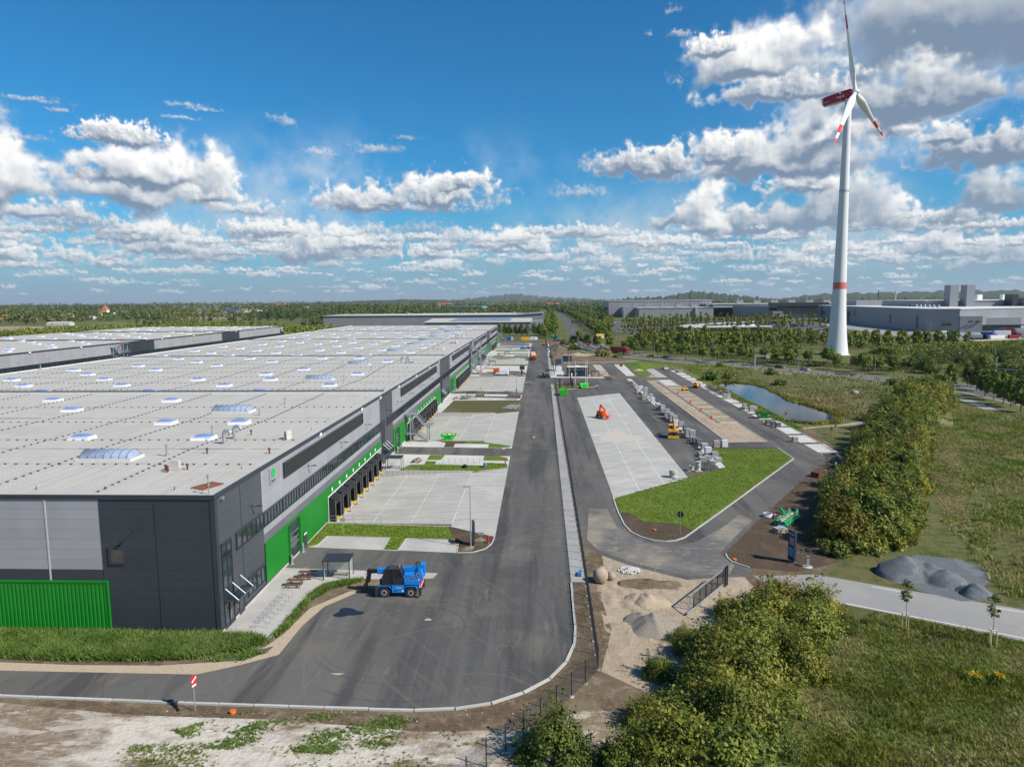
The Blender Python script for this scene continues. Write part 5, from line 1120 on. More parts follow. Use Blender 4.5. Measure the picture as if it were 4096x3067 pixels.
def van(loc, rz, label, mat='white'):
    t = thing('van', label, 'van', loc, rz)
    MB().xprism([(-2.8, .4), (2.7, .4), (2.8, .75), (2.65, 1.15), (1.95, 1.35), (1.25, 2.3), (.9, 2.48), (-2.7, 2.5), (-2.82, 1.2)], -.98, .98).build('body', mat, t)
    MB().xprism([(1.98, 1.38), (1.30, 2.22), (1.24, 2.18), (1.9, 1.36)], -.86, .86).hexa([(1.0, -.995, 1.4), (1.78, -.995, 1.4), (1.78, .995, 1.4), (1.0, .995, 1.4), (1.0, -.99, 2.05), (1.35, -.99, 2.05), (1.35, .99, 2.05), (1.0, .99, 2.05)]).build('window', 'dark_glass', t)
    for x in (-1.8, 1.85):
        for y in (-.88, .88): wheel(t, x, y, .36, .24)
    MB().box(2.6, 2.83, -.9, .9, .42, .68).box(-2.8, 2.2, -1.0, -.985, .6, .72).build('bumper', 'black', t)
    for y in (-.7, .7): MB().box(2.6, 2.79, y-.2, y+.2, .9, 1.12).build('headlight', 'galv', t)
    return t
van((-16.45, 301.0, .03), R(176), 'white panel van parked behind the third loading yard')
def pickup(loc, rz, label):
    t = thing('pickup', label, 'truck', loc, rz)
    MB().xprism([(.0, .45), (2.9, .45), (3.0, 1.1), (2.1, 1.25), (1.5, 2.1), (.0, 2.15)], -.98, .98).build('cab', 'dark_paint', t)
    MB().xprism([(2.12, 1.28), (1.55, 2.02), (1.5, 2.0), (2.05, 1.26)], -.85, .85).hexa([(.2, -1.0, 1.3), (1.9, -1.0, 1.3), (1.9, 1.0, 1.3), (.2, 1.0, 1.3), (.2, -.99, 1.9), (1.5, -.99, 1.9), (1.5, .99, 1.9), (.2, .99, 1.9)]).build('window', 'dark_glass', t)
    MB().box(-3.4, -.1, -1.05, 1.05, .75, .85).box(-3.4, -.1, -1.05, -1.0, .85, 1.2).box(-3.4, -.1, 1.0, 1.05, .85, 1.2).box(-3.3, 2.8, -.4, .4, .45, .74).build('load_bed', 'galv', t)
    for x in (-2.2, 2.1):
        for y in (-.88, .88): wheel(t, x, y, .38, .25)
    for i in range(4): MB().box(-3+.6*i, -2.6+.6*i, -.8+.3*i, .2+.2*i, .85, 1.15).build('load', 'pale_wood', t)
pickup((1.6, 290.6, .012), R(-62), 'dark double-cab pickup with a flat bed at the gatehouse junction')
def trailer(loc, rz, label, mat='galv'):
    t = thing('trailer', label, 'trailer', loc, rz); MB().box(-1.4, 1.4, -.75, .75, .5, .6).beam((1.4, 0, .5), (2.4, 0, .5), .08).build('frame', mat, t)
    b = MB()
    for x in np.linspace(-1.4, 1.4, 8): b.beam((x, -.75, .6), (x, -.75, 1.3), .05); b.beam((x, .75, .6), (x, .75, 1.3), .05)
    for y in (-.75, .75): b.beam((-1.4, y, 1.3), (1.4, y, 1.3), .06)
    for x in (-1.4, 1.4): b.beam((x, -.75, 1.3), (x, .75, 1.3), .06)
    b.build('cage', mat, t)
    for y in (-.8, .8): wheel(t, -.1, y, .3, .18)
trailer((-4.4, 267.4, .012), 0, 'grey cage trailer standing alone at the edge of the third yard'); trailer((27.3, 282.7, .012), 0, 'small trailer on the kerb right of the gatehouse', 'anthracite')
def sweeper(loc, rz, label):
    t = thing('tipper_truck', label, 'truck', loc, rz); MB().box(-3.8, 3.6, -.5, .5, .6, 1.0).build('chassis', 'anthracite', t)
    MB().xprism([(2.0, .7), (3.9, .7), (4.0, 1.6), (3.7, 2.7), (2.0, 2.8)], -1.2, 1.2).build('cab', 'truck_orange', t); MB().box(3.82, 3.99, -1.0, 1.0, 1.75, 2.5).build('windscreen', 'dark_glass', t)
    MB().xprism([(-3.4, 1.1), (1.8, 1.1), (1.8, 3.0), (-3.0, 3.2), (-3.9, 2.4)], -1.2, 1.2).build('body', 'truck_orange', t); MB().box(-2.9, 1.7, -1.1, 1.1, 3.12, 3.3).build('roof_panel', 'white', t)
    for x in (-2.6, -1.5, 2.7):
        for y in (-1.05, 1.05): wheel(t, x, y, .5, .3)
    MB().box(-4.1, -3.6, -1.0, 1.0, .6, 2.2).cyl((-4.15, 0, 1.6), (-4.0, 0, 1.6), .5, n=12).build('rear_hopper', 'rust', t); MB().box(-1.2, -.6, -1.7, -1.2, 1.6, 2.4).box(-1.2, -.6, 1.2, 1.7, 1.6, 2.4).build('side_box', 'truck_orange', t)
sweeper((-3.6, 377.4, .012), R(90), 'orange truck with a rusty rear hopper, nearer of the two on the road'); sweeper((-3.9, 388.6, .012), R(90), 'orange truck standing just in front of the other orange truck')
def digger(loc, rz, label, mat, wheels=False, s=1., reach=1.):
    t = thing('excavator', label, 'excavator', loc, rz); t.scale = (s, s, s)
    if wheels:
        MB().box(-1.8, 1.8, -.6, .6, .6, 1.1).build('undercarriage', 'anthracite', t)
        for x in (-1.35, 1.35):
            for y in (-1.0, 1.0): wheel(t, x, y, .52, .45)
        MB().hexa([(-2.55, -1.25, .15), (-2.4, -1.25, .15), (-2.4, 1.25, .15), (-2.55, 1.25, .15), (-2.5, -1.25, .75), (-2.2, -1.25, .75), (-2.2, 1.25, .75), (-2.5, 1.25, .75)]).build('dozer_blade', 'pale_wood' if 0 else 'digger_yellow', t); z = 1.1
    else:
        for y in (-.95, .95): MB().xprism([(-1.5, .1), (-1.7, .4), (-1.4, .75), (1.4, .75), (1.7, .4), (1.5, .1)], y-.28, y+.28).build('track', 'rust', t)
        MB().box(-.8, .8, -.7, .7, .4, .85).build('undercarriage', 'anthracite', t); z = .85
        MB().box(-2.0, -1.85, -1.2, 1.2, .1, .6).build('dozer_blade', 'rust', t)
    MB().box(-1.9, .3, -1.2, 1.2, z+.1, z+.95).box(-2.15, -1.9, -1.1, 1.1, z+.12, z+.8).build('house', mat, t); MB().box(-2.17, -2.15, -1.1, 1.1, z+.1, z+.5).build('counterweight', 'anthracite', t)
    MB().box(-1.5, -.2, -.3, .5, z+.95, z+1.0).build('grille', 'black', t)
    cb_ = MB().xprism([(-.6, z+.1), (1.2, z+.1), (1.15, z+1.0), (.8, z+1.75), (-.6, z+1.75)], .25, 1.18).build('cab', 'dark_glass', t); MB().box(-.65, .85, .22, 1.2, z+1.74, z+1.86).build('cab_roof', mat, cb_)
    MB().beam((.4, -.25, z+.4), (2.2*reach, -.25, z+2.5), .34, .5).beam((2.1*reach, -.25, z+2.5), (3.9*reach, -.25, z+1.9), .3, .42).build('boom', mat, t)
    MB().beam((3.8*reach, -.25, z+2.1), (4.6*reach, -.25, .8), .24, .34).build('stick', 'galv' if wheels else mat, t)
    MB().xprism([(4.3*reach, .3), (5.0*reach, .3), (5.15*reach, .9), (4.6*reach, 1.05)], -.7, .2).build('bucket', 'rust', t)
    for y in (-.9, .9): MB().box(-2.19, -2.17, y-.22, y+.22, z+.35, z+.75).build('warning_plate', 'hazard', t)
    return t
digger((31.0, 163.0, .012), R(78), 'yellow wheeled excavator working at the row of block stacks', 'digger_yellow', True)
digger((56.3, 255.2, .02), R(60), 'yellow mini excavator beside the heap of rusty formwork', 'digger_yellow', s=.72); digger((12.5, 548.5, .02), R(172), 'turquoise excavator at the far end of the site', 'turquoise', s=1.5, reach=1.1)
def roller(loc, rz, label, mat, s=1):
    t = thing('road_roller', label, 'roller', loc, rz); t.scale = (s, s, s)
    for x in (-1.1, 1.1): MB().cyl((x, -.7, .5), (x, .7, .5), .5, n=16).build('drum', 'rust', t)
    MB().box(-1.5, 1.5, -.6, .6, .85, 1.35).build('body', mat, t); MB().beam((-.6, -.5, 1.3), (-.6, -.5, 2.4), .06).beam((-.6, .5, 1.3), (-.6, .5, 2.4), .06).beam((.4, -.5, 1.3), (.4, -.5, 2.4), .06).beam((.4, .5, 1.3), (.4, .5, 2.4), .06).box(-.9, .7, -.65, .65, 2.4, 2.5).build('canopy', mat, t)
roller((2.4, 498, .012), R(85), 'orange road roller at the far end of the long road', 'truck_orange', 1.3); roller((50.4, 246.4, .08), R(20), 'small yellow roller on the unfinished parking bays', 'digger_yellow', .7)
# lorry on the street
t = thing('lorry', 'deep red lorry with a covered trailer on the street', 'truck', (47.5, 420.5, .02), R(-55))
MB().box(-7.5, 4.2, -1.25, 1.25, 1.0, 3.9).build('trailer_box', 'deep_red', t); MB().xprism([(4.6, .6), (6.8, .6), (6.9, 2.0), (6.6, 3.6), (4.6, 3.8)], -1.22, 1.22).build('cab', 'deep_red', t); MB().box(6.72, 6.9, -1.0, 1.0, 2.1, 3.0).build('windscreen', 'dark_glass', t)
for x in (-6.3, -5.1, -3.9, 3.6, 6.0):
    for y in (-1.05, 1.05): wheel(t, x, y, .5, .3)
MB().box(-7.3, 6.0, -.5, .5, .6, 1.0).build('chassis', 'anthracite', t)

# skips
def skip(loc, rz, label, mat='skip_green', closed=False, boxy=False, L=3.6, W=1.8, H=1.5, fill=None):
    t = thing('skip', label, 'skip', loc, rz, 'skips on the building site'); b = .25 if boxy else .85; w = .06
    mb = MB(); x0, x1 = -L/2, L/2
    mb.hexa([(x0+b, -W/2, .12), (x1-b, -W/2, .12), (x1-b, W/2, .12), (x0+b, W/2, .12), (x0+b, -W/2, .18), (x1-b, -W/2, .18), (x1-b, W/2, .18), (x0+b, W/2, .18)])
    for s in (-1, 1): mb.hexa([(x0+b, s*W/2-w/2, .12), (x1-b, s*W/2-w/2, .12), (x1-b, s*W/2+w/2, .12), (x0+b, s*W/2+w/2, .12), (x0, s*W/2-w/2, H), (x1, s*W/2-w/2, H), (x1, s*W/2+w/2, H), (x0, s*W/2+w/2, H)])
    for s, xe, xb in ((-1, x0, x0+b), (1, x1, x1-b)): mb.hexa([(xb-w, -W/2, .12), (xb+w, -W/2, .12), (xb+w, W/2, .12), (xb-w, W/2, .12), (xe-w, -W/2, H), (xe+w, -W/2, H), (xe+w, W/2, H), (xe-w, W/2, H)])
    mb.build('shell', mat, t); rb = MB()
    rb.box(x0-.06, x1+.06, -W/2-.09, -W/2-.02, H-.1, H+.02).box(x0-.06, x1+.06, W/2+.02, W/2+.09, H-.1, H+.02)
    for x in (-.5, .5): rb.box(x-.05, x+.05, -W/2-.12, -W/2-.03, .2, H-.1)
    rb.build('rim', mat, t)
    for x in (-1.25, 1.25): MB().box(x-.3, x+.3, -W/2-.05, -W/2-.035, H*.55, H*.55+.16).build('warning_strip', 'hazard', t)
    if closed: MB().hexa([(x0, -W/2, H), (x1, -W/2, H), (x1, W/2, H), (x0, W/2, H), (x0+.3, -W/4, H+.35), (x1-.3, -W/4, H+.35), (x1-.3, W/4, H+.35), (x0+.3, W/4, H+.35)]).build('lid', mat, t)
    else: MB().box(x0+b*.5, x1-b*.5, -W/2+.05, W/2-.05, H*.6, H*.62).build('inside', 'rust', t)
    if fill:
        q = random.Random(3)
        for i in range(12):
            x, y = q.uniform(-1.2, 1.2), q.uniform(-.6, .6); MB().blob((0, 0, 0), (q.uniform(.2, .45), q.uniform(.15, .3), q.uniform(.15, .3)), seed=i, jit=.3).build('rubbish', q.choice(['white', 'tarp_blue', 'pale_wood', 'rust', 'yellow']), t, (x, y, H*.85), q.uniform(0, 3))
    text('SKIP' if 0 else 'REMEX', .26, 'black', t, (0, -W/2-.06, H*.62), (R(90), 0, 0)); return t
skip((-21.5, 161.6, yz(-21.5)), 0, 'bright green open skip filled with rubbish on the second yard', fill=True); skip((7.7, 236.6, .012), R(90), 'bright green box skip with a rusty inside beside the fence', boxy=True, L=4.2, W=2.3, H=1.9)
skip((15.6, 254.6, .09), R(20), 'bright green closed skip on the entry island', closed=True); skip((59.8, 189.4, .07), R(-4), 'dark green skip on the pond side of the parking lane', 'skip_dark_green', L=4.2)

# ------------------------------------------------------------------ street furniture and small things near the building
def picnic(loc, rz, label):
    t = thing('picnic_table', label, 'table', loc, rz, 'brown picnic tables along the warehouse')
    for k in range(4): OB('table_board', MB().box(-.95, .95, -.085, .085, .72, .76).mesh('table_board', 'wood'), t, (0, -.29+.19*k, 0))
    for s in (-1, 1):
        for k in (0, 1): OB('bench_board', MB().box(-.95, .95, -.07, .07, .43, .47).mesh('bench_board', 'wood'), t, (0, s*(.62+.16*k), 0))
    for x in (-.6, .6): MB().beam((x, -.25, .7), (x, -.7, .0), .06).beam((x, .25, .7), (x, .7, 0), .06).beam((x, -.8, .4), (x, .8, .4), .06).build('trestle', 'anthracite', t, (0, 0, 0))
picnic((-27.25, 78.0, .05), .03, 'picnic table beside the dark shelter, farther of the front pair'); picnic((-27.75, 75.6, .05), .03, 'picnic table by the hoop stands, nearest to the viewer')
picnic((-24.6, 136.9, .03), R(70), 'brown picnic table on the paving behind the first yard'); picnic((-27.4, 226.6, .03), R(80), 'picnic table left of its twin behind the second yard'); picnic((-25.0, 226.6, .03), R(80), 'picnic table next to the shelter behind the second yard')
picnic((-24, 408, .03), R(80), 'small far picnic table behind the fourth yard')
def shelter(loc, rz, label, w=3.0, d=1.9, h=2.25):
    t = thing('shelter', label, 'shelter', loc, rz, 'dark smoking shelters along the yards')
    for x in (-w/2, w/2):
        for y in (-d/2, d/2): MB().box(-.05, .05, -.05, .05, 0, h).build('post', 'anthracite', t, (x, y, 0))
    mb = MB().hexa([(-w/2-.1, -d/2-.15, h), (w/2+.1, -d/2-.15, h), (w/2+.1, d/2+.15, h+.12), (-w/2-.1, d/2+.15, h+.12), (-w/2-.1, -d/2-.15, h+.1), (w/2+.1, -d/2-.15, h+.1), (w/2+.1, d/2+.15, h+.22), (-w/2-.1, d/2+.15, h+.22)]).build('roof', 'anthracite', t)
    rb = MB()
    for i in range(10): x = -w/2+w*i/9; rb.hexa([(x-.04, -d/2-.1, h+.1), (x+.04, -d/2-.1, h+.1), (x+.04, d/2+.1, h+.22), (x-.04, d/2+.1, h+.22), (x-.04, -d/2-.1, h+.15), (x+.04, -d/2-.1, h+.15), (x+.04, d/2+.1, h+.27), (x-.04, d/2+.1, h+.27)])
    rb.build('roof_rib', 'anthracite', mb)
    cg = MAT.get('clear_glass')
    if cg is None:
        m_, nt_, N_, L_, b_ = nodes('clear_glass'); b_.inputs[0].default_value = (.75, .82, .80, 1); b_.inputs['Roughness'].default_value = .03; b_.inputs['Alpha'].default_value = .16; b_.inputs['Specular IOR Level'].default_value = .7; MAT['clear_glass'] = m_
    MB().box(-w/2+.05, w/2-.05, d/2-.01, d/2+.01, .15, h-.1).build('glass_wall', 'clear_glass', t)
    for x in (-w/2, w/2): MB().box(x-.01, x+.01, -d/2+.06, d/2-.06, .15, h-.1).build('glass_wall', 'clear_glass', t)
    bn = MB().box(-w/2+.5, w/2-.5, d/2-.6, d/2-.25, .42, .48).build('bench', 'pale_wood', t); MB().box(-w/2+.6, -w/2+.66, d/2-.55, d/2-.3, 0, .42).box(w/2-.66, w/2-.6, d/2-.55, d/2-.3, 0, .42).build('bench_leg', 'anthracite', bn)
shelter((-23.6, 78.25, .05), .03, 'dark ribbed shelter with glass sides beside the blue telehandler'); shelter((-28.0, 131.4, .03), 0, 'dark shelter behind the dock railing of the first yard'); shelter((-22.4, 227.0, .03), 0, 'dark shelter behind the young lawn of the second yard')
shelter((-23.5, 343.5, .04), 0, 'dark shelter behind the orange boom lift'); shelter((-19.3, 407, .04), 0, 'farthest dark shelter along the long warehouse'); shelter((22.7, 292.4, .04), 0, 'dark shelter on the paving right of the gatehouse')
hoop = MB().tube([(-.55, 0, 0), (-.55, 0, .8), (-.47, 0, .88), (.47, 0, .88), (.55, 0, .8), (.55, 0, 0)], .028, 6).mesh('bike_hoop', 'galv')
ORD = ['first', 'second', 'third', 'fourth', 'fifth', 'sixth', 'seventh', 'eighth', 'ninth', 'tenth', 'eleventh', 'twelfth', 'thirteenth', 'fourteenth', 'fifteenth', 'sixteenth', 'seventeenth', 'eighteenth']
for i in range(8): tag(OB('bike_hoop', hoop, None, (-27.62+.005*i, 65.2+i*1.03, .05), .03), 'grey tube bike hoop, %s from the near end of the row before the entrance' % ORD[i], 'bike stand', 'bike hoops before the entrance')
for i in range(7): tag(OB('bike_hoop', hoop, None, (-19.3+i*1.22, 135.9, .07), R(90)), 'grey bike hoop on the grass behind the first yard, %s from the left' % ORD[i], 'bike stand', 'bike hoops behind the first yard')
for i in range(12): tag(OB('bike_hoop', hoop, None, (-19.2+i*.98, 227.4, .07), R(90)), 'grey bike hoop behind the second yard, %s from the left' % ORD[i], 'bike stand', 'bike hoops behind the second yard')
lp = None
for (x, y, l) in [(-9.1, 88.3, 'nearest tall lamp pole, standing in the dug up island'), (-7.6, 223.6, 'tall lamp pole beside the bundle of steel poles'), (-8.2, 307, 'tall lamp pole behind the third loading yard'), (-7.8, 412, 'tall lamp pole left of the two orange trucks'), (-8.4, 520, 'farthest tall lamp pole on the long road'), (-9.4, 458, 'tall lamp pole in front of the blue boom lift')]:
    if lp is None:
        lp = thing('lamp_pole', l, 'lamp', (x, y, .05), 0, 'lamp poles along the yards'); MB().cyl((0, 0, 0), (0, 0, 8.2), .085, .05, 8).cyl((0, 0, 0), (0, 0, .12), .4, n=10).build('pole', 'steel', lp); MB().box(-.9, .05, -.1, .1, 8.12, 8.2).build('lamp_head', 'galv', lp)
    else: copy_tree(lp, (x, y, .05), 0, l)
def totem(loc, rz, label, w, d, h, big=False):
    t = thing('sign_totem', label, 'sign', loc, rz); MB().box(-d/2, d/2, -w/2, w/2, .25, h).build('panel', 'anthracite', t); MB().box(-d/2+.03, d/2-.03, -w/2+.1, w/2-.1, 0, .25).build('base', 'steel', t)
    for s in (1, -1):
        rz_ = (R(90), 0, R(90*s)); x = s*(d/2+.006)
        text('BAYTREE', w*.21, 'white', t, (x, 0, h-.42), rz_, .004)
        for k in range(4): MB().box(x-.004, x+.004, -w*.36, w*.30-.1*(k % 2), h-1.0-.22*k, h-.93-.22*k).build('text_line', 'white', t)
        MB().box(x-.004, x+.004, -w*.4, w*.4, .75, h*.48).build('colour_field', 'turquoise' if not big else 'tarp_blue', t)
        MB().add([(x+s*.002, -w*.4, .75), (x+s*.002, w*.4, .75), (x+s*.002, w*.4, 1.25), (x+s*.002, -w*.4, .95)], [(0, 1, 2, 3)]).build('colour_wedge', 'skip_green', t)
totem((30.6, 84.2, .0), R(18), 'tall dark park sign totem with white lines beside the hedge', 1.2, .30, 3.95, True); totem((-8.85, 89.35, 0), R(12), 'dark sign totem in the dug up island by the first yard', 1.1, .28, 3.3)
totem((-7.7, 226.3, .07), R(8), 'dark sign totem beside the second tall lamp pole', 1.1, .3, 3.4); totem((-8.0, 296.6, .07), R(8), 'dark sign totem before the third drive', 1.1, .3, 3.4); totem((7.0, 253, .1), R(8), 'dark sign totem on the entry island', 1.2, .4, 3.8)
MB_ = MB(); t = thing('display_board', 'dark display board on a post at the third drive', 'sign', (-7.9, 305, 0)); MB().box(-1.1, 1.1, -.15, .15, 1.9, 3.6).build('board', 'anthracite', t); MB().box(-.12, .12, -.1, .1, 0, 1.9).build('post', 'anthracite', t)
t = thing('pay_pillar', 'small silver service pillar beside the big totem', 'pillar', (31.9, 82.6, 0)); MB().box(-.16, .16, -.12, .12, .05, 1.35).build('housing', 'steel', t); MB().box(-.12, .12, -.13, -.12, 1.1, 1.28).build('display', 'dark_glass', t); MB().cyl((0, 0, 0), (0, 0, .06), .6, n=10).build('foundation', 'wall_concrete', t)
def hydrant(loc, label):
    t = thing('hydrant', label, 'hydrant', loc, 0, 'red pillar hydrants'); MB().cyl((0, 0, .1), (0, 0, .95), .11, n=10).blob((0, 0, .98), (.13, .13, .1), jit=0).build('body', 'red', t); MB().cyl((0, 0, 0), (0, 0, .1), .15, n=10).build('base', 'steel', t); MB().cyl((-.17, 0, .75), (.17, 0, .75), .06, n=8).build('outlet', 'red', t)
hydrant((-6.95, 90.1, .05), 'red pillar hydrant at the tip of the first island'); hydrant((-6.9, 135.0, .1), 'red pillar hydrant on the second lawn island'); hydrant((-6.7, 229.3, .05), 'red pillar hydrant at the second soil bed'); hydrant((-6.6, 301.3, .05), 'red pillar hydrant by the third drive')
def small_sign(loc, rz, label, kind='plate', h=2.2):
    t = thing('road_sign', label, 'sign', loc, rz)
    MB().cyl((0, 0, 0), (0, 0, h), .035, n=8).build('post', 'steel', t)
    if kind == 'disc':
        d = MB().cyl((.04, 0, h-.32), (.06, 0, h-.32), .32, n=24).build('disc', 'red', t); MB().beam((.065, -.22, h-.47), (.065, .22, h-.17), .01, .11).build('bar', 'white', d); MB().box(.04, .06, -.21, .21, h-.92, h-.68).build('plate', 'hazard', t)
    elif kind == 'dark': MB().cyl((-.02, 0, h-.45), (.03, 0, h-.45), .45, n=24).build('disc', 'anthracite', t)
    else: MB().box(-.35, .35, -.06, -.04, h-.35, h).build('plate', 'galv', t)
small_sign((-27.3, 51.2, 0), R(-18), 'red and white round road sign with a striped plate in the foreground', 'disc', 2.95)
small_sign((19.0, 94.0, .05), R(75), 'round sign seen from its dark back on the green triangle', 'dark', 3.3); small_sign((-27.3, 93.3, .07), 0, 'small grey parking sign on the first lawn'); small_sign((-20.6, 141.2, .07), 0, 'small grey parking sign on the second lawn square'); small_sign((-20.5, 240.3, .03), 0, 'small grey sign beside the third drive')
small_sign((-7.9, 89.9, 0), 0, 'thin marker post between the totem and the hydrant', 'plate', 1.6)
t = thing('hose', 'black hose curving over the kerb beside the red sign', 'hose', (0, 0, 0)); 
MB().tube([(-28.6, 51.1, .05), (-28.9, 51.5, .14), (-29.4, 51.9, .2), (-30.0, 52.2, .2), (-30.6, 52.4, .1)], .09, 8).build('tube', 'black', t)
for (x, y, l) in [(-24.2, 51.0, 'orange pipe ring in the verge right of the red sign'), (23.8, 84.6, 'orange pipe stub in the pale gravel corner'), (15.8, 95.7, 'orange ring with a yellow tipped stake in the soil bed')]:
    tag(OB('pipe_stub', MB().cyl((0, 0, 0), (0, 0, .22), .24, n=14, cap=False).cyl((0, 0, .18), (0, 0, .22), .26, .24, n=14).mesh('pipe_stub', 'pipe_orange'), None, (x, y, .01)), l, 'pipe')
for (x, y), l in zip([(46.4, 237.2), (45.9, 215.4), (46.1, 201.5), (45.6, 187.4)], ['farthest', 'second farthest', 'second nearest', 'nearest']): tag(OB('manhole_pipe', MB().cyl((0, 0, 0), (0, 0, 1.0), .3, n=12).mesh('manhole_pipe', 'pipe_orange'), None, (x, y, .05)), 'upright orange manhole pipe in the sand island, %s of four' % l, 'pipe', 'orange manhole pipes')
tag(OB('rubbish_bag', MB().blob((0, 0, .35), (.55, .4, .4), jit=.35, seed=4).mesh('rubbish_bag', 'black'), None, (-14.6, 132.2, .07)), 'black plastic rubbish bag on the lawn behind the first yard', 'bag')
t = thing('waste_bin', 'blue round bin on the lawn behind the first yard', 'bin', (-10.7, 132.6, .07)); MB().cyl((0, 0, 0), (0, 0, .85), .28, .34, 12).build('body', 'tarp_blue', t); MB().cyl((0, 0, .85), (0, 0, .9), .35, n=12).build('rim', 'galv', t)
t = thing('steel_pole_bundle', 'bundle of long galvanised poles on the young lawn', 'poles', (-8.4, 207.8, .3), R(76))
for i in range(10): u = rnd.uniform(-.25, .25); MB().cyl((-4.4+rnd.random()*.8, -2.0+i*.42+u, .05+.08*(i % 2)), (4.2+rnd.random(), -1.6+i*.36-u*1.5, .15+.1*(i % 2)), .11, .06, 8).build('pole', 'galv', t)
for y, x in ((-3, 0), (3, 0)): MB().box(y-.1, y+.1, -1.9, 1.9, -.3, -.08).build('bearer', 'pale_wood', t)
def pallet(loc, rz, label):
    t = thing('pallet', label, 'pallet', loc, rz, 'loose wooden pallets')
    for i in range(5): OB('board', MB().box(-.6, .6, -.07, .07, .12, .145).mesh('board', 'pale_wood'), t, (0, -.34+.17*i, 0))
    for x in (-.5, 0, .5): MB().box(x-.05, x+.05, -.4, .4, 0, .12).build('bearer', 'pale_wood', t)
for x, y, r, l in [(-22.4, 196.9, .3, 'wooden pallet on the second yard, left of three'), (-21.2, 197.2, 1.2, 'wooden pallet on the second yard, middle of three'), (-19.6, 196.9, .1, 'wooden pallet on the second yard, right of three'), (29.4, 129.6, .2, 'wooden pallet under the concrete rings'), (28.0, 130.3, .5, 'wooden pallet beside the concrete rings')]: pallet((x, y, yz(x) if x < 0 else .02), r, l)

# flagpoles, barrier posts, gatehouse
for (x, y, l) in [(8.9, 289.2, 'white flagpole left of the gatehouse'), (11.8, 289.1, 'white flagpole before the gatehouse corner'), (13.1, 264.7, 'white flagpole on the entry island'), (17.1, 265.8, 'left one of the two close white flagpoles'), (17.7, 265.9, 'right one of the two close white flagpoles')]:
    t = thing('flagpole', l, 'flagpole', (x, y, .05), 0, 'white flagpoles at the entrance'); MB().cyl((0, 0, 0), (0, 0, 9.2), .09, .05, 8).build('pole', 'white', t); MB().blob((0, 0, 9.25), (.1, .1, .1), jit=0).build('finial', 'galv', t)
for (x, y, l, h) in [(9.0, 280.4, 'low orange barrier post', 1.2), (14.0, 279.2, 'tall orange barrier pillar with a turquoise sign before the gatehouse', 2.7)]:
    t = thing('barrier_post', l, 'barrier', (x, y, .012)); MB().box(-.22, .22, -.2, .2, 0, h).build('housing', 'pipe_orange', t)
    if h > 2: MB().box(-.1, .9, -.25, -.2, h, h+.5).build('plate', 'turquoise', t)
t = thing('gatehouse', 'flat dark gatehouse with shaded windows', 'building', (15.6, 296.6, 0))
MB().box(-4.5, 4.5, -3.2, 3.2, 2.35, 3.75).box(-4.5, -3.2, -3.2, 3.2, 0, 2.35).box(3.3, 4.5, -3.2, 3.2, 0, 2.35).box(.2, 1.3, -3.2, -3.0, 0, 2.35).box(-3.2, 3.3, -3.2, -3.05, 0, .7).box(-3.2, 3.3, 2.9, 3.2, 0, 2.35).build('wall', 'anthracite', t)
MB().box(-4.6, 4.6, -3.3, 3.3, 3.75, 3.95).build('parapet', 'anthracite', t); MB().box(-4.3, 4.3, -3.0, 3.0, 3.951, 3.97).build('roof', 'roof_white', t)
for a, b in ((-3.1, -1.6), (-1.5, .1), (1.4, 3.2)): w = MB().box(a, b, -3.12, -3.06, .75, 2.3).build('window', 'glass', t); MB().box((a+b)/2-.03, (a+b)/2+.03, -3.16, -3.12, .75, 2.3).build('mullion', 'anthracite', w)
MB().box(.25, 1.2, -3.26, -3.21, .05, 2.2).build('door', 'dark_glass', t)
for x in (-3.2, -1.9, -.6, .7, 2.0): MB().beam((x, -3.2, 2.7), (x+.25, -3.8, 3.1), .12).build('wall_lamp', 'galv', t)
MB().box(-.8, .6, -1, .4, 3.97, 4.4).build('roof_unit', 'white', t)
t = thing('glass_canopy', 'glass shelter with a steeply tilted dark roof left of the gatehouse', 'shelter', (8.6, 319, 0))
MB().hexa([(-1.9, -2.2, 3.0), (1.6, -2.6, 3.0), (1.9, 2.4, 5.0), (-1.6, 2.4, 5.0), (-1.9, -2.2, 3.15), (1.6, -2.6, 3.15), (1.9, 2.4, 5.15), (-1.6, 2.4, 5.15)]).build('roof', 'anthracite', t)
for x in (-1.6, 1.4): MB().box(x-.12, x+.12, -2.2, -1.9, 0, 3.0).build('post', 'anthracite', t); MB().box(x-.12, x+.12, 1.7, 2.0, 0, 4.7).build('post', 'anthracite', t)
MB().box(-1.5, 1.3, 1.8, 1.84, .2, 3.0).build('glass_wall', 'clear_glass', t)
t = thing('dark_screen', 'large dark rectangular panel wall with a pale top edge behind the gatehouse', 'screen', (13.6, 364, 0)); MB().box(-2.5, 2.5, -.2, .2, .3, 3.4).build('panel', 'anthracite', t); MB().box(-2.55, 2.55, -.5, .5, 3.4, 3.55).build('cap', 'white', t)
for x in (-2.2, 2.2): MB().box(x-.1, x+.1, -.1, .1, 0, .3).build('foot', 'steel', t)
t = thing('sliding_gate', 'dark sliding gate leaf seen edge on at the entry island', 'gate', (11.9, 254.2, .1)); MB().beam((0, 0, .15), (-.2, 22, .15), .1).beam((0, 0, 2.35), (-.2, 22, 2.35), .08).build('rail', 'anthracite', t)
b_ = MB()
for i in range(110): b_.box(-.02-.0018*i, .02-.0018*i, i*.2, i*.2+.06, .15, 2.35)
b_.build('bar_infill', 'anthracite', t)
t = thing('sliding_gate', 'open steel sliding gate standing diagonally behind the foreground bushes', 'gate', (14.8, 69.0, 0), math.atan2(7.7, 5.6)); L_g = 9.5
MB().beam((0, 0, .25), (L_g, 0, .25), .16).beam((1.6, 0, 1.95), (L_g, 0, 1.95), .1).beam((0, 0, .25), (1.6, 0, 1.95), .1).build('frame', 'galv', t)
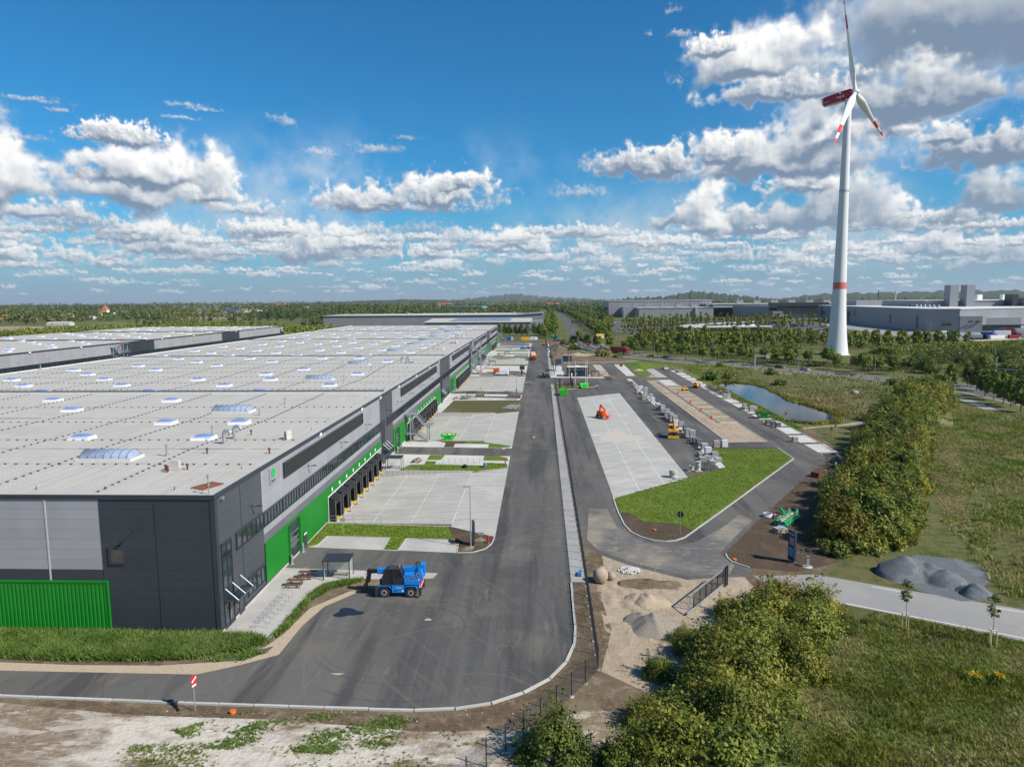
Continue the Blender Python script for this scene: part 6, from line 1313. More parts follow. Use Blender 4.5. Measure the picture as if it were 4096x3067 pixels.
for x in np.linspace(1.6, L_g, 6): MB().beam((x, 0, .25), (x, 0, 1.95), .09).build('upright', 'anthracite', t)
b_ = MB()
for i in range(62): x = 1.7+i*.125; b_.box(x-.012, x+.012, -.012, .012, .3, 1.9)
tag(b_.build('bar_infill', 'anthracite', t), kind='stuff')
for x in (L_g, L_g+.5): MB().box(x-.1, x+.1, -.35, -.15, 0, 2.3).build('guide_post', 'anthracite', t)

# fences: double-bar mesh, posts and panels
SP = 2.5
pn = MB()
for i in range(25): x = .1*i+.05; pn.box(x-.004, x+.004, -.004, .004, .05, 2.03)
for k in range(11): z = .05+.198*k; pn.box(0, SP, -.007, .007, z-.005, z+.005)
FP = pn.mesh('mesh_panel', 'anthracite'); FPOST = MB().box(-.035, .035, -.035, .035, -.1, 2.15).mesh('post', 'anthracite'); FFOOT = MB().cyl((0, 0, -.02), (0, 0, .06), .25, .2, 8).mesh('footing', 'wall_concrete')
def fence(pts, label, foot=True, step=SP):
    t = thing('mesh_fence', label, 'fence', (pts[0][0], pts[0][1], 0)); o = Vector(pts[0])
    for a, b in zip(pts[:-1], pts[1:]):
        a, b = Vector(a), Vector(b); L = (b-a).length; n = max(1, round(L/step)); s = L/n; d = (b-a)/L; ang = math.atan2(d.y, d.x)
        for i in range(n+1):
            p = a+d*s*i-o; OB('post', FPOST, t, (p.x, p.y, 0), ang)
            if foot: OB('footing', FFOOT, t, (p.x, p.y, 0))
            if i < n: OB('mesh_panel', FP, t, (p.x, p.y, 0), ang, (s/SP, 1, 1))
fence([(4.95, 58.3), (5.15, 84), (5.35, 150), (5.6, 265)], 'long dark wire mesh fence between the road and the truck park'); fence([(4.95, 58.3), (3.7, 56), (1.2, 52), (-3.8, 45.1), (-8.5, 37.5)], 'dark wire mesh fence running diagonally to the lower edge', step=2.35)
fence([(6.0, 297), (6.1, 360), (6.2, 430), (5.0, 470), (3.6, 540)], 'dark mesh fence along the far part of the long road', False, 4.0)

# ------------------------------------------------------------------ building material
def stack(loc, rz, label, w, d, h, mat, n=4, group='pallets of paving and kerb stones'):
    t = thing('block_stack', label, 'stack', loc, rz, group)
    MB().box(-w/2, w/2, -d/2, d/2, 0, .12).build('pallet', 'pale_wood', t); hz = (h-.12)/n
    for i in range(n): OB('block_layer', MB().box(-w/2+rnd.uniform(0, .03), w/2-rnd.uniform(0, .03), -d/2+rnd.uniform(0, .03), d/2-rnd.uniform(0, .03), .12+hz*i+.015, .12+hz*(i+1)-.02).mesh('block_layer', mat), t)
rows = [(34.7, 272, .9, 'block_white'), (34.6, 267.9, .8, 'rust'), (34.9, 262, 1.2, 'block_grey'), (35.0, 257.2, 1.2, 'pale_wood'), (36.2, 253, 1.1, 'block_white'), (35.1, 248, 1.9, 'block_white'), (37.0, 246.5, 1.6, 'block_grey'), (33.6, 240.5, 1.3, 'block_white'), (35.6, 238.6, 2.2, 'block_grey'), (34.2, 229.0, 2.0, 'block_grey'), (33.3, 226, 1.9, 'block_grey'), (35.6, 226.5, 2.1, 'block_grey'),
    (34.6, 216.8, 2.3, 'block_white'), (35.4, 212, .9, 'block_white'), (35.3, 208.2, 1.0, 'pale_wood'), (34.3, 203.8, 1.9, 'block_grey'), (35.2, 202.6, 1.9, 'block_grey'), (34.2, 196.2, 2.1, 'block_grey'), (35.1, 194.3, 2.1, 'block_grey'), (34.0, 189.2, 2.3, 'block_grey'), (34.7, 187.2, 2.4, 'block_grey'), (34.6, 184.9, 2.3, 'block_grey'), (34.9, 182.4, 2.3, 'block_grey'), (34.4, 178.4, 1.7, 'block_white'), (35.2, 175.6, 1.7, 'block_grey'),
    (35.3, 170.6, 1.7, 'block_dark'), (34.6, 166.0, 1.5, 'block_grey'), (34.4, 163.6, 2.4, 'block_grey'), (34.9, 161.3, 2.5, 'block_grey'), (34.6, 158.6, .9, 'block_grey'), (34.4, 155.8, 1.5, 'block_dark'), (34.9, 154.0, 1.5, 'block_dark'), (34.6, 151.9, 1.2, 'block_dark'), (34.9, 149.2, 1.6, 'block_grey'), (34.7, 145.0, 1.7, 'block_white'), (32.9, 142.9, .8, 'block_grey'), (34.2, 142.3, .9, 'block_grey'), (33.6, 140.3, .8, 'block_grey'), (35.1, 141.0, 1.5, 'block_grey'), (32.2, 138.9, .8, 'block_grey'), (34.9, 137.6, .9, 'block_grey'), (33.6, 136.4, .6, 'block_grey')]
NAMES = {'block_grey': 'light grey', 'block_white': 'white wrapped', 'block_dark': 'dark grey', 'pale_wood': 'timber coloured', 'rust': 'rust coloured'}
cc = {}
for (x, y, h, m) in sorted(rows, key=lambda r: r[1]):
    cc[m] = cc.get(m, 0)+1; k = cc[m]; o = ORD[k-1] if k <= 18 else {19: 'nineteenth', 20: 'twentieth'}.get(k, '%dth' % k)
    stack((x, y, .09 if x > 33.9 else .015), rnd.uniform(-.06, .06), '%s %s stack beside the truck park, %s of its colour from the near end' % ('tall' if h > 1.4 else 'low', NAMES[m], o), 1.3, 1.35, .18+h*.72, m)
stack((38.2, 152.2, .012), 0, 'grey brick stack alone beside the green triangle', 1.2, 1.0, 1.4, 'block_grey'); stack((39.9, 152.2, .012), .1, 'white plastic covered stack beside the green triangle', 1.3, 1.1, 1.5, 'block_white', 1)
for (x, y, h, m, l) in [(59.4, 308.9, 1.3, 'block_grey', 'leftmost of the three far stacks by the pond lane'), (60.4, 308.4, 1.0, 'block_grey', 'low middle one of the far stacks by the pond lane'), (61.6, 308.8, 1.3, 'block_grey', 'rightmost of the three far stacks by the pond lane'), (59.6, 228.4, 1.2, 'block_grey', 'left one of two stacks beside the rusty formwork'), (61.1, 229.6, 1.2, 'block_grey', 'right one of two stacks beside the rusty formwork'),
        (59.6, 206.3, 1.4, 'block_grey', 'back stack of the group before the dark green skip'), (58.2, 203.3, .8, 'block_dark', 'low dark stack in the group before the dark green skip'), (61.2, 204.4, 1.1, 'block_grey', 'right back stack in the group before the dark green skip'), (59.8, 200.4, 1.4, 'block_grey', 'front stack of the group before the dark green skip'), (61.2, 201.6, 1.3, 'block_grey', 'right front stack of the group before the dark green skip'),
        (57.9, 179.6, 1.2, 'block_dark', 'farthest of three dark stacks nearer than the skip'), (58.5, 177.4, 1.2, 'block_dark', 'middle of three dark stacks nearer than the skip'), (59.0, 175.2, 1.2, 'block_dark', 'nearest of three dark stacks nearer than the skip'), (56.9, 157.6, 1.1, 'block_grey', 'lone grey stack at the near end of the pond lane')]:
    stack((x, y, .08), rnd.uniform(-.1, .1), 'grey stone stack, '+l, 1.15, 1.1, h, m)
# heap of rusty formwork with green pieces: each crate a thing
q = random.Random(12)
for i in range(16):
    y = 252-i*1.2; x = 59.6+i*.10+(1.3 if i % 2 else 0)
    t = thing('formwork_crate', 'rusty crate of formwork props with green ends, %s from the digger' % ORD[i], 'crate', (x, y, .08), q.uniform(-.3, .3), 'rusty formwork crates beside the pond')
    h = q.uniform(1.0, 1.6); fr = MB()
    for a in (-.6, .6):
        for b in (-.5, .5): fr.beam((a, b, 0), (a, b, h), .07)
    for z in (.1, h): fr.beam((-.6, -.5, z), (.6, -.5, z), .06).beam((-.6, .5, z), (.6, .5, z), .06).beam((-.6, -.5, z), (-.6, .5, z), .06).beam((.6, -.5, z), (.6, .5, z), .06)
    fr.build('frame', 'rust', t)
    for k in range(7): MB().cyl((-.75, q.uniform(-.4, .4), q.uniform(.2, h+.1)), (.75, q.uniform(-.4, .4), q.uniform(.2, h+.1)), .07, n=6).build('prop', q.choice(['rust', 'rust', 'rust', 'pipe_green', 'block_white']), t)
# concrete rings
def rings(loc, label, n, r=.55):
    t = thing('concrete_rings', label, 'concrete ring', loc)
    for i in range(n): MB().cyl((0, 0, .14+i*.42), (0, 0, .14+i*.42+.38), r-.08*(i % 2), r-.08*((i+1) % 2), 14).build('ring', 'wall_concrete', t)
rings((28.3, 130.4, .1), 'left low pile of concrete rings near the green triangle', 2); rings((29.4, 130.2, .1), 'taller pile of concrete rings near the green triangle', 4, .5); rings((23.9, 125.4, .03), 'squat concrete manhole part at the near corner of the truck park', 3, .75)
t = thing('cable_rack', 'bundle of dark curved grates beside the concrete rings', 'grates', (31.7, 130.9, .02))
for i in range(8): MB().tube([(-.9+i*.25, -.5, 0), (-.9+i*.25, -.5, 1.3), (-.9+i*.25, 0, 1.6), (-.9+i*.25, .5, 1.3), (-.9+i*.25, .5, 0)], .06, 6).build('grate', 'block_dark', t)
t = thing('plank_pile', 'white boards scattered at the near corner of the truck park', 'boards', (24.2, 122.9, .04))
for i in range(5): MB().box(-1.1, 1.1, -.06, .06, 0, .06).build('board', 'white' if i % 2 else 'block_dark', t, (.3*i-.5, .25*i-.4, .05*i), q.uniform(-.8, .8))
# pipes by the hedge
t = thing('pipe_stack', 'green drain pipes in a timber rack beside the hedge', 'pipes', (35.4, 99.6, 0), R(52))
for (y, z, m, r) in [(-.55, .25, 'pipe_green', .2), (-.1, .25, 'pipe_green', .2), (.35, .3, 'stone', .28), (.9, .25, 'pipe_green', .2), (-.3, .62, 'pipe_green', .2), (.2, .75, 'stone', .24), (.75, .66, 'pipe_green', .2)]: MB().cyl((-2.5, y, z), (2.5, y, z), r, n=12).build('pipe', m, t)
for x in (-1.6, 1.6): MB().beam((x, -.9, 0), (x, -.9, 1.2), .08).beam((x, 1.3, 0), (x, 1.3, 1.2), .08).beam((x, -.9, 1.2), (x, 1.3, 1.2), .08).build('rack', 'pale_wood', t)
for i, (x, y, r, m, l) in enumerate([(33.4, 102.3, .75, 'block_white', 'white coil of hose beside the green pipes'), (34.6, 101.6, .6, 'stone', 'brown coil of hose beside the green pipes'), (33.4, 96.4, .6, 'tarp_blue', 'pale blue coil on the stone pallet below the green pipes')]):
    mb = MB(); 
    for k in range(3): mb.tube([(r*math.cos(a)*(1-.1*k), r*math.sin(a)*(1-.1*k), .12+.16*k) for a in np.linspace(0, 2*math.pi, 17)], .09, 6)
    tag(OB('hose_coil', mb.mesh('hose_coil', m), None, (x, y, .02)), l, 'coil')
for i in range(3): tag(OB('green_pipe', MB().cyl((0, 0, .2), (0, 1.9, .55), .24, n=12).mesh('green_pipe', 'pipe_green'), None, (36.0+i*.7, 102.5-i*.3, .02), -.2*i), '%s of the short green pipes lying behind the timber rack' % ['left', 'middle', 'right'][i], 'pipe', 'short green pipes')
stack((33.0, 95.6, 0), .3, 'low pale stone pallet below the green pipes', 1.6, 1.2, .6, 'block_grey', 3)
t = thing('digger_bucket', 'rust brown excavator bucket beside the hedge', 'bucket', (49.6, 126.0, 0), .6); MB().xprism([(-.7, .1), (.4, .0), (.8, .5), (.5, 1.0), (-.5, .9)], -.8, .8).build('shell', 'rust', t); MB().box(.75, 1.0, -.8, .8, .35, .45).build('teeth', 'steel', t)
# boulders, rubble, trough
def boulder(loc, r, label, seed):
    me = MB().blob((0, 0, r[2]*.75), r, n=9, k=6, jit=.16, seed=seed).mesh('boulder', 'stone'); return tag(OB('boulder', me, None, loc, .4*seed), label, 'boulder')
boulder((6.75, 77.7, 0), (1.0, .9, .95), 'large tan boulder beside the fence', 2); boulder((8.1, 78.3, 0), (.55, .5, .5), 'smaller reddish boulder behind the large boulder', 5); boulder((104, 236, 0), (1.3, 1.1, .9), 'pale boulder in the meadow behind the pond', 7)
t = thing('trough', 'small blue and yellow plastic trough on the walkway end', 'trough', (4.55, 79.4, .09), R(80)); MB().box(-.65, .65, -.2, .2, 0, .35).build('tub', 'tarp_blue', t); MB().box(-.3, .35, -.22, -.2, .05, .3).build('label_plate', 'pale_wood', t)
for i in range(12):
    x, y = 4.9+.5*(i % 2), 425+i*6.3; tag(OB('big_bag', MB().blob((0, 0, .5), (.6, .6, .6), jit=.2, seed=i).mesh('big_bag', ['block_white', 'white', 'tarp_blue', 'block_grey'][i % 4]), None, (x, y, .09)), '%s material bag on the far walkway, %s from the near end' % (['off white', 'white', 'blue', 'grey'][i % 4], ORD[i]), 'bag', 'material bags on the walkway')
MAT['cont_blue'] = M('container_blue', (.02, .09, .36), .5); MAT['cont_pale'] = M('container_pale', (.55, .58, .6), .5, objrnd=.2)
def container(loc, rz, label, mat, L=6., W=2.4, H=2.5, group=None):
    t = thing('container', label, 'container', loc, rz, group); MB().box(-L/2, L/2, -W/2, W/2, .1, H).build('box', mat, t); rb = MB(); n = int(L/.4)
    for i in range(n): x = -L/2+L*(i+.5)/n; rb.box(x-.08, x+.08, -W/2-.05, -W/2, .2, H-.1)
    rb.build('side_sheet', mat, t); MB().box(-L/2-.03, -L/2, -W/2, 0, .2, H-.1).box(-L/2-.03, -L/2, .02, W/2, .2, H-.1).build('door', mat, t); return t
container((-26.8, 565.5, 0), 0, 'dark blue shipping container at the far end of the site', 'cont_blue', 6.5); container((-22.6, 566, 0), R(90), 'pale narrow container right of the blue one', 'cont_pale', 2.4, 1.6); container((-12.2, 563.8, 0), 0, 'yellow container at the far end of the site', 'yellow', 6.0)
container((38.6, 337.5, .07), 0, 'small brown box on the far parking bays', 'wood', 1.4, 1.0, 1.3)
t = thing('caravan', 'white caravan with rounded ends right of the yellow container', 'caravan', (-5.3, 563.5, 0)); MB().xprism([(-3.2, .4), (3.1, .4), (3.3, 1.2), (3.0, 2.4), (2.5, 2.7), (-2.6, 2.7), (-3.1, 2.3)], -1.1, 1.1).build('body', 'white', t); MB().box(-2.6, -1.5, -1.13, -1.1, 1.4, 2.0).box(-.5, .8, -1.13, -1.1, 1.4, 2.0).build('window', 'dark_glass', t); wheel(t, 0, -1, .32, .2); wheel(t, 0, 1, .32, .2)
# people, one skinned figure copied
def make_person():
    J = [(0, 0, .98), (0, 0, 1.22), (0, 0, 1.45), (0, .01, 1.56), (0, .03, 1.68), (-.11, 0, .92), (-.13, .02, .50), (-.13, -.02, .08), (-.13, .12, .04), (.11, 0, .92), (.13, -.05, .50), (.13, .04, .08), (.13, .18, .04), (-.2, 0, 1.42), (-.27, 0, 1.15), (-.27, .1, .92), (.2, 0, 1.42), (.27, 0, 1.15), (.25, .14, .95)]
    E_ = [(0, 1), (1, 2), (2, 3), (3, 4), (0, 5), (5, 6), (6, 7), (7, 8), (0, 9), (9, 10), (10, 11), (11, 12), (2, 13), (13, 14), (14, 15), (2, 16), (16, 17), (17, 18)]
    rad = [.14, .14, .15, .06, .10, .1, .07, .05, .04, .1, .07, .05, .04, .07, .05, .035, .07, .05, .035]
    me = bpy.data.meshes.new('body'); me.from_pydata(J, E_, []); o = bpy.data.objects.new('tmp', me); COL.objects.link(o); md = o.modifiers.new('s', 'SKIN')
    for i, v in enumerate(me.skin_vertices[0].data): v.radius = (rad[i], rad[i]); v.use_root = (i == 0)
    o.modifiers.new('u', 'SUBSURF').levels = 1; dg = bpy.context.evaluated_depsgraph_get(); res = bpy.data.meshes.new_from_object(o.evaluated_get(dg)); bpy.data.objects.remove(o); return res
PB = make_person(); MAT['skin'] = M('skin', (.45, .26, .18), .6); MAT['hivis'] = M('hi_vis_orange', (.75, .14, .02), .7); MAT['workwear'] = M('dark_workwear', (.06, .06, .08), .8)
for (x, y, z, top, l) in [(11.6, 536, .02, 'hivis', 'person in orange work clothes standing left of the turquoise excavator'), (-214.7, 318, 13.8, 'workwear', 'person in dark clothes walking on the second warehouse roof'), (-199, 327.5, 13.8, 'red', 'person in a red jacket on the second warehouse roof'), (13.0, 291.6, .04, 'white', 'person in white clothes standing before the gatehouse')]:
    t = thing('person', l, 'person', (x, y, z), rnd.uniform(0, 6)); me = PB.copy(); me.materials.clear(); me.materials.append(MAT[top]); OB('body', me, t)
    MB().blob((0, .04, 1.72), (.09, .11, .12), jit=0).build('head', 'skin', t); MB().blob((0, .03, 1.78), (.11, .13, .09), jit=0).build('helmet', 'white' if top != 'white' else 'yellow', t); MB().box(-.2, .2, -.11, .11, 1.0, 1.06).build('belt', 'black', t)

# ------------------------------------------------------------------ vegetation
def crown_np(shape, n, leaf, rx, rz, cz, K, seed, cl=.36, aspect=1.5, inner=.25):
    rs = np.random.RandomState(seed)
    d = rs.normal(size=(K, 3)); d /= np.linalg.norm(d, axis=1, keepdims=True)
    if shape == 'bush': d[:, 2] = np.abs(d[:, 2])*1.1-.25
    rad = .50+.42*rs.rand(K)**.6
    cc_ = d*rad[:, None]*np.array([rx, rx, rz])
    if shape == 'cone': t = (cc_[:, 2]/rz+1)/2; cc_[:, :2] *= (1.25-1.05*t)[:, None]
    if shape == 'column': cc_[:, :2] *= (1.15-.5*np.abs(cc_[:, 2:]/rz))
    cc_[:, 2] += cz
    cr = (cl*min(rx, rz)*(.45+1.0*rs.rand(K)))
    idx = rs.randint(0, K, n); v = rs.normal(size=(n, 3)); v /= np.linalg.norm(v, axis=1, keepdims=True)
    rr = cr[idx]*(1-inner*rs.rand(n)**1.5)*(1+.17*rs.normal(size=n)); C = cc_[idx]+v*rr[:, None]*np.array([1, 1, .85])
    out = C-np.array([0, 0, cz*.8]); out /= np.linalg.norm(out, axis=1, keepdims=True)+1e-6
    Nn = v*.7+out*.5+rs.normal(size=(n, 3))*.45+np.array([0, 0, .35]); 
    S = max(10, int(K*1.3)); sd = rs.normal(size=(S, 3)); sd[:, 2] += .5; sd /= np.linalg.norm(sd, axis=1, keepdims=True); sj = rs.randint(0, K, S); ln = cr[sj]*(.5+.8*rs.rand(S)); m_ = rs.rand(n) < .20; si = rs.randint(0, S, n); tt = rs.rand(n)
    Cs = cc_[sj[si]]+sd[si]*(cr[sj[si]]*.85+ln[si]*tt)[:, None]+rs.normal(size=(n, 3))*(.20*cr[sj[si]]*(1.1-tt))[:, None]; C = np.where(m_[:, None], Cs, C)
    if shape == 'bush': C[:, 2] = np.abs(C[:, 2])
    return quads(C, Nn, leaf, aspect, rs)
def leafmesh(name, mat, *a, **k): V, F = crown_np(*a, **k); return npmesh(name, V, F, [mat])
def trunkmesh(h, r, limbs=5, seed=0, spread=1.2, lz=.45):
    q = random.Random(seed); mb = MB().cyl((0, 0, -.05), (q.uniform(-.1, .1), q.uniform(-.1, .1), h*.6), r, r*.65, 7)
    mb.cyl((0, 0, h*.55), (0, 0, h), r*.65, r*.25, 6)
    for i in range(limbs): a = 2*math.pi*i/limbs+q.random(); z = h*(lz+.35*q.random()); mb.cyl((0, 0, z), (spread*math.cos(a), spread*math.sin(a), z+h*.25), r*.4, r*.1, 5)
    return mb.mesh('trunk', 'bark')
def tree(name, label, cat, loc, cm, tm, s=1., rz=None, group=None, sz=1.):
    t = thing(name, label, cat, loc, rnd.uniform(0, 6.28) if rz is None else rz, group); t.scale = (s, s, s*sz)
    OB('crown', cm, t)
    if tm: OB('trunk', tm, t)
    return t
def pick(lst): return lst[rnd.randrange(len(lst))]
# foreground bushes, unit: radius about 3.6, height about 5
BM = {m: [leafmesh('crown', m, 'bush', 15000, .17, 3.5, 4.2, .6, 46, s) for s in (k*3+1, k*3+2)] for k, m in enumerate(['leaf_olive', 'leaf_green', 'leaf_dark', 'leaf_autumn'])}
BT = [trunkmesh(4.2, .12, 8, s, 2.2, .1) for s in (1, 2)]
FB = [(8.6, 44.5, .9, 'leaf_olive', 'broad olive bush at the lower edge of the picture'), (12.0, 43.5, 1.0, 'leaf_green', 'leafy green bush at the lower edge right of the olive one'), (10.6, 49.3, .85, 'leaf_green', 'low green bush at the sandy ground, nearest the diagonal fence'), (14, 49.5, 1.0, 'leaf_olive', 'tall olive bush in the middle of the foreground thicket'),
      (12.7, 54.3, .78, 'leaf_dark', 'dark green bush on the left side of the thicket'), (16.0, 55.3, 1.05, 'leaf_olive', 'yellowish bush in the centre of the foreground thicket'), (18.6, 52.6, .62, 'leaf_green', 'green bush on the right side of the thicket'),
      (15.2, 60.6, .80, 'leaf_dark', 'shadowy dark bush below the open sliding gate'), (18.9, 60.4, 1.05, 'leaf_green', 'large green bush right of the shadowy dark one'), (22.0, 58.4, .72, 'leaf_olive', 'olive bush at the meadow edge of the thicket'), (21.6, 66.0, 1.0, 'leaf_olive', 'bright olive bush behind the open sliding gate'),
      (25.0, 64.2, .85, 'leaf_green', 'green bush near the pale access road'), (24.6, 70.3, .86, 'leaf_autumn', 'yellow tinted bush in front of the park sign totem'), (27.4, 68.4, .72, 'leaf_olive', 'rightmost bush of the thicket beside the access road'), (.9, 46.3, .72, 'leaf_dark', 'dark round bush standing alone at the bottom centre'),
      (6.0, 45.0, .60, 'leaf_green', 'low leafy bush at the lower edge left of the thicket'), (7.8, 50.4, .45, 'leaf_olive', 'small olive bush straying onto the pale ground'), (10.0, 57.4, .40, 'leaf_green', 'small loose bush on the left flank of the thicket'), (13.4, 63.6, .36, 'leaf_olive', 'small yellowish bush before the open gate'), (16.6, 47.6, .5, 'leaf_dark', 'low dark bush spilling into the meadow'), (29.6, 66.4, .40, 'leaf_dark', 'small dark bush at the road end of the thicket'), (19.0, 69.6, .42, 'leaf_green', 'low green bush beside the gate foot')]
for (x, y, s, m, l) in FB: tree('bush', l, 'bush', (x, y, -.1), pick(BM[m]), pick(BT), s, group='bushes of the foreground thicket', sz=rnd.uniform(.80, 1.15))
# hedge belt: trees about 7.5 m tall at scale 1
TM = {m: [leafmesh('crown', m, 'bush', 11000, .24, 3.7, 6.4, 1.2, 44, 30+k*3+s, cl=.34) for s in (0, 1)] for k, m in enumerate(['leaf_olive', 'leaf_green', 'leaf_dark', 'leaf_autumn'])}
TT = [trunkmesh(6.5, .17, 8, s, 2.4, .15) for s in (3, 4)]
LL = [(39, 91), (43.5, 101), (49.5, 112), (58.5, 129), (66, 143), (74, 156), (84, 172), (94, 188), (106, 205), (118, 225)]; RR_ = [(46, 92), (54, 106), (61, 118), (68, 131), (76, 145), (83, 158), (90, 170), (101, 189), (112, 205), (124, 222)]
def along(line, t):
    t = max(0, min(.9999, t))*(len(line)-1); i = int(t); f = t-i; return (line[i][0]*(1-f)+line[i+1][0]*f, line[i][1]*(1-f)+line[i+1][1]*f)
nL = 24
for side, line in ((0, LL), (1, RR_), (2, None)):
    for i in range(nL if side < 2 else 14):
        t = ((i+.3*side)/(nL-1)) if side < 2 else (i+.5)/14
        p = along(line, t) if line else tuple((a+b)/2 for a, b in zip(along(LL, t), along(RR_, t)))
        s = (.92 if side < 2 else 1.05)+.62*max(0, t-.45)+rnd.uniform(-.12, .12); 
        m = 'leaf_autumn' if (side == 0 and i < 8 and i % 2 == 0) or (side == 2 and i < 5 and i % 2) else pick(['leaf_olive', 'leaf_green', 'leaf_dark', 'leaf_green', 'leaf_olive'])
        if side == 1 and i < 12: s *= .82
        nm = {'leaf_autumn': 'yellow tinted', 'leaf_olive': 'olive green', 'leaf_green': 'mid green', 'leaf_dark': 'dark green'}[m]
        tree('tree', '%s tree of the hedge belt, %s from its near end %s' % (nm, ORD[i] if i < 18 else '%dth' % (i+1), ['on the road side', 'on the meadow side', 'along its middle'][side]), 'tree', (p[0]+rnd.uniform(-.8, .8), p[1]+rnd.uniform(-.8, .8), -.1), pick(TM[m]), pick(TT), s, group='trees of the hedge belt', sz=rnd.uniform(.85, 1.0))
LB = [leafmesh('crown', m, 'bush', 2600, .2, 1.6, 1.6, .3, 18, 60+k) for k, m in enumerate(['leaf_olive', 'leaf_green', 'leaf_dark', 'weed'])]
for i, (x, y, s, k, l) in enumerate([(36.6, 87.2, 1.1, 2, 'low dark bush behind the park sign totem'), (41.5, 88.6, 1.3, 1, 'low green bush at the near end of the hedge belt'), (45.2, 89.6, 1.0, 0, 'low olive bush right of the gravel heap corner'), (17, 500, 2.3, 2, 'round dark bush on the slope beside the avenue'), (22.3, 452, 2.2, 2, 'round dark bush nearer on the slope beside the avenue'), (36, 400, 2.6, 0, 'grey olive bush at the end of the lorry'), (42.5, 391, 1.5, 1, 'low green bush beside the grey olive bush'),
        (66.5, 277.5, 2.2, 3, 'bright yellow green willow bush at the pond corner'), (75, 283, 1.6, 0, 'olive bush behind the pond'), (84, 332, 1.3, 1, 'green bush below the street trees'), (88, 262, 1.4, 2, 'dark bush on the meadow behind the pond'), (98, 300, 1.6, 1, 'pointed green bush beside the gantry'), (130, 262, 1.6, 2, 'dark bush at the right end of the staked saplings'), (131, 248, 1.2, 2, 'small dark bush nearer to the pond meadow')]):
    tree('bush', l, 'bush', (x, y, 0), LB[k], None, s)
# street trees
SM = [leafmesh('crown', 'leaf_street', 'round', 3200, .36, 2.7, 2.8, 5.7, 30, 70+k, cl=.34) for k in range(3)]; ST = [trunkmesh(6.6, .14, 6, s, 1.6, .5) for s in (5, 6)]
SP_ = [(29.8, 543), (29.4, 484), (31.4, 463), (22, 470), (36.4, 450), (50.9, 426.5), (53.8, 406.6), (61.8, 417.7), (65.5, 395), (71.5, 387.7), (76.5, 374.3), (78, 394.3), (84, 367.7), (87.6, 355.6), (94.1, 367.2), (101.5, 379.5), (101, 355), (105.7, 360.6), (106.9, 338.4), (112.9, 354.4), (118.3, 354.2), (115.9, 332.9), (123.7, 348.3), (113.5, 345), (123.1, 356), (131.2, 366.5), (127.9, 341.4), (133.5, 333), (136.5, 338), (131.5, 318), (136.4, 308), (134.8, 297), (145.2, 308.9), (149.8, 313.6), (147.2, 298.6), (56, 436), (45, 455)]
for i, (x, y) in enumerate(SP_): tree('street_tree', 'round crowned street tree on a bare trunk, %s of its row from the avenue' % (ORD[i] if i < 18 else '%dth' % (i+1)), 'tree', (x, y, 0), pick(SM), pick(ST), rnd.uniform(.88, 1.12), group='round street trees')
CMn = [leafmesh('crown', m, 'cone', 3600, .34, 2.4, 3.9, 5.2, 34, 80+k, cl=.34) for k, m in enumerate(['leaf_green', 'leaf_street', 'leaf_dark'])]
for i, (x, y) in enumerate([(145.2, 253.8), (152.9, 256.9), (148.6, 244.5), (142.8, 230.5), (140.8, 222.8), (137.6, 213.3), (136.4, 207.9), (132.9, 198.4)]): tree('street_tree', 'egg shaped tree beside the right pavement, %s from the junction' % ORD[i], 'tree', (x, y, 0), pick(CMn), pick(ST), rnd.uniform(.95, 1.1), group='trees along the right pavement')
for i, (x, y) in enumerate([(163.5, 303), (167.5, 290), (186, 318), (198, 322), (203, 311), (207, 345), (190, 350), (215, 370), (226, 352), (240, 380), (176, 335)]): tree('tree', 'dense tree in the clump right of the street trees, %s of it' % ORD[i], 'tree', (x, y, -1), pick(TM['leaf_green'] if i % 2 else TM['leaf_dark']), pick(TT), rnd.uniform(.9, 1.3), group='tree clump at the right')
for i, (x, y) in enumerate([(-38.2, 663), (-31.8, 640), (-27.6, 634), (-21.7, 632), (-16.8, 627), (-11.5, 625), (-5.5, 634), (-.6, 626), (5.2, 635)]): tree('tree', 'dark pointed tree before the grey hall, %s from the left' % ORD[i], 'tree', (x, y, 0), CMn[2 if i % 3 else 0], pick(ST), rnd.uniform(1.15, 1.35), group='trees before the grey hall')
# far trees: one light mesh each, crown and trunk together
def farm(mat, shape, n, leaf, rx, rz, cz, seed, K=9):
    V, F = crown_np(shape, n, leaf, rx, rz, cz, K, seed, cl=.42, inner=.5); tb = MB().cyl((0, 0, 0), (0, 0, cz), .18, .1, 5, cap=False)
    V2 = np.array(tb.v); F2 = np.array([f for f in tb.f]); V = np.concatenate([V, V2]); mi = np.concatenate([np.zeros(len(F)), np.ones(len(F2))]); return npmesh('tree', V, np.concatenate([F, F2+len(V)-len(V2)]), [mat, 'bark'], mi)
AV = [farm('leaf_street', 'round', 420, 1.0, 3.4, 3.9, 5.4, s) for s in (1, 2, 3)]; OR = [farm(m, 'cone', 260, .85, 2.2, 3.2, 4.0, s) for s, m in ((4, 'leaf_street'), (5, 'leaf_green'), (6, 'leaf_street'), (8, 'leaf_olive'))]; PO = [farm('leaf_poplar', 'column', 420, .95, 2.0, 7.2, 8.6, s, 16) for s in (7, 8, 9)]
def single(name, label, cat, x, y, me, s, group, z=0, sz=1.): o = tag(OB(name, me, None, (x, y, z), rnd.uniform(0, 6.28), (s, s, s*sz)), label, cat, group); return o
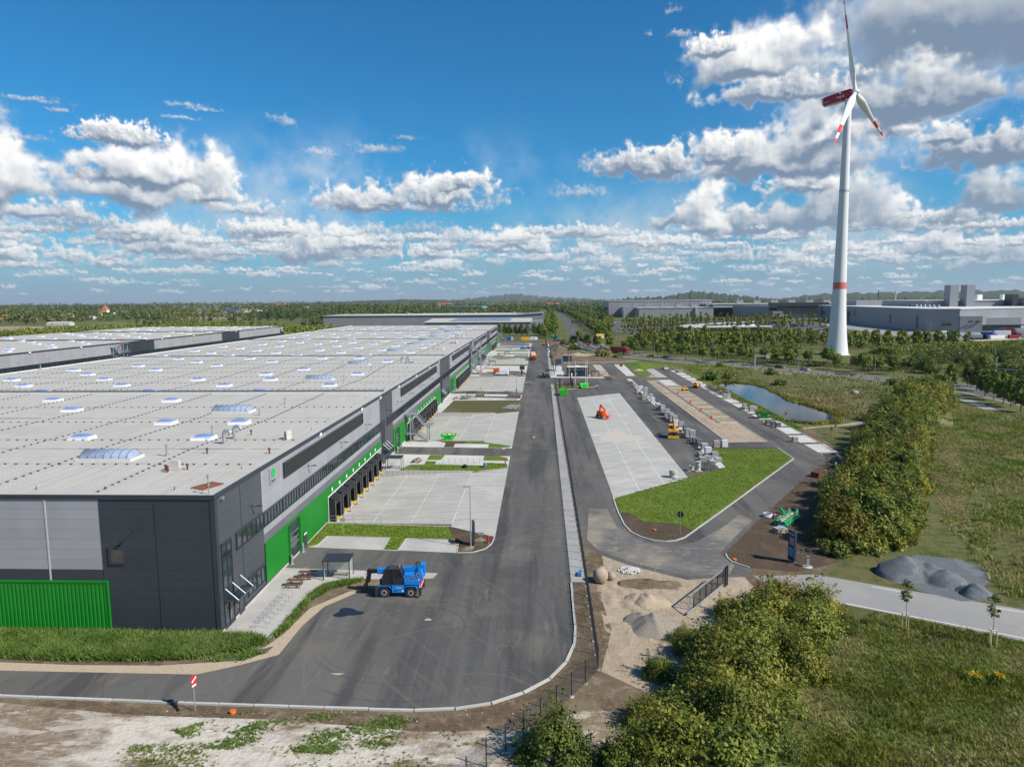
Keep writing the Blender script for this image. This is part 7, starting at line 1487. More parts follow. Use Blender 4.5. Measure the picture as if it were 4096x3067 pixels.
for (y0, y1, st, f, lab) in [(575, 1900, 15, lambda y: 10+18*min(1, (y-560)/900), 'left row of the avenue'), (590, 1900, 15, lambda y: 3+18*min(1, (y-560)/900), 'outer left row of the avenue'), (560, 1880, 14, lambda y: 52+10*min(1, (y-560)/900), 'right row of the avenue'), (620, 1850, 15, lambda y: 60+8*min(1, (y-560)/900), 'outer right row of the avenue')]:
    y = y0
    while y < y1:
        single('avenue_tree', 'dense green tree in the %s' % lab, 'tree', f(y)+rnd.uniform(-1, 1), y, pick(AV), rnd.uniform(.9, 1.25), 'trees in the '+lab); y += st*(1+(y-y0)/2500)
cnt_o = 0
for poly, lab in ([(64, 428), (97, 442), (150, 470), (186, 478), (214, 560), (206, 585), (150, 596), (88, 585), (66, 500)], 'plantation before the car park'), ([(186, 436), (226, 455), (286, 478), (300, 560), (284, 640), (250, 600), (218, 560), (190, 485)], 'plantation right of the wind turbine'):
    y = 425; k = 0
    while y < 645:
        x = 60+(k % 2)*4
        while x < 305:
            if inpoly(np.array([[x, y]]), poly)[0] and cnt_o < 298 and not (150 < x < 180 and 395 < y < 425): single('plantation_tree', 'young tree of the '+lab, 'tree', x+rnd.uniform(-1.5, 1.5), y+rnd.uniform(-1.5, 1.5), pick(OR), rnd.uniform(.95, 1.4), 'trees of the '+lab); cnt_o += 1
            x += 8.6
        y += 9.0; k += 1
for a, b, n in [((78, 655), (150, 735), 16), ((150, 735), (262, 768), 18), ((92, 735), (190, 850), 16), ((190, 850), (330, 880), 18), ((262, 768), (318, 800), 8), ((62, 700), (88, 860), 12), ((110, 900), (300, 960), 18), ((196, 700), (246, 730), 6)]:
    for i in range(n): t = i/(n-1); single('poplar', 'slim yellow green poplar in the staff car park', 'tree', a[0]+(b[0]-a[0])*t+rnd.uniform(-1.5, 1.5), a[1]+(b[1]-a[1])*t+rnd.uniform(-4, 4), pick(PO), rnd.uniform(.75, 1.05), 'poplars in the staff car park')
# hedges
def leafbox(poly, n, leaf, h, rs): P = scatter(poly, n, rs); z = h*rs.rand(n)**.6; return np.column_stack([P, z])
def hedge(line, w, h, label, mat='leaf_dark', dens=14, leaf=.38):
    C = []; rs = np.random.RandomState(len(line)*7+int(w*10))
    for a, b in zip(line[:-1], line[1:]):
        a, b = np.array(a, float), np.array(b, float); L = np.linalg.norm(b-a); n = int(L*dens); t = rs.rand(n, 1); d = (b-a)/L; nr = np.array([-d[1], d[0]]); th = rs.rand(n)*math.pi; C.append(np.column_stack([a+(b-a)*t+nr*(w/2*np.cos(th))[:, None]*(1+.15*rs.normal(size=(n, 1))), h*(.1+.9*np.sin(th))*(.85+.3*rs.rand(n))]))
    C = np.concatenate(C); Nn = rs.normal(size=C.shape)+np.array([0, 0, .8]); V, F = quads(C, Nn, leaf, 1.3, rs); return tag(OB('hedge', npmesh('hedge', V, F, [mat])), label, 'hedge')
hedge([(70, 430), (84, 408), (98, 388), (112, 366), (128, 343), (142, 322), (152, 306)], 3.5, 2.0, 'long low dark hedge behind the street trees', dens=60); hedge([(158, 312), (172, 330), (196, 352), (230, 372), (262, 392)], 9, 4.5, 'broad dark hedge below the car park road', dens=110, leaf=.6)
hedge([(190, 400), (222, 424), (262, 440), (330, 470)], 14, 4, 'shrubby bank behind the round trees at the right', 'leaf_green', 90, .8); hedge([(182, 262), (196, 300), (226, 332), (280, 372)], 10, 5, 'dark hedge at the right picture edge', dens=110, leaf=.6)
hedge([(310, 560), (250, 535), (190, 700)], 3, 2, 'thin hedge along the factory car park', 'leaf_green', 20, .8)
# staked saplings
def sapling(loc, label, h=1.7, tree_h=0, group='staked saplings on the meadow'):
    t = thing('sapling', label, 'young tree', loc, rnd.uniform(0, 2), group)
    for k in range(3): a = k*2.094; OB('stake', STK, t, (.32*math.cos(a), .32*math.sin(a), 0))
    OB('stake_frame', STF, t); OB('stem', STM2 if tree_h else STM, t); OB('leaves', SLV2 if tree_h else SLV, t); return t
STK = MB().cyl((0, 0, 0), (0, 0, 1.75), .05, n=5).mesh('stake', 'pale_wood'); f_ = MB()
for k in range(3): a, b = k*2.094, (k+1)*2.094; f_.beam((.34*math.cos(a), .34*math.sin(a), 1.7), (.34*math.cos(b), .34*math.sin(b), 1.7), .09, .06)
STF = f_.mesh('stake_frame', 'pale_concrete'); STM = MB().cyl((0, 0, 0), (0, 0, 2.6), .03, .015, 5).mesh('stem', 'bark'); SLV = leafmesh('leaves', 'leaf_green', 'round', 120, .15, .3, .7, 2.4, 6, 90)
STM2 = MB().cyl((0, 0, 0), (0, 0, 4.8), .04, .015, 6).cyl((0, 0, 2.6), (.4, .1, 3.4), .02, .01, 4).cyl((0, 0, 3), (-.35, .2, 3.8), .02, .01, 4).cyl((0, 0, 3.5), (.1, -.3, 4.2), .02, .01, 4).mesh('stem', 'straw'); SLV2 = leafmesh('leaves', 'leaf_dark', 'round', 420, .14, .5, 1.15, 3.9, 14, 91, cl=.5)
sapling((35.2, 66.4, 0), 'left staked young tree beside the pale access road', tree_h=5, group='staked young trees by the access road'); sapling((41.4, 63.2, 0), 'right staked young tree beside the pale access road', tree_h=5, group='staked young trees by the access road')
for x, y in ((35.2, 66.4), (41.4, 63.2)): puddle(x, y, .9, .8, .012, 'dark_soil', 'tree_pit', int(x))
SA = [(64.2, 169.8), (63.7, 183.7), (77.6, 181.8), (69.1, 165.9), (66.3, 161.4), (69.8, 158.6), (67.7, 151.9), (86.9, 194.5), (90.5, 199.9), (103.1, 294.4), (103.5, 285.9), (103.6, 281.8), (107.6, 289.9), (108.5, 285.7), (107.4, 275.9), (106.3, 270.3), (113.7, 283.5), (108.3, 268.4), (111.7, 273.8), (117.4, 283.4), (112.3, 270.1), (112.9, 266.5), (114.7, 268.2), (123, 285.3), (122.8, 279.3), (120.1, 275.5), (117.1, 262.9), (112.9, 254.6), (122, 271.7), (117.7, 254.4), (124.1, 264.4), (122.6, 259.3), (118.3, 248.1), (125.1, 257.6), (96.5, 245.5), (100.6, 242.4), (102.1, 238), (104.5, 238), (99.8, 231.2), (109.7, 236.5), (89.7, 200.9), (57.6, 369), (62, 362.7), (66.8, 353.7), (71.9, 350), (73, 327.2), (77.7, 339.6), (78, 329.4), (84.7, 334.1), (88.6, 326.5), (91.6, 322), (97.6, 312.3), (101.9, 305), (103.6, 295.3)]
for i, (x, y) in enumerate(SA): sapling((x, y, 0), 'small staked sapling %s, %s of them' % ('near the pond end of the parking lane' if i < 9 else 'on the meadow behind the pond' if i < 41 else 'in the row below the street', ORD[i if i < 9 else i-9 if i < 27 else 17] if i < 27 else '%dth' % (i-8 if i < 41 else i-40)))
# weeds, reeds and rough grass as mass
def tuftmesh(P, h, n, w, mat, seed, lean=.35, two=None):
    rs = np.random.RandomState(seed); m = len(P); base = np.repeat(P, n, 0); k = len(base); hh = h*(.5+.8*rs.rand(k)); a = rs.rand(k)*2*math.pi
    off = rs.normal(size=(k, 2))*h*.28; b = np.column_stack([base[:, :2]+off, np.zeros(k)]); le = rs.normal(size=(k, 2))*lean*hh[:, None]
    tip = b+np.column_stack([le, hh]); wd = (w*(.6+.8*rs.rand(k)))[:, None]*np.column_stack([np.cos(a), np.sin(a), np.zeros(k)])
    mid = b*.45+tip*.55+np.column_stack([-le*.15, np.zeros(k)]); V = np.stack([b-wd*.5, b+wd*.5, mid+wd*.5, tip, mid-wd*.5], 1).reshape(-1, 3)
    F = np.arange(k*5).reshape(k, 5); return npmesh('tufts', V, F, [mat])
rs = np.random.RandomState(5)
def blotch(P, s, thr, seed):
    r = np.random.RandomState(seed); ph = r.rand(6)*9; f = r.normal(size=(6, 2))*s; v = sum(np.sin(P@f[i]+ph[i]) for i in range(6)); return P[v+r.normal(size=len(P))*.9 > thr+.3]
WEED = [(-60, 63.9), (-27.5, 63.35), (-26.2, 62.6), (-27.0, 60.9), (-29.6, 59.5), (-34, 59.0), (-42, 58.6), (-49, 59.0), (-60, 59.1)]
tag(OB('weeds', tuftmesh(np.concatenate([scatter(WEED, 7000), blotch(scatter(WEED, 5000), .6, .3, 21)]), .62, 9, .055, 'weed', 1, .45)), kind='stuff')
W2P = scatter([(-27.2, 61.2), (-25.7, 63.2), (-25.3, 73.2), (-24.4, 76.0), (-21.7, 77.3), (-20.2, 77.6), (-21.5, 76.3), (-23.8, 74.6), (-24.8, 71), (-25.0, 65), (-26, 62)], 900); W2P = np.concatenate([W2P, scatter([(-30, 58.8), (-27, 58.9), (-25, 60.5), (-26.5, 61.5), (-29, 60)], 160)]); tag(OB('weeds', tuftmesh(blotch(W2P, 1.1, -1.2, 5), .42, 8, .055, 'weed', 2, .5)), kind='stuff')
def blotch_(P, s, thr, seed):
    r = np.random.RandomState(seed); ph = r.rand(6)*9; f = r.normal(size=(6, 2))*s; v = sum(np.sin(P@f[i]+ph[i]) for i in range(6)); return P[v+r.normal(size=len(P))*.9 > thr+.3]
MEA = [(15.5, 38), (17.5, 46), (21.5, 55), (27.2, 62), (31.6, 68), (34, 70.2), (46, 63.5), (80, 47), (80, 38)]
tag(OB('rough_grass', tuftmesh(blotch(scatter(MEA, 30000), .35, -1.8, 1), .30, 6, .045, 'grass_blade', 3, .7)), kind='stuff')
tag(OB('meadow_herbs', tuftmesh(blotch(scatter(MEA, 9000), .55, .6, 2), .48, 8, .06, 'leaf_olive', 4, .4)), kind='stuff')
tag(OB('dry_stalks', tuftmesh(blotch(scatter(MEA, 6500), .45, 1.0, 3), .62, 6, .03, 'reed', 5, .35)), kind='stuff')
FAR = [(50, 86), (57, 88), (62, 97), (70, 111), (78, 128), (95, 160), (118, 205), (118, 188), (106, 172), (90, 130), (78, 80), (74, 62), (50, 73.6), (52, 82)]
FAR = [(53, 87), (60.5, 98), (68, 111), (77, 128), (97, 163), (119, 208), (124, 200), (128, 195), (135, 190), (128, 150), (112, 100), (92, 58), (72, 61), (50, 74), (52, 82)]
tag(OB('rough_grass', tuftmesh(blotch(scatter(FAR, 26000), .25, -1.2, 6), .55, 5, .10, 'grass_blade', 7, .5)), kind='stuff')
tag(OB('dry_stalks', tuftmesh(blotch(scatter(FAR, 9000), .18, .6, 8), .85, 5, .09, 'reed', 8, .4)), kind='stuff')
tag(OB('meadow_herbs', tuftmesh(blotch(scatter([(48, 90), (57, 104), (71, 129), (92, 167), (90, 172), (66, 130), (52, 106), (45, 93)], 3500), .3, -1, 9), .9, 6, .14, 'leaf_olive', 9, .4)), kind='stuff')
BOT = [(-34, 40), (-30, 46.8), (-20, 47.5), (-8, 46.4), (-5, 42), (6, 40), (6, 36), (-34, 36)]
tag(OB('weeds', tuftmesh(blotch(scatter(BOT, 11000), .55, .4, 11), .14, 6, .045, 'grass_blade', 11, .6)), kind='stuff')
tag(OB('weeds', tuftmesh(blotch(scatter([(-28, 48.6), (-23, 51.2), (-10, 51.0), (-4, 48.0), (-10, 46), (-24, 46.5)], 6000), .9, 1.6, 12), .16, 7, .045, 'weed', 12, .5)), kind='stuff')
def turf(poly, n, seed, z=.07): return tag(OB('lawn_tufts', (lambda me: me)(tuftmesh(scatter(poly, n), .10, 5, .10, 'turf', seed, .9)), None, (0, 0, z)), kind='stuff')
MAT['turf'] = foliage('turf', (.13, .20, .018), (.27, .38, .045), (.34, .36, .07), .5, .3, .3, 0)
turf([(12.2, 104.2), (13.3, 104.2), (15.2, 99.8), (20, 98.6), (21.2, 96), (26.7, 104.6), (50.3, 140.9), (50.5, 149.6), (37.3, 149.4), (35.7, 147), (35.8, 133.8), (26.4, 125.2), (11.95, 111.7)], 8000, 41)
turf([(-31, 88.6), (-29.4, 92.7), (-20.3, 92.2), (-20.3, 87.5), (-18.6, 87.4), (-18.4, 91.9), (-12, 91.5), (-13.4, 96.6), (-31, 98)], 2400, 42); turf([(-26.6, 130.2), (-25.6, 134.8), (-11, 134.1), (-10.6, 136.4), (-6.8, 135.7), (-6.6, 132.7), (-12, 130)], 1300, 43)
tk = scatter([(94.0, 170.6), (98.9, 170.6), (79.2, 132.5), (70.8, 117.5), (62, 101.5), (58.0, 100), (63.4, 112), (71.8, 131.8)], 5200); tag(OB('straw', tuftmesh(tk, .16, 5, .12, 'reed', 44, 2.2)), kind='stuff')
tk = blotch(scatter([(119, 214), (125.5, 214), (99.8, 170.6), (80, 132.5), (71.6, 117.5), (57.5, 88), (54.4, 88.6), (57.4, 100), (62.6, 112), (71, 131.8), (93.2, 170.6)], 5200), .3, -.6, 45); tag(OB('rough_grass', tuftmesh(tk, .38, 5, .09, 'grass_blade', 45, .7)), kind='stuff')
POND = [(66, 283), (84, 283), (92, 262), (118, 236), (124, 225), (95, 190), (84, 182), (83, 200), (80, 226), (81, 262), (76, 272), (68, 274)]
tag(OB('reeds', tuftmesh(blotch(scatter(POND, 6500), .12, -.6, 13), .6, 5, .24, 'reed', 13, .35)), kind='stuff')
tag(OB('meadow_herbs', tuftmesh(blotch(scatter([(60, 345), (80, 350), (112, 305), (134, 262), (118, 232), (90, 262), (66, 282), (66, 330)], 9000), .10, -.6, 14), .45, 5, .30, 'grass_blade', 14, .4)), kind='stuff')
ring = [(61.6, 194), (63.4, 184.2), (69.4, 180.2), (76, 182), (81.4, 191.5), (82.5, 198), (81.3, 206), (78.6, 223.6), (80.3, 236), (81.2, 257), (80.8, 265), (75.3, 272), (68.8, 273), (65.5, 266.4), (63.7, 245), (62.9, 225), (61.9, 208)]
rp = np.concatenate([np.array(a)+(np.array(b)-np.array(a))*rs.rand(90, 1)+rs.normal(size=(90, 2))*.5 for a, b in zip(ring, ring[1:]+ring[:1])]); tag(OB('reeds', tuftmesh(rp, .7, 5, .16, 'leaf_olive', 15)), kind='stuff')
rp = scatter([(62.3, 172), (64.2, 174), (65.0, 200), (64.8, 240), (65.6, 262), (64, 262), (63, 232)], 2600); tag(OB('bank_grass', tuftmesh(rp, .35, 6, .12, 'weed', 16)), kind='stuff')
for k, (x, y, r, l) in enumerate([(36.1, 56.9, .5, 'left clump of yellow flowers in the foreground meadow'), (38.0, 56.9, .45, 'right clump of yellow flowers in the foreground meadow'), (62.4, 115.5, 1.6, 'yellow flower clump beside the mown track')]):
    P_ = np.array([x, y])+rs.normal(size=(60, 2))*r*.5; t = tag(OB('flower_clump', tuftmesh(P_, .8, 5, .06, 'weed', 30+k)), l, 'flowers'); C = np.column_stack([P_[np.repeat(np.arange(60), 5)]+rs.normal(size=(300, 2))*.1, .6+.35*rs.rand(300)]); V, F = quads(C, rs.normal(size=(300, 3))+np.array([0, 0, 1.]), .12*max(1, r), 1, rs); OB('blossom', npmesh('blossom', V, F, ['yellow_flower']), t)

def terrain(name, poly, z, mat, amp, res, seed, ruts=()):
    p = np.array(poly); lo, hi = p.min(0), p.max(0); xs = np.arange(lo[0], hi[0]+res, res); ys = np.arange(lo[1], hi[1]+res, res); X, Y = np.meshgrid(xs, ys); r = np.random.RandomState(seed)
    Z = np.zeros_like(X)
    for f, a in ((.5, .5), (1., .45), (1.9, .35), (3.6, .25), (6.5, .2)):
        for k in range(3): t = r.rand()*6.28; Z += a*np.sin((X*math.cos(t)+Y*math.sin(t))*f*(.8+.5*r.rand())+r.rand()*9+1.3*np.sin(Y*f*.4+k))/3
    Z = np.abs(Z)*1.3+.35*r.rand(*X.shape)*.5
    for (ax, ay, bx, by, w, n) in ruts:
        d = np.array([bx-ax, by-ay]); L = np.hypot(*d); d /= L; s_ = (X-ax)*d[0]+(Y-ay)*d[1]; q = -(X-ax)*d[1]+(Y-ay)*d[0]; m = (s_ > 0) & (s_ < L) & (np.abs(q) < w); Z = np.where(m, Z*.35+.45*(.5+.5*np.sin(q*n*2))*(.7+.3*np.sin(s_*5)), Z)
    P = np.column_stack([X.ravel(), Y.ravel()]); ins = inpoly(P, poly); Zf = np.where(ins, Z.ravel()*amp, -.02)+z
    for (a, b) in zip(poly, poly[1:]+poly[:1]):
        a, b = np.array(a), np.array(b); d = b-a; L2 = (d@d)+1e-9; t = np.clip(((P-a)@d)/L2, 0, 1); dist = np.hypot(*(P-(a+t[:, None]*d)).T); Zf = np.where(ins, z-.01+(Zf-z)*np.clip(dist/1.2, 0, 1), Zf)
    V = np.column_stack([P, Zf]); nx = len(xs); i = np.arange(nx-1); j = np.arange(len(ys)-1); a = (j[:, None]*nx+i[None]).ravel(); F = np.column_stack([a, a+1, a+nx+1, a+nx]); k = ins[F].sum(1) >= 3; return tag(OB(name, npmesh(name, V, F[k], [mat], smooth=True)), kind='structure')
terrain('rutted_sand', [(6.2, 59), (9.5, 55), (19, 61), (23.6, 72), (22.5, 78.6), (21, 78.9), (16.6, 78.1), (13.9, 79.9), (10.2, 82.4), (7.9, 84.6), (6.3, 80), (6.0, 70)], .02, 'sand', .20, .22, 1, [(9.5, 60, 20.5, 77, 1.1, 7), (12.5, 60, 23, 75.5, .9, 8)])
terrain('rough_soil', [(5.6, 59.5), (6.6, 58.6), (6.9, 66), (6.4, 73), (7.4, 80), (7.5, 85.5), (5.9, 88.6), (5.7, 75)], .02, 'soil', .22, .2, 2)
terrain('rough_chalk', [(-62, 38), (6, 38), (8.5, 52), (3.2, 51.8), (-1.5, 49.0), (-9, 48.4), (-20, 49.8), (-32, 50.2), (-44, 51.6), (-62, 52.0)], .02, 'chalk_soil', .12, .26, 3, [(-44, 42, -28, 49.6, .9, 7), (-30, 47.8, -6, 47.6, .7, 8), (-50, 44, -36, 49.5, .8, 7)])
terrain('rough_verge', [(24.6, 84.6), (30, 81.6), (36, 84.4), (42.5, 96), (61, 124.5), (62, 139), (58.4, 144.6), (57.3, 140.2), (55.1, 135.2), (51.7, 131.2), (42.2, 116.4), (29.8, 96.8), (26.2, 90.8), (23.8, 87)], .02, 'dark_soil', .2, .3, 4)
terrain('raw_sand', [(42.4, 162), (50.5, 163), (50.9, 181), (46.3, 182), (45.0, 262), (42.3, 262)], .05, 'sand', .25, .3, 5)
terrain('kerb_soil', [(3.7, 60), (4.7, 58.6), (4.9, 76.8), (3.6, 76.8), (3.55, 66)], .02, 'soil', .15, .2, 6)
# ------------------------------------------------------------------ heaps of earth, sand and gravel
def heap(name, cx, cy, rx, ry, h, mat, label, cat='heap', peaks=((0, 0, 1),), seed=0, n=42, rough=.12, struct=False, rot=0):
    r = np.random.RandomState(seed); g = np.linspace(-1, 1, n); X, Y = np.meshgrid(g, g); Z = np.zeros_like(X); ang = np.arctan2(Y, X); wob = 1+.10*np.sin(3*ang+seed)+.07*np.sin(5*ang+2*seed)
    for (px, py, ph) in peaks: Z = np.maximum(Z, ph*np.clip(1-np.hypot((X-px)*1.15, (Y-py)*1.15)/(.95*ph**.5)/wob, 0, 1))
    ns = sum(r.rand()*np.sin(X*f*r.normal()+Y*f*r.normal()+r.rand()*9)/f**.8 for f in (3, 5, 8, 12, 18, 26)); Z = Z*(1+rough*ns*3)+rough*.5*np.abs(ns)*np.clip(1.0-np.hypot(X, Y), 0, 1)
    Z = np.where(np.hypot(X, Y) > .99, -.05, Z*h+.02*(Z > 0)-.03); c, s_ = math.cos(rot), math.sin(rot); x, y = X*rx, Y*ry
    V = np.column_stack([(x*c-y*s_).ravel(), (x*s_+y*c).ravel(), Z.ravel()]); i = np.arange(n-1); a = (i[:, None]*n+i[None]).ravel(); F = np.column_stack([a, a+1, a+n+1, a+n])
    o = OB(name, npmesh(name, V, F, [mat], smooth=rough < .2), None, (cx, cy, .01)); return tag(o, label, cat) if not struct else tag(o, kind='structure')
MAT['gravel'] = Mcov('gravel', [(.6, None, (0, 0, 0), .5, .62, (.17, .18, .19), .8), (6, None, (3, 0, 0), .5, .7, (.24, .25, .26), .5)], (5., (.085, .095, .105), (.15, .16, .17)), bs=.6, bdist=.06, bscale=8)
MAT['grey_sand'] = Mcov('grey_sand', [(.6, None, (0, 0, 0), .5, .62, (.27, .24, .2), .7), (9, None, (3, 0, 0), .55, .7, (.36, .33, .29), .6)], (5., (.20, .175, .145), (.30, .26, .215)), bs=.9, bdist=.10, bscale=5)
patch('gravel_spill', [(40.0, 78.6), (41, 82.2), (44.5, 85.5), (47, 87.0), (51.4, 85.4), (52.6, 82.3), (50.8, 78.8), (48.5, 76.4), (47.8, 73.4), (44.5, 73.2), (41.8, 75.4)], .016, 'gravel')
heap('gravel_heap', 43.6, 79.6, 4.6, 3.6, 2.5, 'gravel', 'large dark grey gravel heap on the access road verge', peaks=((-.35, .1, 1), (.2, .25, .75), (.5, -.1, .6)), seed=3, rough=.10, rot=-.4)
heap('gravel_heap', 46.8, 75.7, 2.5, 2.3, 1.5, 'gravel', 'smaller grey gravel heap with a hollow on the road edge', peaks=((.2, -.2, .9), (-.4, .4, .5)), seed=5, rough=.12, rot=-.5)
heap('gravel_heap', 58.6, 139.6, 2.2, 2.4, 1.3, 'gravel', 'light gravel heap at the bend before the hedge belt', seed=6, rough=.08)
heap('sand_heap', 11.0, 66.6, 3.0, 3.2, 1.25, 'grey_sand', 'nearest grey sand heap on the sandy ground', peaks=((0, 0, 1), (-.3, .4, .6)), seed=7, rough=.16); heap('sand_heap', 11.3, 72.2, 2.5, 2.4, .95, 'sand', 'middle sand heap with a dark dip', peaks=((.1, 0, 1), (-.5, .3, .6)), seed=8, rough=.18); heap('soil_heap', 12.3, 77.0, 3.6, 2.0, .75, 'soil', 'low brown soil ridge beside the asphalt bend', peaks=((0, 0, .8), (-.5, .1, .7), (.5, 0, .6)), seed=9, rough=.25)
heap('soil_heap', 12.5, 400, 8, 12, 1.9, 'soil', 'churned brown soil heap behind the gatehouse', peaks=((-.4, -.3, .8), (.1, .1, 1), (.5, -.2, .7), (0, -.6, .6)), seed=10, rough=.4, n=56); heap('soil_heap', 24, 408, 8, 9, 1.5, 'sand', 'ochre soil heap right of the brown one', peaks=((-.3, 0, 1), (.4, .1, .7)), seed=11, rough=.3); heap('embankment', 12, 470, 7.5, 60, 2.2, 'soil', None, seed=12, rough=.08, struct=True)
heap('grassy_mound', 47.5, 340, 8.5, 22, 1.5, 'lawn', None, seed=14, rough=.06, struct=True)
for i, (x, y, r, h, m, l) in enumerate([(44.0, 318, 3.2, .9, 'sand', 'sand heap before the green mound, left one'), (45.6, 291.5, 3, 1.1, 'grey_sand', 'grey sand heap before the green mound, right one'), (28.3, 290.5, 3.2, .8, 'soil', 'low soil heap at the kerb right of the gatehouse'), (23, 349, 4.2, 1.0, 'soil', 'brown heap behind the gravel bays, left one'), (29, 350, 4.2, 1.0, 'soil', 'brown heap behind the gravel bays, right one'), (16.5, 269.3, 3.5, .8, 'dark_soil', 'dark soil hump on the entry island'), (27.3, 297, 2.6, .7, 'sand', 'small sand heap below the gravel bays'), (-9.7, 87.9, 1.3, .3, 'soil', 'ochre spoil around the first lamp pole'), (-11.2, 90.4, 1.2, .5, 'dark_soil', 'dark spoil heap left of the first totem'), (-8.2, 91.4, 1.3, .3, 'soil', 'ochre spoil behind the first totem')]): heap('soil_heap', x, y, r, r*.9, h, m, l, seed=20+i, rough=.25, n=26)
tb = MB(); q = random.Random(2)
for i in range(260): a, r = q.uniform(0, 6.28), q.random()**.6; tb.blob((10.5+1.35*r*math.cos(a), 80.9+1.2*r*math.sin(a), .08+.22*(1-r)), (q.uniform(.06, .15),)*3, n=5, k=3, jit=.3, seed=i)
tag(tb.build('rubble', 'rubble'), kind='stuff')
tb = MB()
for i in range(1500):
    x, y = q.choice([(q.uniform(-60, 4), q.uniform(42, 52)), (q.uniform(5.5, 16), q.uniform(56, 84)), (q.uniform(-28, -20), q.uniform(58, 75)), (q.uniform(24, 60), q.uniform(84, 138))])
    if -28 < x < -20 and y > 58 and (x > -25.2 or y < 59.5): continue
    r = q.uniform(.02, .07); tb.blob((x, y, .02), (r, r, r*.7), n=4, k=3, jit=.3, seed=i)
tag(tb.build('loose_stones', 'rubble'), kind='stuff')

# ------------------------------------------------------------------ wind turbine
def loft(sections, mb, mi=0, cap=True):   # sections: list of rings (lists of points, equal count)
    n = len(sections[0]); vs = [p for s in sections for p in s]; mb.add(vs, [(k*n+i, k*n+(i+1) % n, (k+1)*n+(i+1) % n, (k+1)*n+i) for k in range(len(sections)-1) for i in range(n)], mi, True)
    if cap: mb.add(sections[0], [tuple(range(n))[::-1]], mi); mb.add(sections[-1], [tuple(range(n))], mi)
WT = thing('wind_turbine', 'tall white wind turbine with a red nacelle and red banded blades', 'wind turbine', (167.3, 404.6, 0))
HUBZ = 141.2
zs = [0, 6, 12, 20, 30, 36.6]; rs_ = [6.2, 5.35, 4.75, 4.2, 3.75, 3.55]
def ringp(r, z, n=36): return [(r*math.cos(2*math.pi*i/n), r*math.sin(2*math.pi*i/n), z) for i in range(n)]
mb = MB(); loft([ringp(r, z) for z, r in zip(zs, rs_)], mb, cap=False); mb.build('tower_base', 'tower_white', WT)
mb = MB(); loft([ringp(3.55, 36.6), ringp(3.45, 40.4)], mb, cap=False); mb.build('tower_band', 'band_red', WT)
mb = MB(); loft([ringp(3.45, 40.4), ringp(2.9, 66), ringp(2.45, 90), ringp(2.0, 118), ringp(1.75, 138.6)], mb, cap=False); mb.build('tower_shaft', 'tower_white', WT)
mb = MB(); loft([ringp(2.62, 89.6), ringp(2.58, 90.6)], mb, cap=False); mb.build('tower_flange', 'galv', WT)
MB().box(-7.5, -4.5, -9.5, -7.5, 0, 2.6).build('transformer_box', 'skip_dark_green', WT)
MAT['foundation'] = MAT['pale_concrete']; tag(MB().cyl((0, 0, -.1), (0, 0, .12), 7.6, n=36).build('foundation', 'pale_concrete', WT))
axis = Vector((.752, -.652, .10)).normalized(); side = Vector((0, 0, 1)).cross(axis).normalized(); upv = axis.cross(side).normalized()
def A(a, s, u): v = axis*a+side*s+upv*u; return (v.x, v.y, v.z+HUBZ)
def nring(a, w, z0, z1, c=.35): return [A(a, -w, z0+c), A(a, -w+c, z0), A(a, w-c, z0), A(a, w, z0+c), A(a, w, z1-c), A(a, w-c, z1), A(a, -w+c, z1), A(a, -w, z1-c)]
mb = MB(); loft([nring(-13.5, 1.6, -2.1, 1.3), nring(-12, 1.95, -2.9, 1.5), nring(-4, 2.1, -2.75, 2.0), nring(1.2, 2.0, -2.3, 2.2), nring(2.2, 1.7, -1.9, 1.8)], mb)
nac = mb.build('nacelle', 'nacelle_red', WT); mb = MB(); loft([nring(-13.7, 1.65, -2.15, 1.35), nring(-12.8, 1.9, -2.75, 1.45)], mb); mb.build('nacelle_tail', 'tower_white', nac)
mb = MB(); loft([nring(-13.2, 1.2, -3.1, -2.4, .2), nring(-3, 1.6, -3.0, -2.5, .2)], mb); mb.build('nacelle_belly', 'tower_white', nac)
for k in range(3): MB().cyl(A(-12+.8*k, .3*k, 1.3), A(-12+.8*k, .3*k, 3.4), .06, n=5).build('antenna', 'galv', nac)
for s in (1, -1):
    rot = Matrix((axis*s, upv, axis.cross(upv)*s)).transposed()
    if rot.determinant() < 0: rot = Matrix((axis*s, upv, (axis*s).cross(upv))).transposed()
    w = text('wpd', 2.3, 'white', nac, A(-3.6, -2.16*s if s > 0 else 2.16, -.6), (0, 0, 0), .02); w.rotation_euler = rot.to_euler()
    w2 = MB().cyl(A(-3.6, -2.12*s, 1.25), A(-3.6, -2.18*s, 1.25), .55, n=14).build('round_emblem', 'white', nac)
    MB().cyl(A(-10.6, -1.98*s, -1.5), A(-10.6, -2.12*s, -1.5), .01, n=3).hexa([A(-12.0, -2.07*s, -2.0), A(-9.4, -2.12*s, -2.0), A(-9.4, -2.14*s, -2.0), A(-12, -2.09*s, -2.0), A(-12.0, -2.07*s, -1.1), A(-9.4, -2.12*s, -1.1), A(-9.4, -2.14*s, -1.1), A(-12, -2.09*s, -1.1)]).build('maker_plate', 'tarp_blue', nac)
mb = MB(); loft([[tuple(Vector(A(a, r*math.cos(t), r*math.sin(t)))) for t in np.linspace(0, 2*math.pi, 17)[:-1]] for a, r in ((2.2, 1.5), (3.2, 1.7), (4.4, 1.5), (5.2, .9), (5.6, .3))], mb); hub = mb.build('hub', 'blade_white', WT)
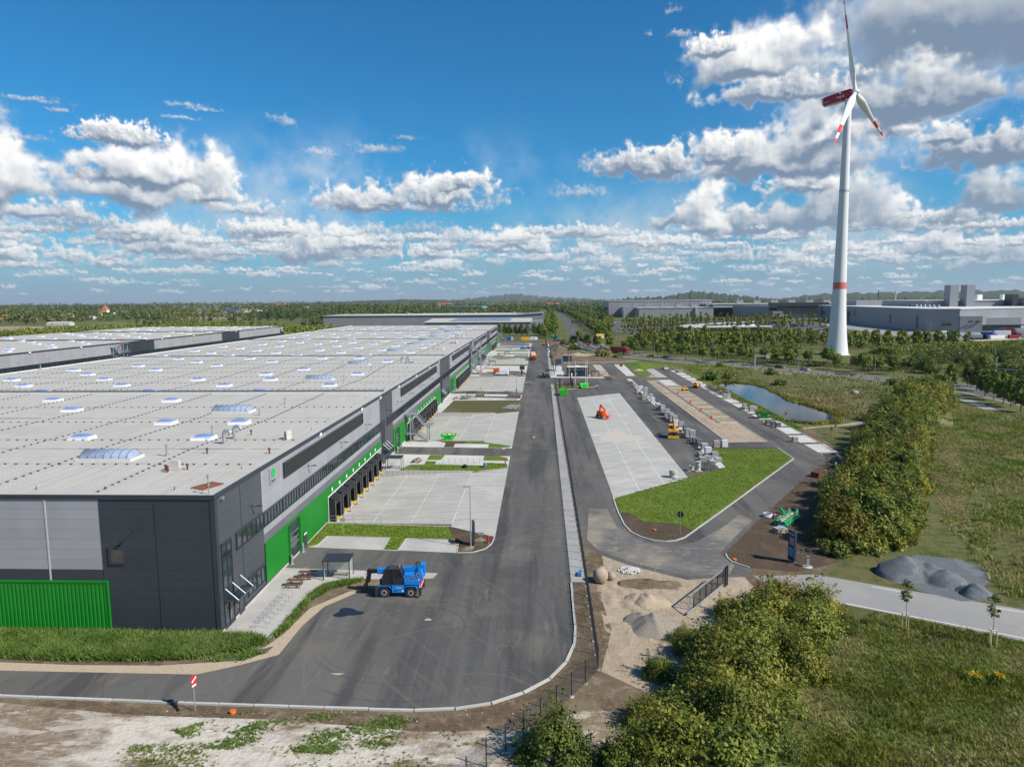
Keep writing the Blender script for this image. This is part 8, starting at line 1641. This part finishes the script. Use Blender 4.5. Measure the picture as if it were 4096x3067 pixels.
def blade(rollang):
    bd = side*math.sin(rollang)+upv*math.cos(rollang); ch = axis.cross(bd).normalized(); root = axis*3.4; Lb = 50.
    ST_ = [(0.8, 1.0, 1.0, 0), (3, 1.0, 1.0, 0), (7, 1.5, .7, .35), (11, 1.75, .45, .5), (17, 1.45, .32, .45), (24, 1.1, .25, .35), (32, .85, .17, .3), (41, .62, .11, .25), (47, .4, .07, .2), (50, .1, .03, .2)]
    def sec(d):
        for (a, b) in zip(ST_[:-1], ST_[1:]):
            if a[0] <= d <= b[0]: f = (d-a[0])/(b[0]-a[0]); c, th, tw = [a[i]+(b[i]-a[i])*f for i in (1, 2, 3)]; break
        u = ch*math.cos(tw+.5)+axis*math.sin(tw+.5); v = axis*math.cos(tw+.5)-ch*math.sin(tw+.5); cen = root+bd*d+u*(c-1.1)*.35 if d > 3 else root+bd*d
        return [tuple(Vector((0, 0, HUBZ))+cen+u*(c*math.cos(t)+(-.35*c if math.cos(t) < -.5 and d > 6 else 0))+v*th*math.sin(t)) for t in np.linspace(0, 2*math.pi, 13)[:-1]]
    par = None
    for a, b, m, nm in ((.8, 32.3, 'blade_white', 'blade'), (32.3, 39.5, 'blade_red', 'blade_band'), (39.5, 44.6, 'blade_white', 'blade_tip_section'), (44.6, 50, 'blade_red', 'blade_tip')):
        ds = sorted(set([a, b]+[s[0] for s in ST_ if a < s[0] < b])); mb = MB(); loft([sec(d) for d in ds], mb); o = mb.build(nm, m, par or WT); par = par or o
BL = 0
for k in range(3): blade(R(-12)+k*2*math.pi/3)

# ------------------------------------------------------------------ far buildings
def bld(name, label, parts, loc=(0, 0, 0), cat='building', group=None):
    t = thing(name, label, cat, loc, 0, group)
    for nm, mb, mat in parts: mb.build(nm, mat, t)
    return t
# grey halls behind the end of the site
t = bld('storage_hall', 'low light grey hall with a shallow roof behind the pointed trees', [('wall', MB().box(-115, -8.5, 700, 758, 0, 10.2), 'grey_hall'), ('gable_wall', MB().prism([(-8.45, 700), (3.3, 702), (3.3, 758), (-8.45, 758)], 0, 11.0), 'grey_hall'), ('roof', MB().hexa([(-116, 699, 10.2), (-8.4, 699, 10.2), (-8.4, 760, 12.6), (-116, 760, 12.6), (-116, 699, 10.5), (-8.4, 699, 10.5), (-8.4, 760, 12.9), (-116, 760, 12.9)]), 'roof'), ('gate', MB().box(-4.5, 2, 699.7, 699.95, 0, 4), 'dark_panel'), ('sign_plate', MB().box(-1.5, .6, 701.4, 701.6, 5, 6.6), 'white')])
for i in range(9): MB().box(-92+.8*i, -30-2.5*(i % 3), 712+i*5, 714+i*5, 11.1+i*.2, 11.7+i*.2).build('roof_light', 'barrel', t)
t = bld('storage_hall', 'larger grey hall with a pale roof rising behind the low grey hall', [('wall', MB().box(-240, 3.5, 775, 860, 0, 15.8), 'grey_hall'), ('roof', MB().box(-241, -20, 774, 861, 15.8, 16.3), 'roof'), ('roof', MB().hexa([(-20, 774, 15.8), (4, 774, 17.3), (4, 861, 17.3), (-20, 861, 15.8), (-20, 774, 16.2), (4, 774, 17.7), (4, 861, 17.7), (-20, 861, 16.2)]), 'grey_hall'), ('wall', MB().box(-26, -12, 774.2, 775, 15.8, 17.0), 'grey_hall')])
for i in range(6): MB().box(-200+12*i, -60+6*i, 784+i*11, 787+i*11, 16.3, 16.9).build('roof_light', 'roof_white', t)
for (x, y) in [(-150, 800), (-95, 806), (-75, 812), (-30, 815)]: MB().cyl((x, y, 16.3), (x, y, 18.4), 1.5, n=10).build('roof_fan', 'galv', t)
bld('green_hall', 'far turquoise green hall in the woods', [('wall', MB().prism([(-262, 1990), (-151, 1840), (-140, 1860), (-250, 2010)], 0, 15), 'turquoise'), ('roof', MB().prism([(-263, 1989), (-150, 1838), (-139, 1861), (-250, 2012)], 15, 16), 'roof_white')])
# the car works
def vents(t, pts, s=1):
    for (x, y, z) in pts: MB().box(x-3.5*s, x+3.5*s, y-2.5*s, y+2.5*s, z, z+3.2*s).cyl((x-2*s, y, z+3.2*s), (x-2*s, y, z+6*s), .6*s, n=8).cyl((x+2*s, y, z+3.2*s), (x+2*s, y, z+5*s), .6*s, n=8).build('roof_plant', 'factory', t)
t = bld('factory_hall', 'large pale factory hall at the left of the car works', [('wall', MB().box(128, 318, 1330, 1450, 0, 28.6), 'factory'), ('wall', MB().box(150, 330, 1290, 1329, 0, 17.5), 'factory'), ('roof', MB().box(127, 319, 1329, 1451, 28.6, 29.2), 'roof_white')]); vents(t, [(175+i*26, 1312, 17.5) for i in range(6)], 1.6); MB().box(146, 152, 1250, 1290, 0, 14).build('annex', 'factory', t)
t = bld('factory_hall', 'long pale factory hall with rows of roof plant boxes', [('wall', MB().box(172, 378, 1240, 1300, 0, 16.5), 'factory'), ('roof', MB().box(171, 379, 1239, 1301, 16.5, 17), 'roof_white'), ('wall', MB().prism([(330, 1230), (372, 1150), (392, 1150), (420, 1240)], 0, 19.5), 'factory'), ('stair', MB().box(268, 272, 1236, 1240, 0, 17), 'galv')]); vents(t, [(190+i*27, 1262, 17) for i in range(8)], 1.5)
t = bld('factory_hall', 'wide pale hall with roof plant right of the long hall', [('wall', MB().box(300, 560, 1240, 1330, 0, 22), 'factory'), ('roof', MB().box(299, 561, 1239, 1331, 22, 22.6), 'roof_white')]); vents(t, [(350+i*30, 1262, 22.6) for i in range(7)], 1.7)
t = bld('office_block', 'dark glazed office block raised over the car park', [('dark_roof', MB().box(355, 432, 1080, 1120, 19.5, 25), 'factory_dark'), ('window_band', MB().box(356, 431, 1081, 1119, 13.5, 19.5), 'glass'), ('window_sill', MB().box(355, 432, 1080, 1120, 12.0, 13.5), 'factory_dark'), ('wall', MB().hexa([(372, 1085, 0), (430, 1085, 0), (430, 1118, 0), (384, 1118, 0), (366, 1085, 12), (431, 1085, 12), (431, 1118, 12), (376, 1118, 12)]), 'factory'), ('canopy', MB().box(352, 372, 1082, 1086, 8, 9), 'factory_dark')])
t = bld('factory_hall', 'long blue grey factory hall behind the wind turbine', [('wall', MB().prism([(357, 668), (378.5, 655), (560, 760), (560, 1050), (405, 1050)], 0, 20.6), 'factory'), ('roof', MB().prism([(356.5, 667.5), (379, 654.5), (561, 760), (561, 1051), (404.5, 1051)], 20.6, 21.2), 'roof_white')])
for (y, z0, z1) in [(690, 2, 14), (760, 6, 14), (880, 10, 17), (900, 10, 17), (930, 10, 17)]:
    f = (y-668)/(1050-668); x = 357+48*f; MB().box(x-.3, x+.1, y-2, y+2, z0, z1).build('louvre_window', 'dark_panel', t)
x = 357+48*(900-668)/382; MB().box(x-2.5, x-.2, 903, 913, 0, 14).build('outside_stair', 'galv', t)
pb = MB().add([(403.2, 1036, 3.5), (400.3, 1012, 3.5), (400.3, 1012, 19), (403.2, 1036, 19)], [(0, 1, 2, 3), (3, 2, 1, 0)]).build('poster', 'factory_dark', t)
MB().add([(402.7, 1034, 8.8), (400.2, 1014.5, 8.8), (400.2, 1014.5, 13), (402.7, 1034, 13)], [(0, 1, 2, 3), (3, 2, 1, 0)]).build('poster_field', 'cont_blue', t)
for i in range(16): MB().cyl((395+i*4, 720+i*16, 21.2), (395+i*4, 720+i*16, 24), 1.6, 1.2, 8).build('roof_cowl', 'galv', t)
MB().cyl((470, 960, 21), (470, 960, 40), 1.0, n=10).build('flue', 'pale_wood', t); MB().box(420, 520, 960, 1040, 21.2, 28).build('penthouse', 'factory', t); MB().box(364, 372, 655.8, 656.2, 6, 8).build('window', 'dark_glass', t)
t = bld('factory_annex', 'lower pale annex right of the long factory hall', [('wall', MB().prism([(378.6, 654), (396, 650), (420, 700), (400, 720)], 0, 14.5), 'factory'), ('window', MB().box(384, 388, 650.6, 651.2, 9, 10.2).box(390, 393.5, 649.6, 650.4, 9, 10.2), 'dark_glass')])
t = bld('factory_annex', 'low loading hall with a canopy right of the annex', [('wall', MB().box(397, 447, 676, 730, 0, 12.2), 'factory'), ('canopy', MB().box(396, 452, 668, 676, 5.2, 5.9), 'factory_dark')])
t = bld('power_house', 'high pale works block with two square chimney shafts', [('wall', MB().box(425, 620, 800, 900, 0, 27.5), 'factory'), ('wall', MB().box(520, 640, 780, 800, 0, 30), 'factory'), ('louvre', MB().box(545, 565, 779.4, 779.9, 17, 21), 'dark_panel'), ('roof', MB().box(424, 621, 799, 901, 27.5, 28.2), 'roof_white')])
for x in (444, 461.5): MB().box(x, x+8.8, 788, 799.9, 17, 44.5).build('chimney_shaft', 'factory', t)
for i in range(12): MB().cyl((487+i*9, 812+(i % 3)*12, 28), (487+i*9, 812+(i % 3)*12, 34), 2.0, 2.0, 8).build('roof_cowl', 'white', t)
MB().box(509, 515, 786, 799.8, 0, 34).build('escape_stair', 'anthracite', t)
t = bld('brick_chimney', 'thin far chimney on the horizon left of the square shafts', [('shaft', MB().cyl((910, 1950, 0), (910, 1950, 50), 1.8, 1.4, 10), 'wood')], cat='chimney')
pts_o = [(128, 690), (134, 668), (150, 664), (214, 672), (216, 686)]
t = bld('curved_building', 'long curved low white building between the plantation and the parked cars', [('wall', MB().prism([(131, 672), (214, 674), (222, 690), (150, 690), (146, 706)], 0, 5.0), 'factory'), ('roof', MB().prism([(128, 664), (137, 660), (216, 671), (224, 692), (152, 692), (172, 740), (246, 812), (240, 822), (160, 752), (134, 700)], 5.0, 5.7), 'roof'), ('wing_wall', MB().prism([(134, 700), (150, 694), (172, 742), (244, 814), (240, 820), (160, 750)], 0, 5.0), 'white')])
for k in range(9): MB().box(150+k*7, 153.5+k*7, 672.6+k*.1, 673.2+k*.1, 0, 3.4).build('window', 'dark_glass', t)
MB().box(137.5, 142, 659.6, 660.6, 0, 6).build('blue_banner', 'tarp_blue', t)
CP = [(x, y) for x, y in [(322, 578), (335, 560), (352, 565), (366, 575), (380, 572), (395, 590), (410, 600), (372, 600), (350, 590), (398, 620), (420, 636), (436, 664), (385, 610), (345, 548), (360, 552), (376, 556), (330, 600), (400, 575), (415, 590), (430, 610)]]
for i, (x, y) in enumerate(CP): container((x, y, 0), rnd.uniform(-.4, .4), '%s site container beside the factory, one of the row' % ['pale', 'pale', 'blue', 'white', 'red'][i % 5], ['cont_pale', 'cont_pale', 'cont_blue', 'white', 'deep_red'][i % 5], 12 if i % 2 else 7, 2.6, 2.8 if i % 3 else 5, 'site containers beside the factory')
# parked cars
def small_car(mat):
    mb = MB(); mb.xprism([(-2.1, .25), (2.1, .25), (2.15, .65), (1.1, .85), (-2.1, .9)], -.88, .88); mb.xprism([(1.0, .86), (.3, 1.4), (-1.3, 1.42), (-1.9, .9)], -.75, .75, 1); return mb.mesh('parked_car', [mat, 'dark_glass'])
SC = [('white', small_car('car_white')), ('silver', small_car('car_silver')), ('dark', small_car('dark_paint')), ('blue', small_car('car_blue')), ('red', small_car('car_red')), ('black', small_car('dark_paint'))]
cand = []
for a, b in [((84, 652), (152, 712)), ((88, 672), (146, 724)), ((96, 700), (176, 790)), ((90, 716), (180, 812)), ((176, 760), (300, 800)), ((182, 788), (310, 828)), ((190, 830), (330, 862)), ((110, 860), (300, 900)), ((220, 650), (262, 720)), ((232, 640), (286, 716)), ((260, 700), (318, 800)), ((278, 690), (326, 780)), ((76, 960), (108, 1000)), ((76, 975), (110, 1016))]:
    L = math.dist(a, b); n = int(L/3.6)
    for i in range(n): cand.append((a[0]+(b[0]-a[0])*i/n, a[1]+(b[1]-a[1])*i/n, math.atan2(b[1]-a[1], b[0]-a[0])+math.pi/2))
q = random.Random(9); q.shuffle(cand)
for x, y, r in cand[:296]:
    k, me = q.choice(SC); tag(OB('parked_car', me, None, (x, y, .01), r+q.uniform(-.05, .05)), 'small %s car parked in the big staff car park' % k, 'car', '%s cars in the staff car park' % k)
# lamp posts, gantry, direction sign
slp = MB().cyl((0, 0, 0), (0, 0, 8.5), .11, .07, 6).box(-1.6, .1, -.08, .08, 8.4, 8.52).mesh('street_lamp', 'galv')
for i, (x, y) in enumerate([(61.4, 381.6), (84.8, 344.6), (67.9, 461), (98.9, 407.7), (28.2, 506.3), (118.3, 327), (131.3, 281), (191.8, 377.3), (230.3, 368.3), (205, 573.7), (60, 560), (24, 620), (27, 760), (52, 700), (9, 600), (2, 590), (150, 760), (110, 720), (210, 800), (270, 790), (250, 650), (300, 720), (345, 640), (362, 600), (390, 610)]): tag(OB('street_lamp', slp, None, (x, y, 0), rnd.uniform(0, 6)), '%s street lamp counted from the lorry outwards' % (ORD[i] if i < 18 else '%dth' % (i+1)), 'lamp', 'slim grey street lamps')
t = thing('sign_gantry', 'grey gantry arm over the street left of the wind turbine', 'gantry', (96.2, 319.2, 0)); MB().box(-.25, .25, -.25, .25, 0, 6.4).build('post', 'galv', t); MB().box(.25, 6.5, -.2, .2, 6.0, 6.4).build('arm', 'galv', t); MB().box(4.8, 6.4, -.25, -.2, 5.2, 6.9).build('sign_board', 'galv', t)
t = thing('overhead_sign', 'dark overhead lane sign across the avenue', 'sign', (40, 820, 0)); MB().box(-6, 12, -.3, .3, 6.5, 7).box(-6.3, -5.8, -.3, .3, 0, 7).build('frame', 'galv', t)
for k in range(4): MB().box(-4+k*4, -1+k*4, -.6, -.3, 5, 8).build('lane_display', 'dark_panel', t)
t = thing('direction_sign', 'large yellow direction sign with white fields above the avenue', 'sign', (42.8, 505, 0)); MB().box(-2.9, 2.9, -.05, .05, 4.0, 7.7).build('board', 'yellow', t); MB().box(-1.2, 1.0, -.08, -.05, 6.6, 7.4).build('field', 'white', t); MB().box(.5, 2.6, -.08, -.05, 5.2, 6.0).build('field', 'white', t)
MB().box(-.4, -.2, -.08, -.05, 4.3, 6.5).box(-.9, -.75, -.08, -.05, 4.2, 5.0).box(-1.5, -.9, -.08, -.05, 4.9, 5.0).box(.1, .25, -.08, -.05, 4.2, 5.0).box(.25, .8, -.08, -.05, 4.9, 5.0).build('arrow', 'black', t)
for x in (-2, 2): MB().cyl((x, .15, 0), (x, .15, 7.6), .1, n=6).build('post', 'galv', t)
t = thing('signal_frame', 'pale steel signal frame at the right picture edge', 'gantry', (182, 278, 0)); 
for (x, y) in ((-2.5, 6), (2.5, -4)): MB().cyl((x, y, 0), (x, y, 8.5), .2, n=8).build('post', 'steel', t)
MB().beam((-2.5, 6, 3.8), (2.5, -4, 3.8), .25).beam((-2.5, 6, 5.8), (2.5, -4, 5.8), .1).build('crossbar', 'steel', t)
# ------------------------------------------------------------------ far country: woods, village, hills
def woods(poly, n, h, seed, mats=('leaf_forest',), name='woods', q=26, leaf=None):
    rs = np.random.RandomState(seed); P = scatter(poly, n, rs); hh = h*(.65+.6*rs.rand(n)); leaf = leaf or h*.26; C = np.repeat(np.column_stack([P, hh*.52]), q, 0); H_ = np.repeat(hh, q); v = rs.normal(size=(n*q, 3)); v /= np.linalg.norm(v, axis=1, keepdims=True)
    k = (.82+.2*rs.rand(n*q))[:, None]; C = C+v*k*np.column_stack([H_*.36, H_*.36, H_*.48]); C[:, 2] = np.maximum(C[:, 2], .3); Nn = v+rs.normal(size=v.shape)*.35+np.array([0, 0, .35]); V, F = quads(C, Nn, leaf, 1.15, rs); return tag(OB(name, npmesh(name, V, F, list(mats))), kind='stuff')
woods([(-318, 300), (-312, 380), (-330, 470), (-300, 560), (-240, 600), (-150, 600), (-60, 560), (-45, 620), (-130, 690), (-250, 770), (-420, 900), (-480, 830), (-560, 700), (-520, 560), (-400, 380)], 2600, 7.0, 1, ('leaf_green',), 'young_wood', 30)
woods([(-310, 900), (-150, 880), (-60, 900), (-20, 1000), (0, 1300), (0, 1800), (-60, 2100), (-300, 2050), (-420, 1500), (-380, 1150)], 1500, 12, 2); woods([(-520, 1330), (-410, 1320), (-300, 1700), (-500, 1900), (-700, 1700)], 450, 14, 3)
woods([(-1700, 1050), (-900, 1000), (-720, 1340), (-520, 1350), (-700, 1700), (-1300, 1750), (-2400, 1700)], 1300, 13, 4); woods([(-2600, 1900), (-1200, 1850), (-600, 1950), (-500, 2250), (-1500, 2350), (-3200, 2300)], 1100, 15, 5)
woods([(-1100, 2400), (-600, 2400), (-400, 3000), (-900, 3100)], 500, 19, 6); woods([(-3600, 3100), (-2100, 3000), (-1700, 3300), (-3800, 3500)], 650, 19, 7); woods([(-6500, 4000), (-300, 3900), (-300, 4150), (-6500, 4300)], 1100, 24, 8, q=14)
woods([(70, 1100), (100, 1100), (160, 1700), (300, 2000), (40, 2050), (62, 1500)], 600, 14, 9); woods([(60, 1950), (1000, 1700), (1400, 1900), (1500, 2300), (40, 2600)], 1200, 16, 10); woods([(-60, 2100), (50, 2100), (60, 3000), (-500, 3200), (-260, 2200)], 350, 16, 11)
woods([(700, 1350), (1500, 1250), (2400, 1700), (2200, 2400), (1300, 2300)], 900, 18, 12); woods([(50, 3000), (3200, 2700), (3600, 3200), (60, 3400)], 1300, 22, 13, q=14); woods([(-300, 4800), (3800, 4600), (4200, 5200), (-300, 5400)], 900, 30, 14, q=14); woods([(-8200, 5600), (-600, 5600), (-600, 6000), (-8600, 6200)], 900, 34, 15, q=12)
woods([(-700, 1210), (-420, 1180), (-418, 1212), (-700, 1250)], 60, 9, 16); woods([(-610, 1020), (-400, 975), (-396, 992), (-610, 1040)], 60, 7, 17)
# village: every house a thing
def house(x, y, w, d, h, rh, rz, label, rm='roof_tile', wm='plaster', group='village houses'):
    t = thing('house', label, 'house', (x, y, 0), rz, group); MB().box(-w/2, w/2, -d/2, d/2, 0, h).build('wall', wm, t)
    MB().add([(-w/2-.4, -d/2-.5, h-.2), (w/2+.4, -d/2-.5, h-.2), (w/2+.4, d/2+.5, h-.2), (-w/2-.4, d/2+.5, h-.2), (-w/2-.4, 0, h+rh), (w/2+.4, 0, h+rh)], [(0, 1, 5, 4), (2, 3, 4, 5), (0, 4, 3), (1, 2, 5)]).build('roof', rm, t)
    for xx in (-w/4, w/4): MB().box(xx-.6, xx+.6, -d/2-.06, -d/2, 1, 2.4).build('window', 'dark_glass', t)
HS = [(-1118, 1440, 14, 10, 5, 5, .3, 'bright red roofed house at the left edge of the village', 'roof_tile'), (-1100, 1462, 12, 9, 5, 5, 1.2, 'steep red roof right of the leftmost red house', 'roof_tile'), (-1140, 1425, 18, 10, 4, 4, .1, 'low red roofed house at the far left', 'roof_tile'), (-995, 1440, 14, 10, 4, 5, .2, 'small red roofed house among trees in the left village', 'roof_tile'), (-925, 1430, 15, 10, 6, 5, .8, 'white house with a dark roof in the left village', 'factory_dark'), (-960, 1300, 16, 9, 4, 3, .1, 'white house low among the village trees', 'roof_brown'),
      (-703, 1010, 34, 12, 4, 1.2, .05, 'long flat pale shed at the ploughed field', 'roof_white'), (-1084, 1796, 26, 14, 6, 6, .2, 'large brown roofed barn right of the church', 'roof_brown'), (-1118, 1760, 16, 12, 5, 6, .9, 'red roofed house in front of the church', 'roof_tile'), (-1160, 1780, 14, 10, 5, 5, .3, 'cream house left of the brown barn', 'roof_tile'), (-1010, 2120, 60, 18, 7, 6, .05, 'long grey roofed farm building in the village', 'roof_brown'), (-930, 2080, 50, 20, 6, 6, .1, 'farm building with blue solar roof', 'cont_blue'), (-860, 2060, 55, 18, 6, 7, .05, 'long pale roofed barn right of the blue roof', 'roof_brown'), (-790, 1950, 60, 16, 5, 4, 0, 'long white roofed barn at the right of the village', 'roof_white'), (-750, 2250, 20, 14, 8, 8, .9, 'dark gabled house at the right end of the village', 'roof_brown'),
      (-1280, 1600, 14, 10, 5, 5, .4, 'reddish house deep in the left trees', 'roof_tile'), (-1060, 1560, 14, 10, 5, 5, 1.3, 'brown roofed house behind the white village house', 'roof_brown'), (-1700, 4600, 60, 30, 10, 10, 0, 'far red roofed farm near the horizon', 'roof_tile'), (-500, 3700, 70, 30, 10, 9, 0, 'far reddish farm left of the avenue end', 'roof_tile'), (60, 3300, 60, 30, 9, 9, 0, 'far red roofed house beyond the avenue end', 'roof_tile')]
for hs in HS: house(*hs)
t = thing('church', 'church tower with a steep red pyramid roof in the village', 'church', (-1180, 1880, 0)); MB().box(-7, 7, -7, 7, 0, 14).build('tower', 'plaster', t); MB().add([(-8, -8, 14), (8, -8, 14), (8, 8, 14), (-8, 8, 14), (0, 0, 27)], [(0, 1, 4), (1, 2, 4), (2, 3, 4), (3, 0, 4)]).build('roof', 'roof_tile', t); MB().box(7, 26, -6, 6, 0, 7).build('nave', 'plaster', t)
# hills on the horizon
def ridge(name, az0, az1, dist, h, seed, mat, prof=None, n=160):
    r = np.random.RandomState(seed); az = np.radians(np.linspace(az0, az1, n)); u = np.linspace(0, 1, n); e = np.minimum(1, np.minimum(u, 1-u)*9)
    z = (.45+.55*sum(np.sin(u*f*6.28+r.rand()*6.28)/f**.8 for f in (1, 2, 3, 5)) /1.8)
    if prof: z = np.interp(u, [p[0] for p in prof], [p[1] for p in prof])
    z = z+sum(np.sin(u*f*6.28+r.rand()*6.28)*.05 for f in (17, 29, 43))+.035*r.rand(n); z = np.maximum(z, .02)*h*e+2
    x, y = np.sin(az), np.cos(az); rows = [np.column_stack([x*d, y*d, zz]) for d, zz in ((dist*.86, np.zeros(n)), (dist*.93, z*.5), (dist, z), (dist*1.12, np.zeros(n)))]
    V = np.concatenate(rows); i = np.arange(n-1); F = np.concatenate([np.column_stack([k*n+i, k*n+i+1, (k+1)*n+i+1, (k+1)*n+i]) for k in range(3)]); return tag(OB(name, npmesh(name, V, F, [mat], smooth=True)), kind='structure')
MAT['hill'] = Mcov('wooded_hill', [(.004, None, (0, 0, 0), .5, .65, (.06, .085, .03), .6)], (.02, (.022, .04, .016), (.045, .065, .025)), bs=1., bdist=6, bscale=.02)
ridge('hills', -48, 0, 9000, 42, 1, 'hill'); ridge('hills', -12, 6, 15500, 170, 2, 'hill', [(0, 0), (.3, .25), (.42, .6), (.55, .95), (.7, .5), (1, .1)]); ridge('hills', 5, 19, 6200, 95, 3, 'hill', [(0, .1), (.15, .4), (.35, .5), (.5, .95), (.6, .8), (.8, .45), (1, .1)]); ridge('hills', 17, 48, 8500, 100, 4, 'hill', [(0, .3), (.15, .7), (.4, .85), (.7, .8), (1, .9)])

# ------------------------------------------------------------------ air
hz_ = MB().box(-16500, 16500, -700, 18500, -1., 215.).build('haze', 'white'); tag(hz_, kind='stuff')
mh = bpy.data.materials.new('air'); mh.use_nodes = True; nth = mh.node_tree; nth.nodes.clear(); oh = nth.nodes.new('ShaderNodeOutputMaterial'); vh = nth.nodes.new('ShaderNodeVolumePrincipled')
vh.inputs['Color'].default_value = (.80, .88, 1, 1); vh.inputs['Density'].default_value = 3.0e-5; vh.inputs['Anisotropy'].default_value = .2; nth.links.new(vh.outputs[0], oh.inputs['Volume'])
hz_.data.materials.clear(); hz_.data.materials.append(mh)
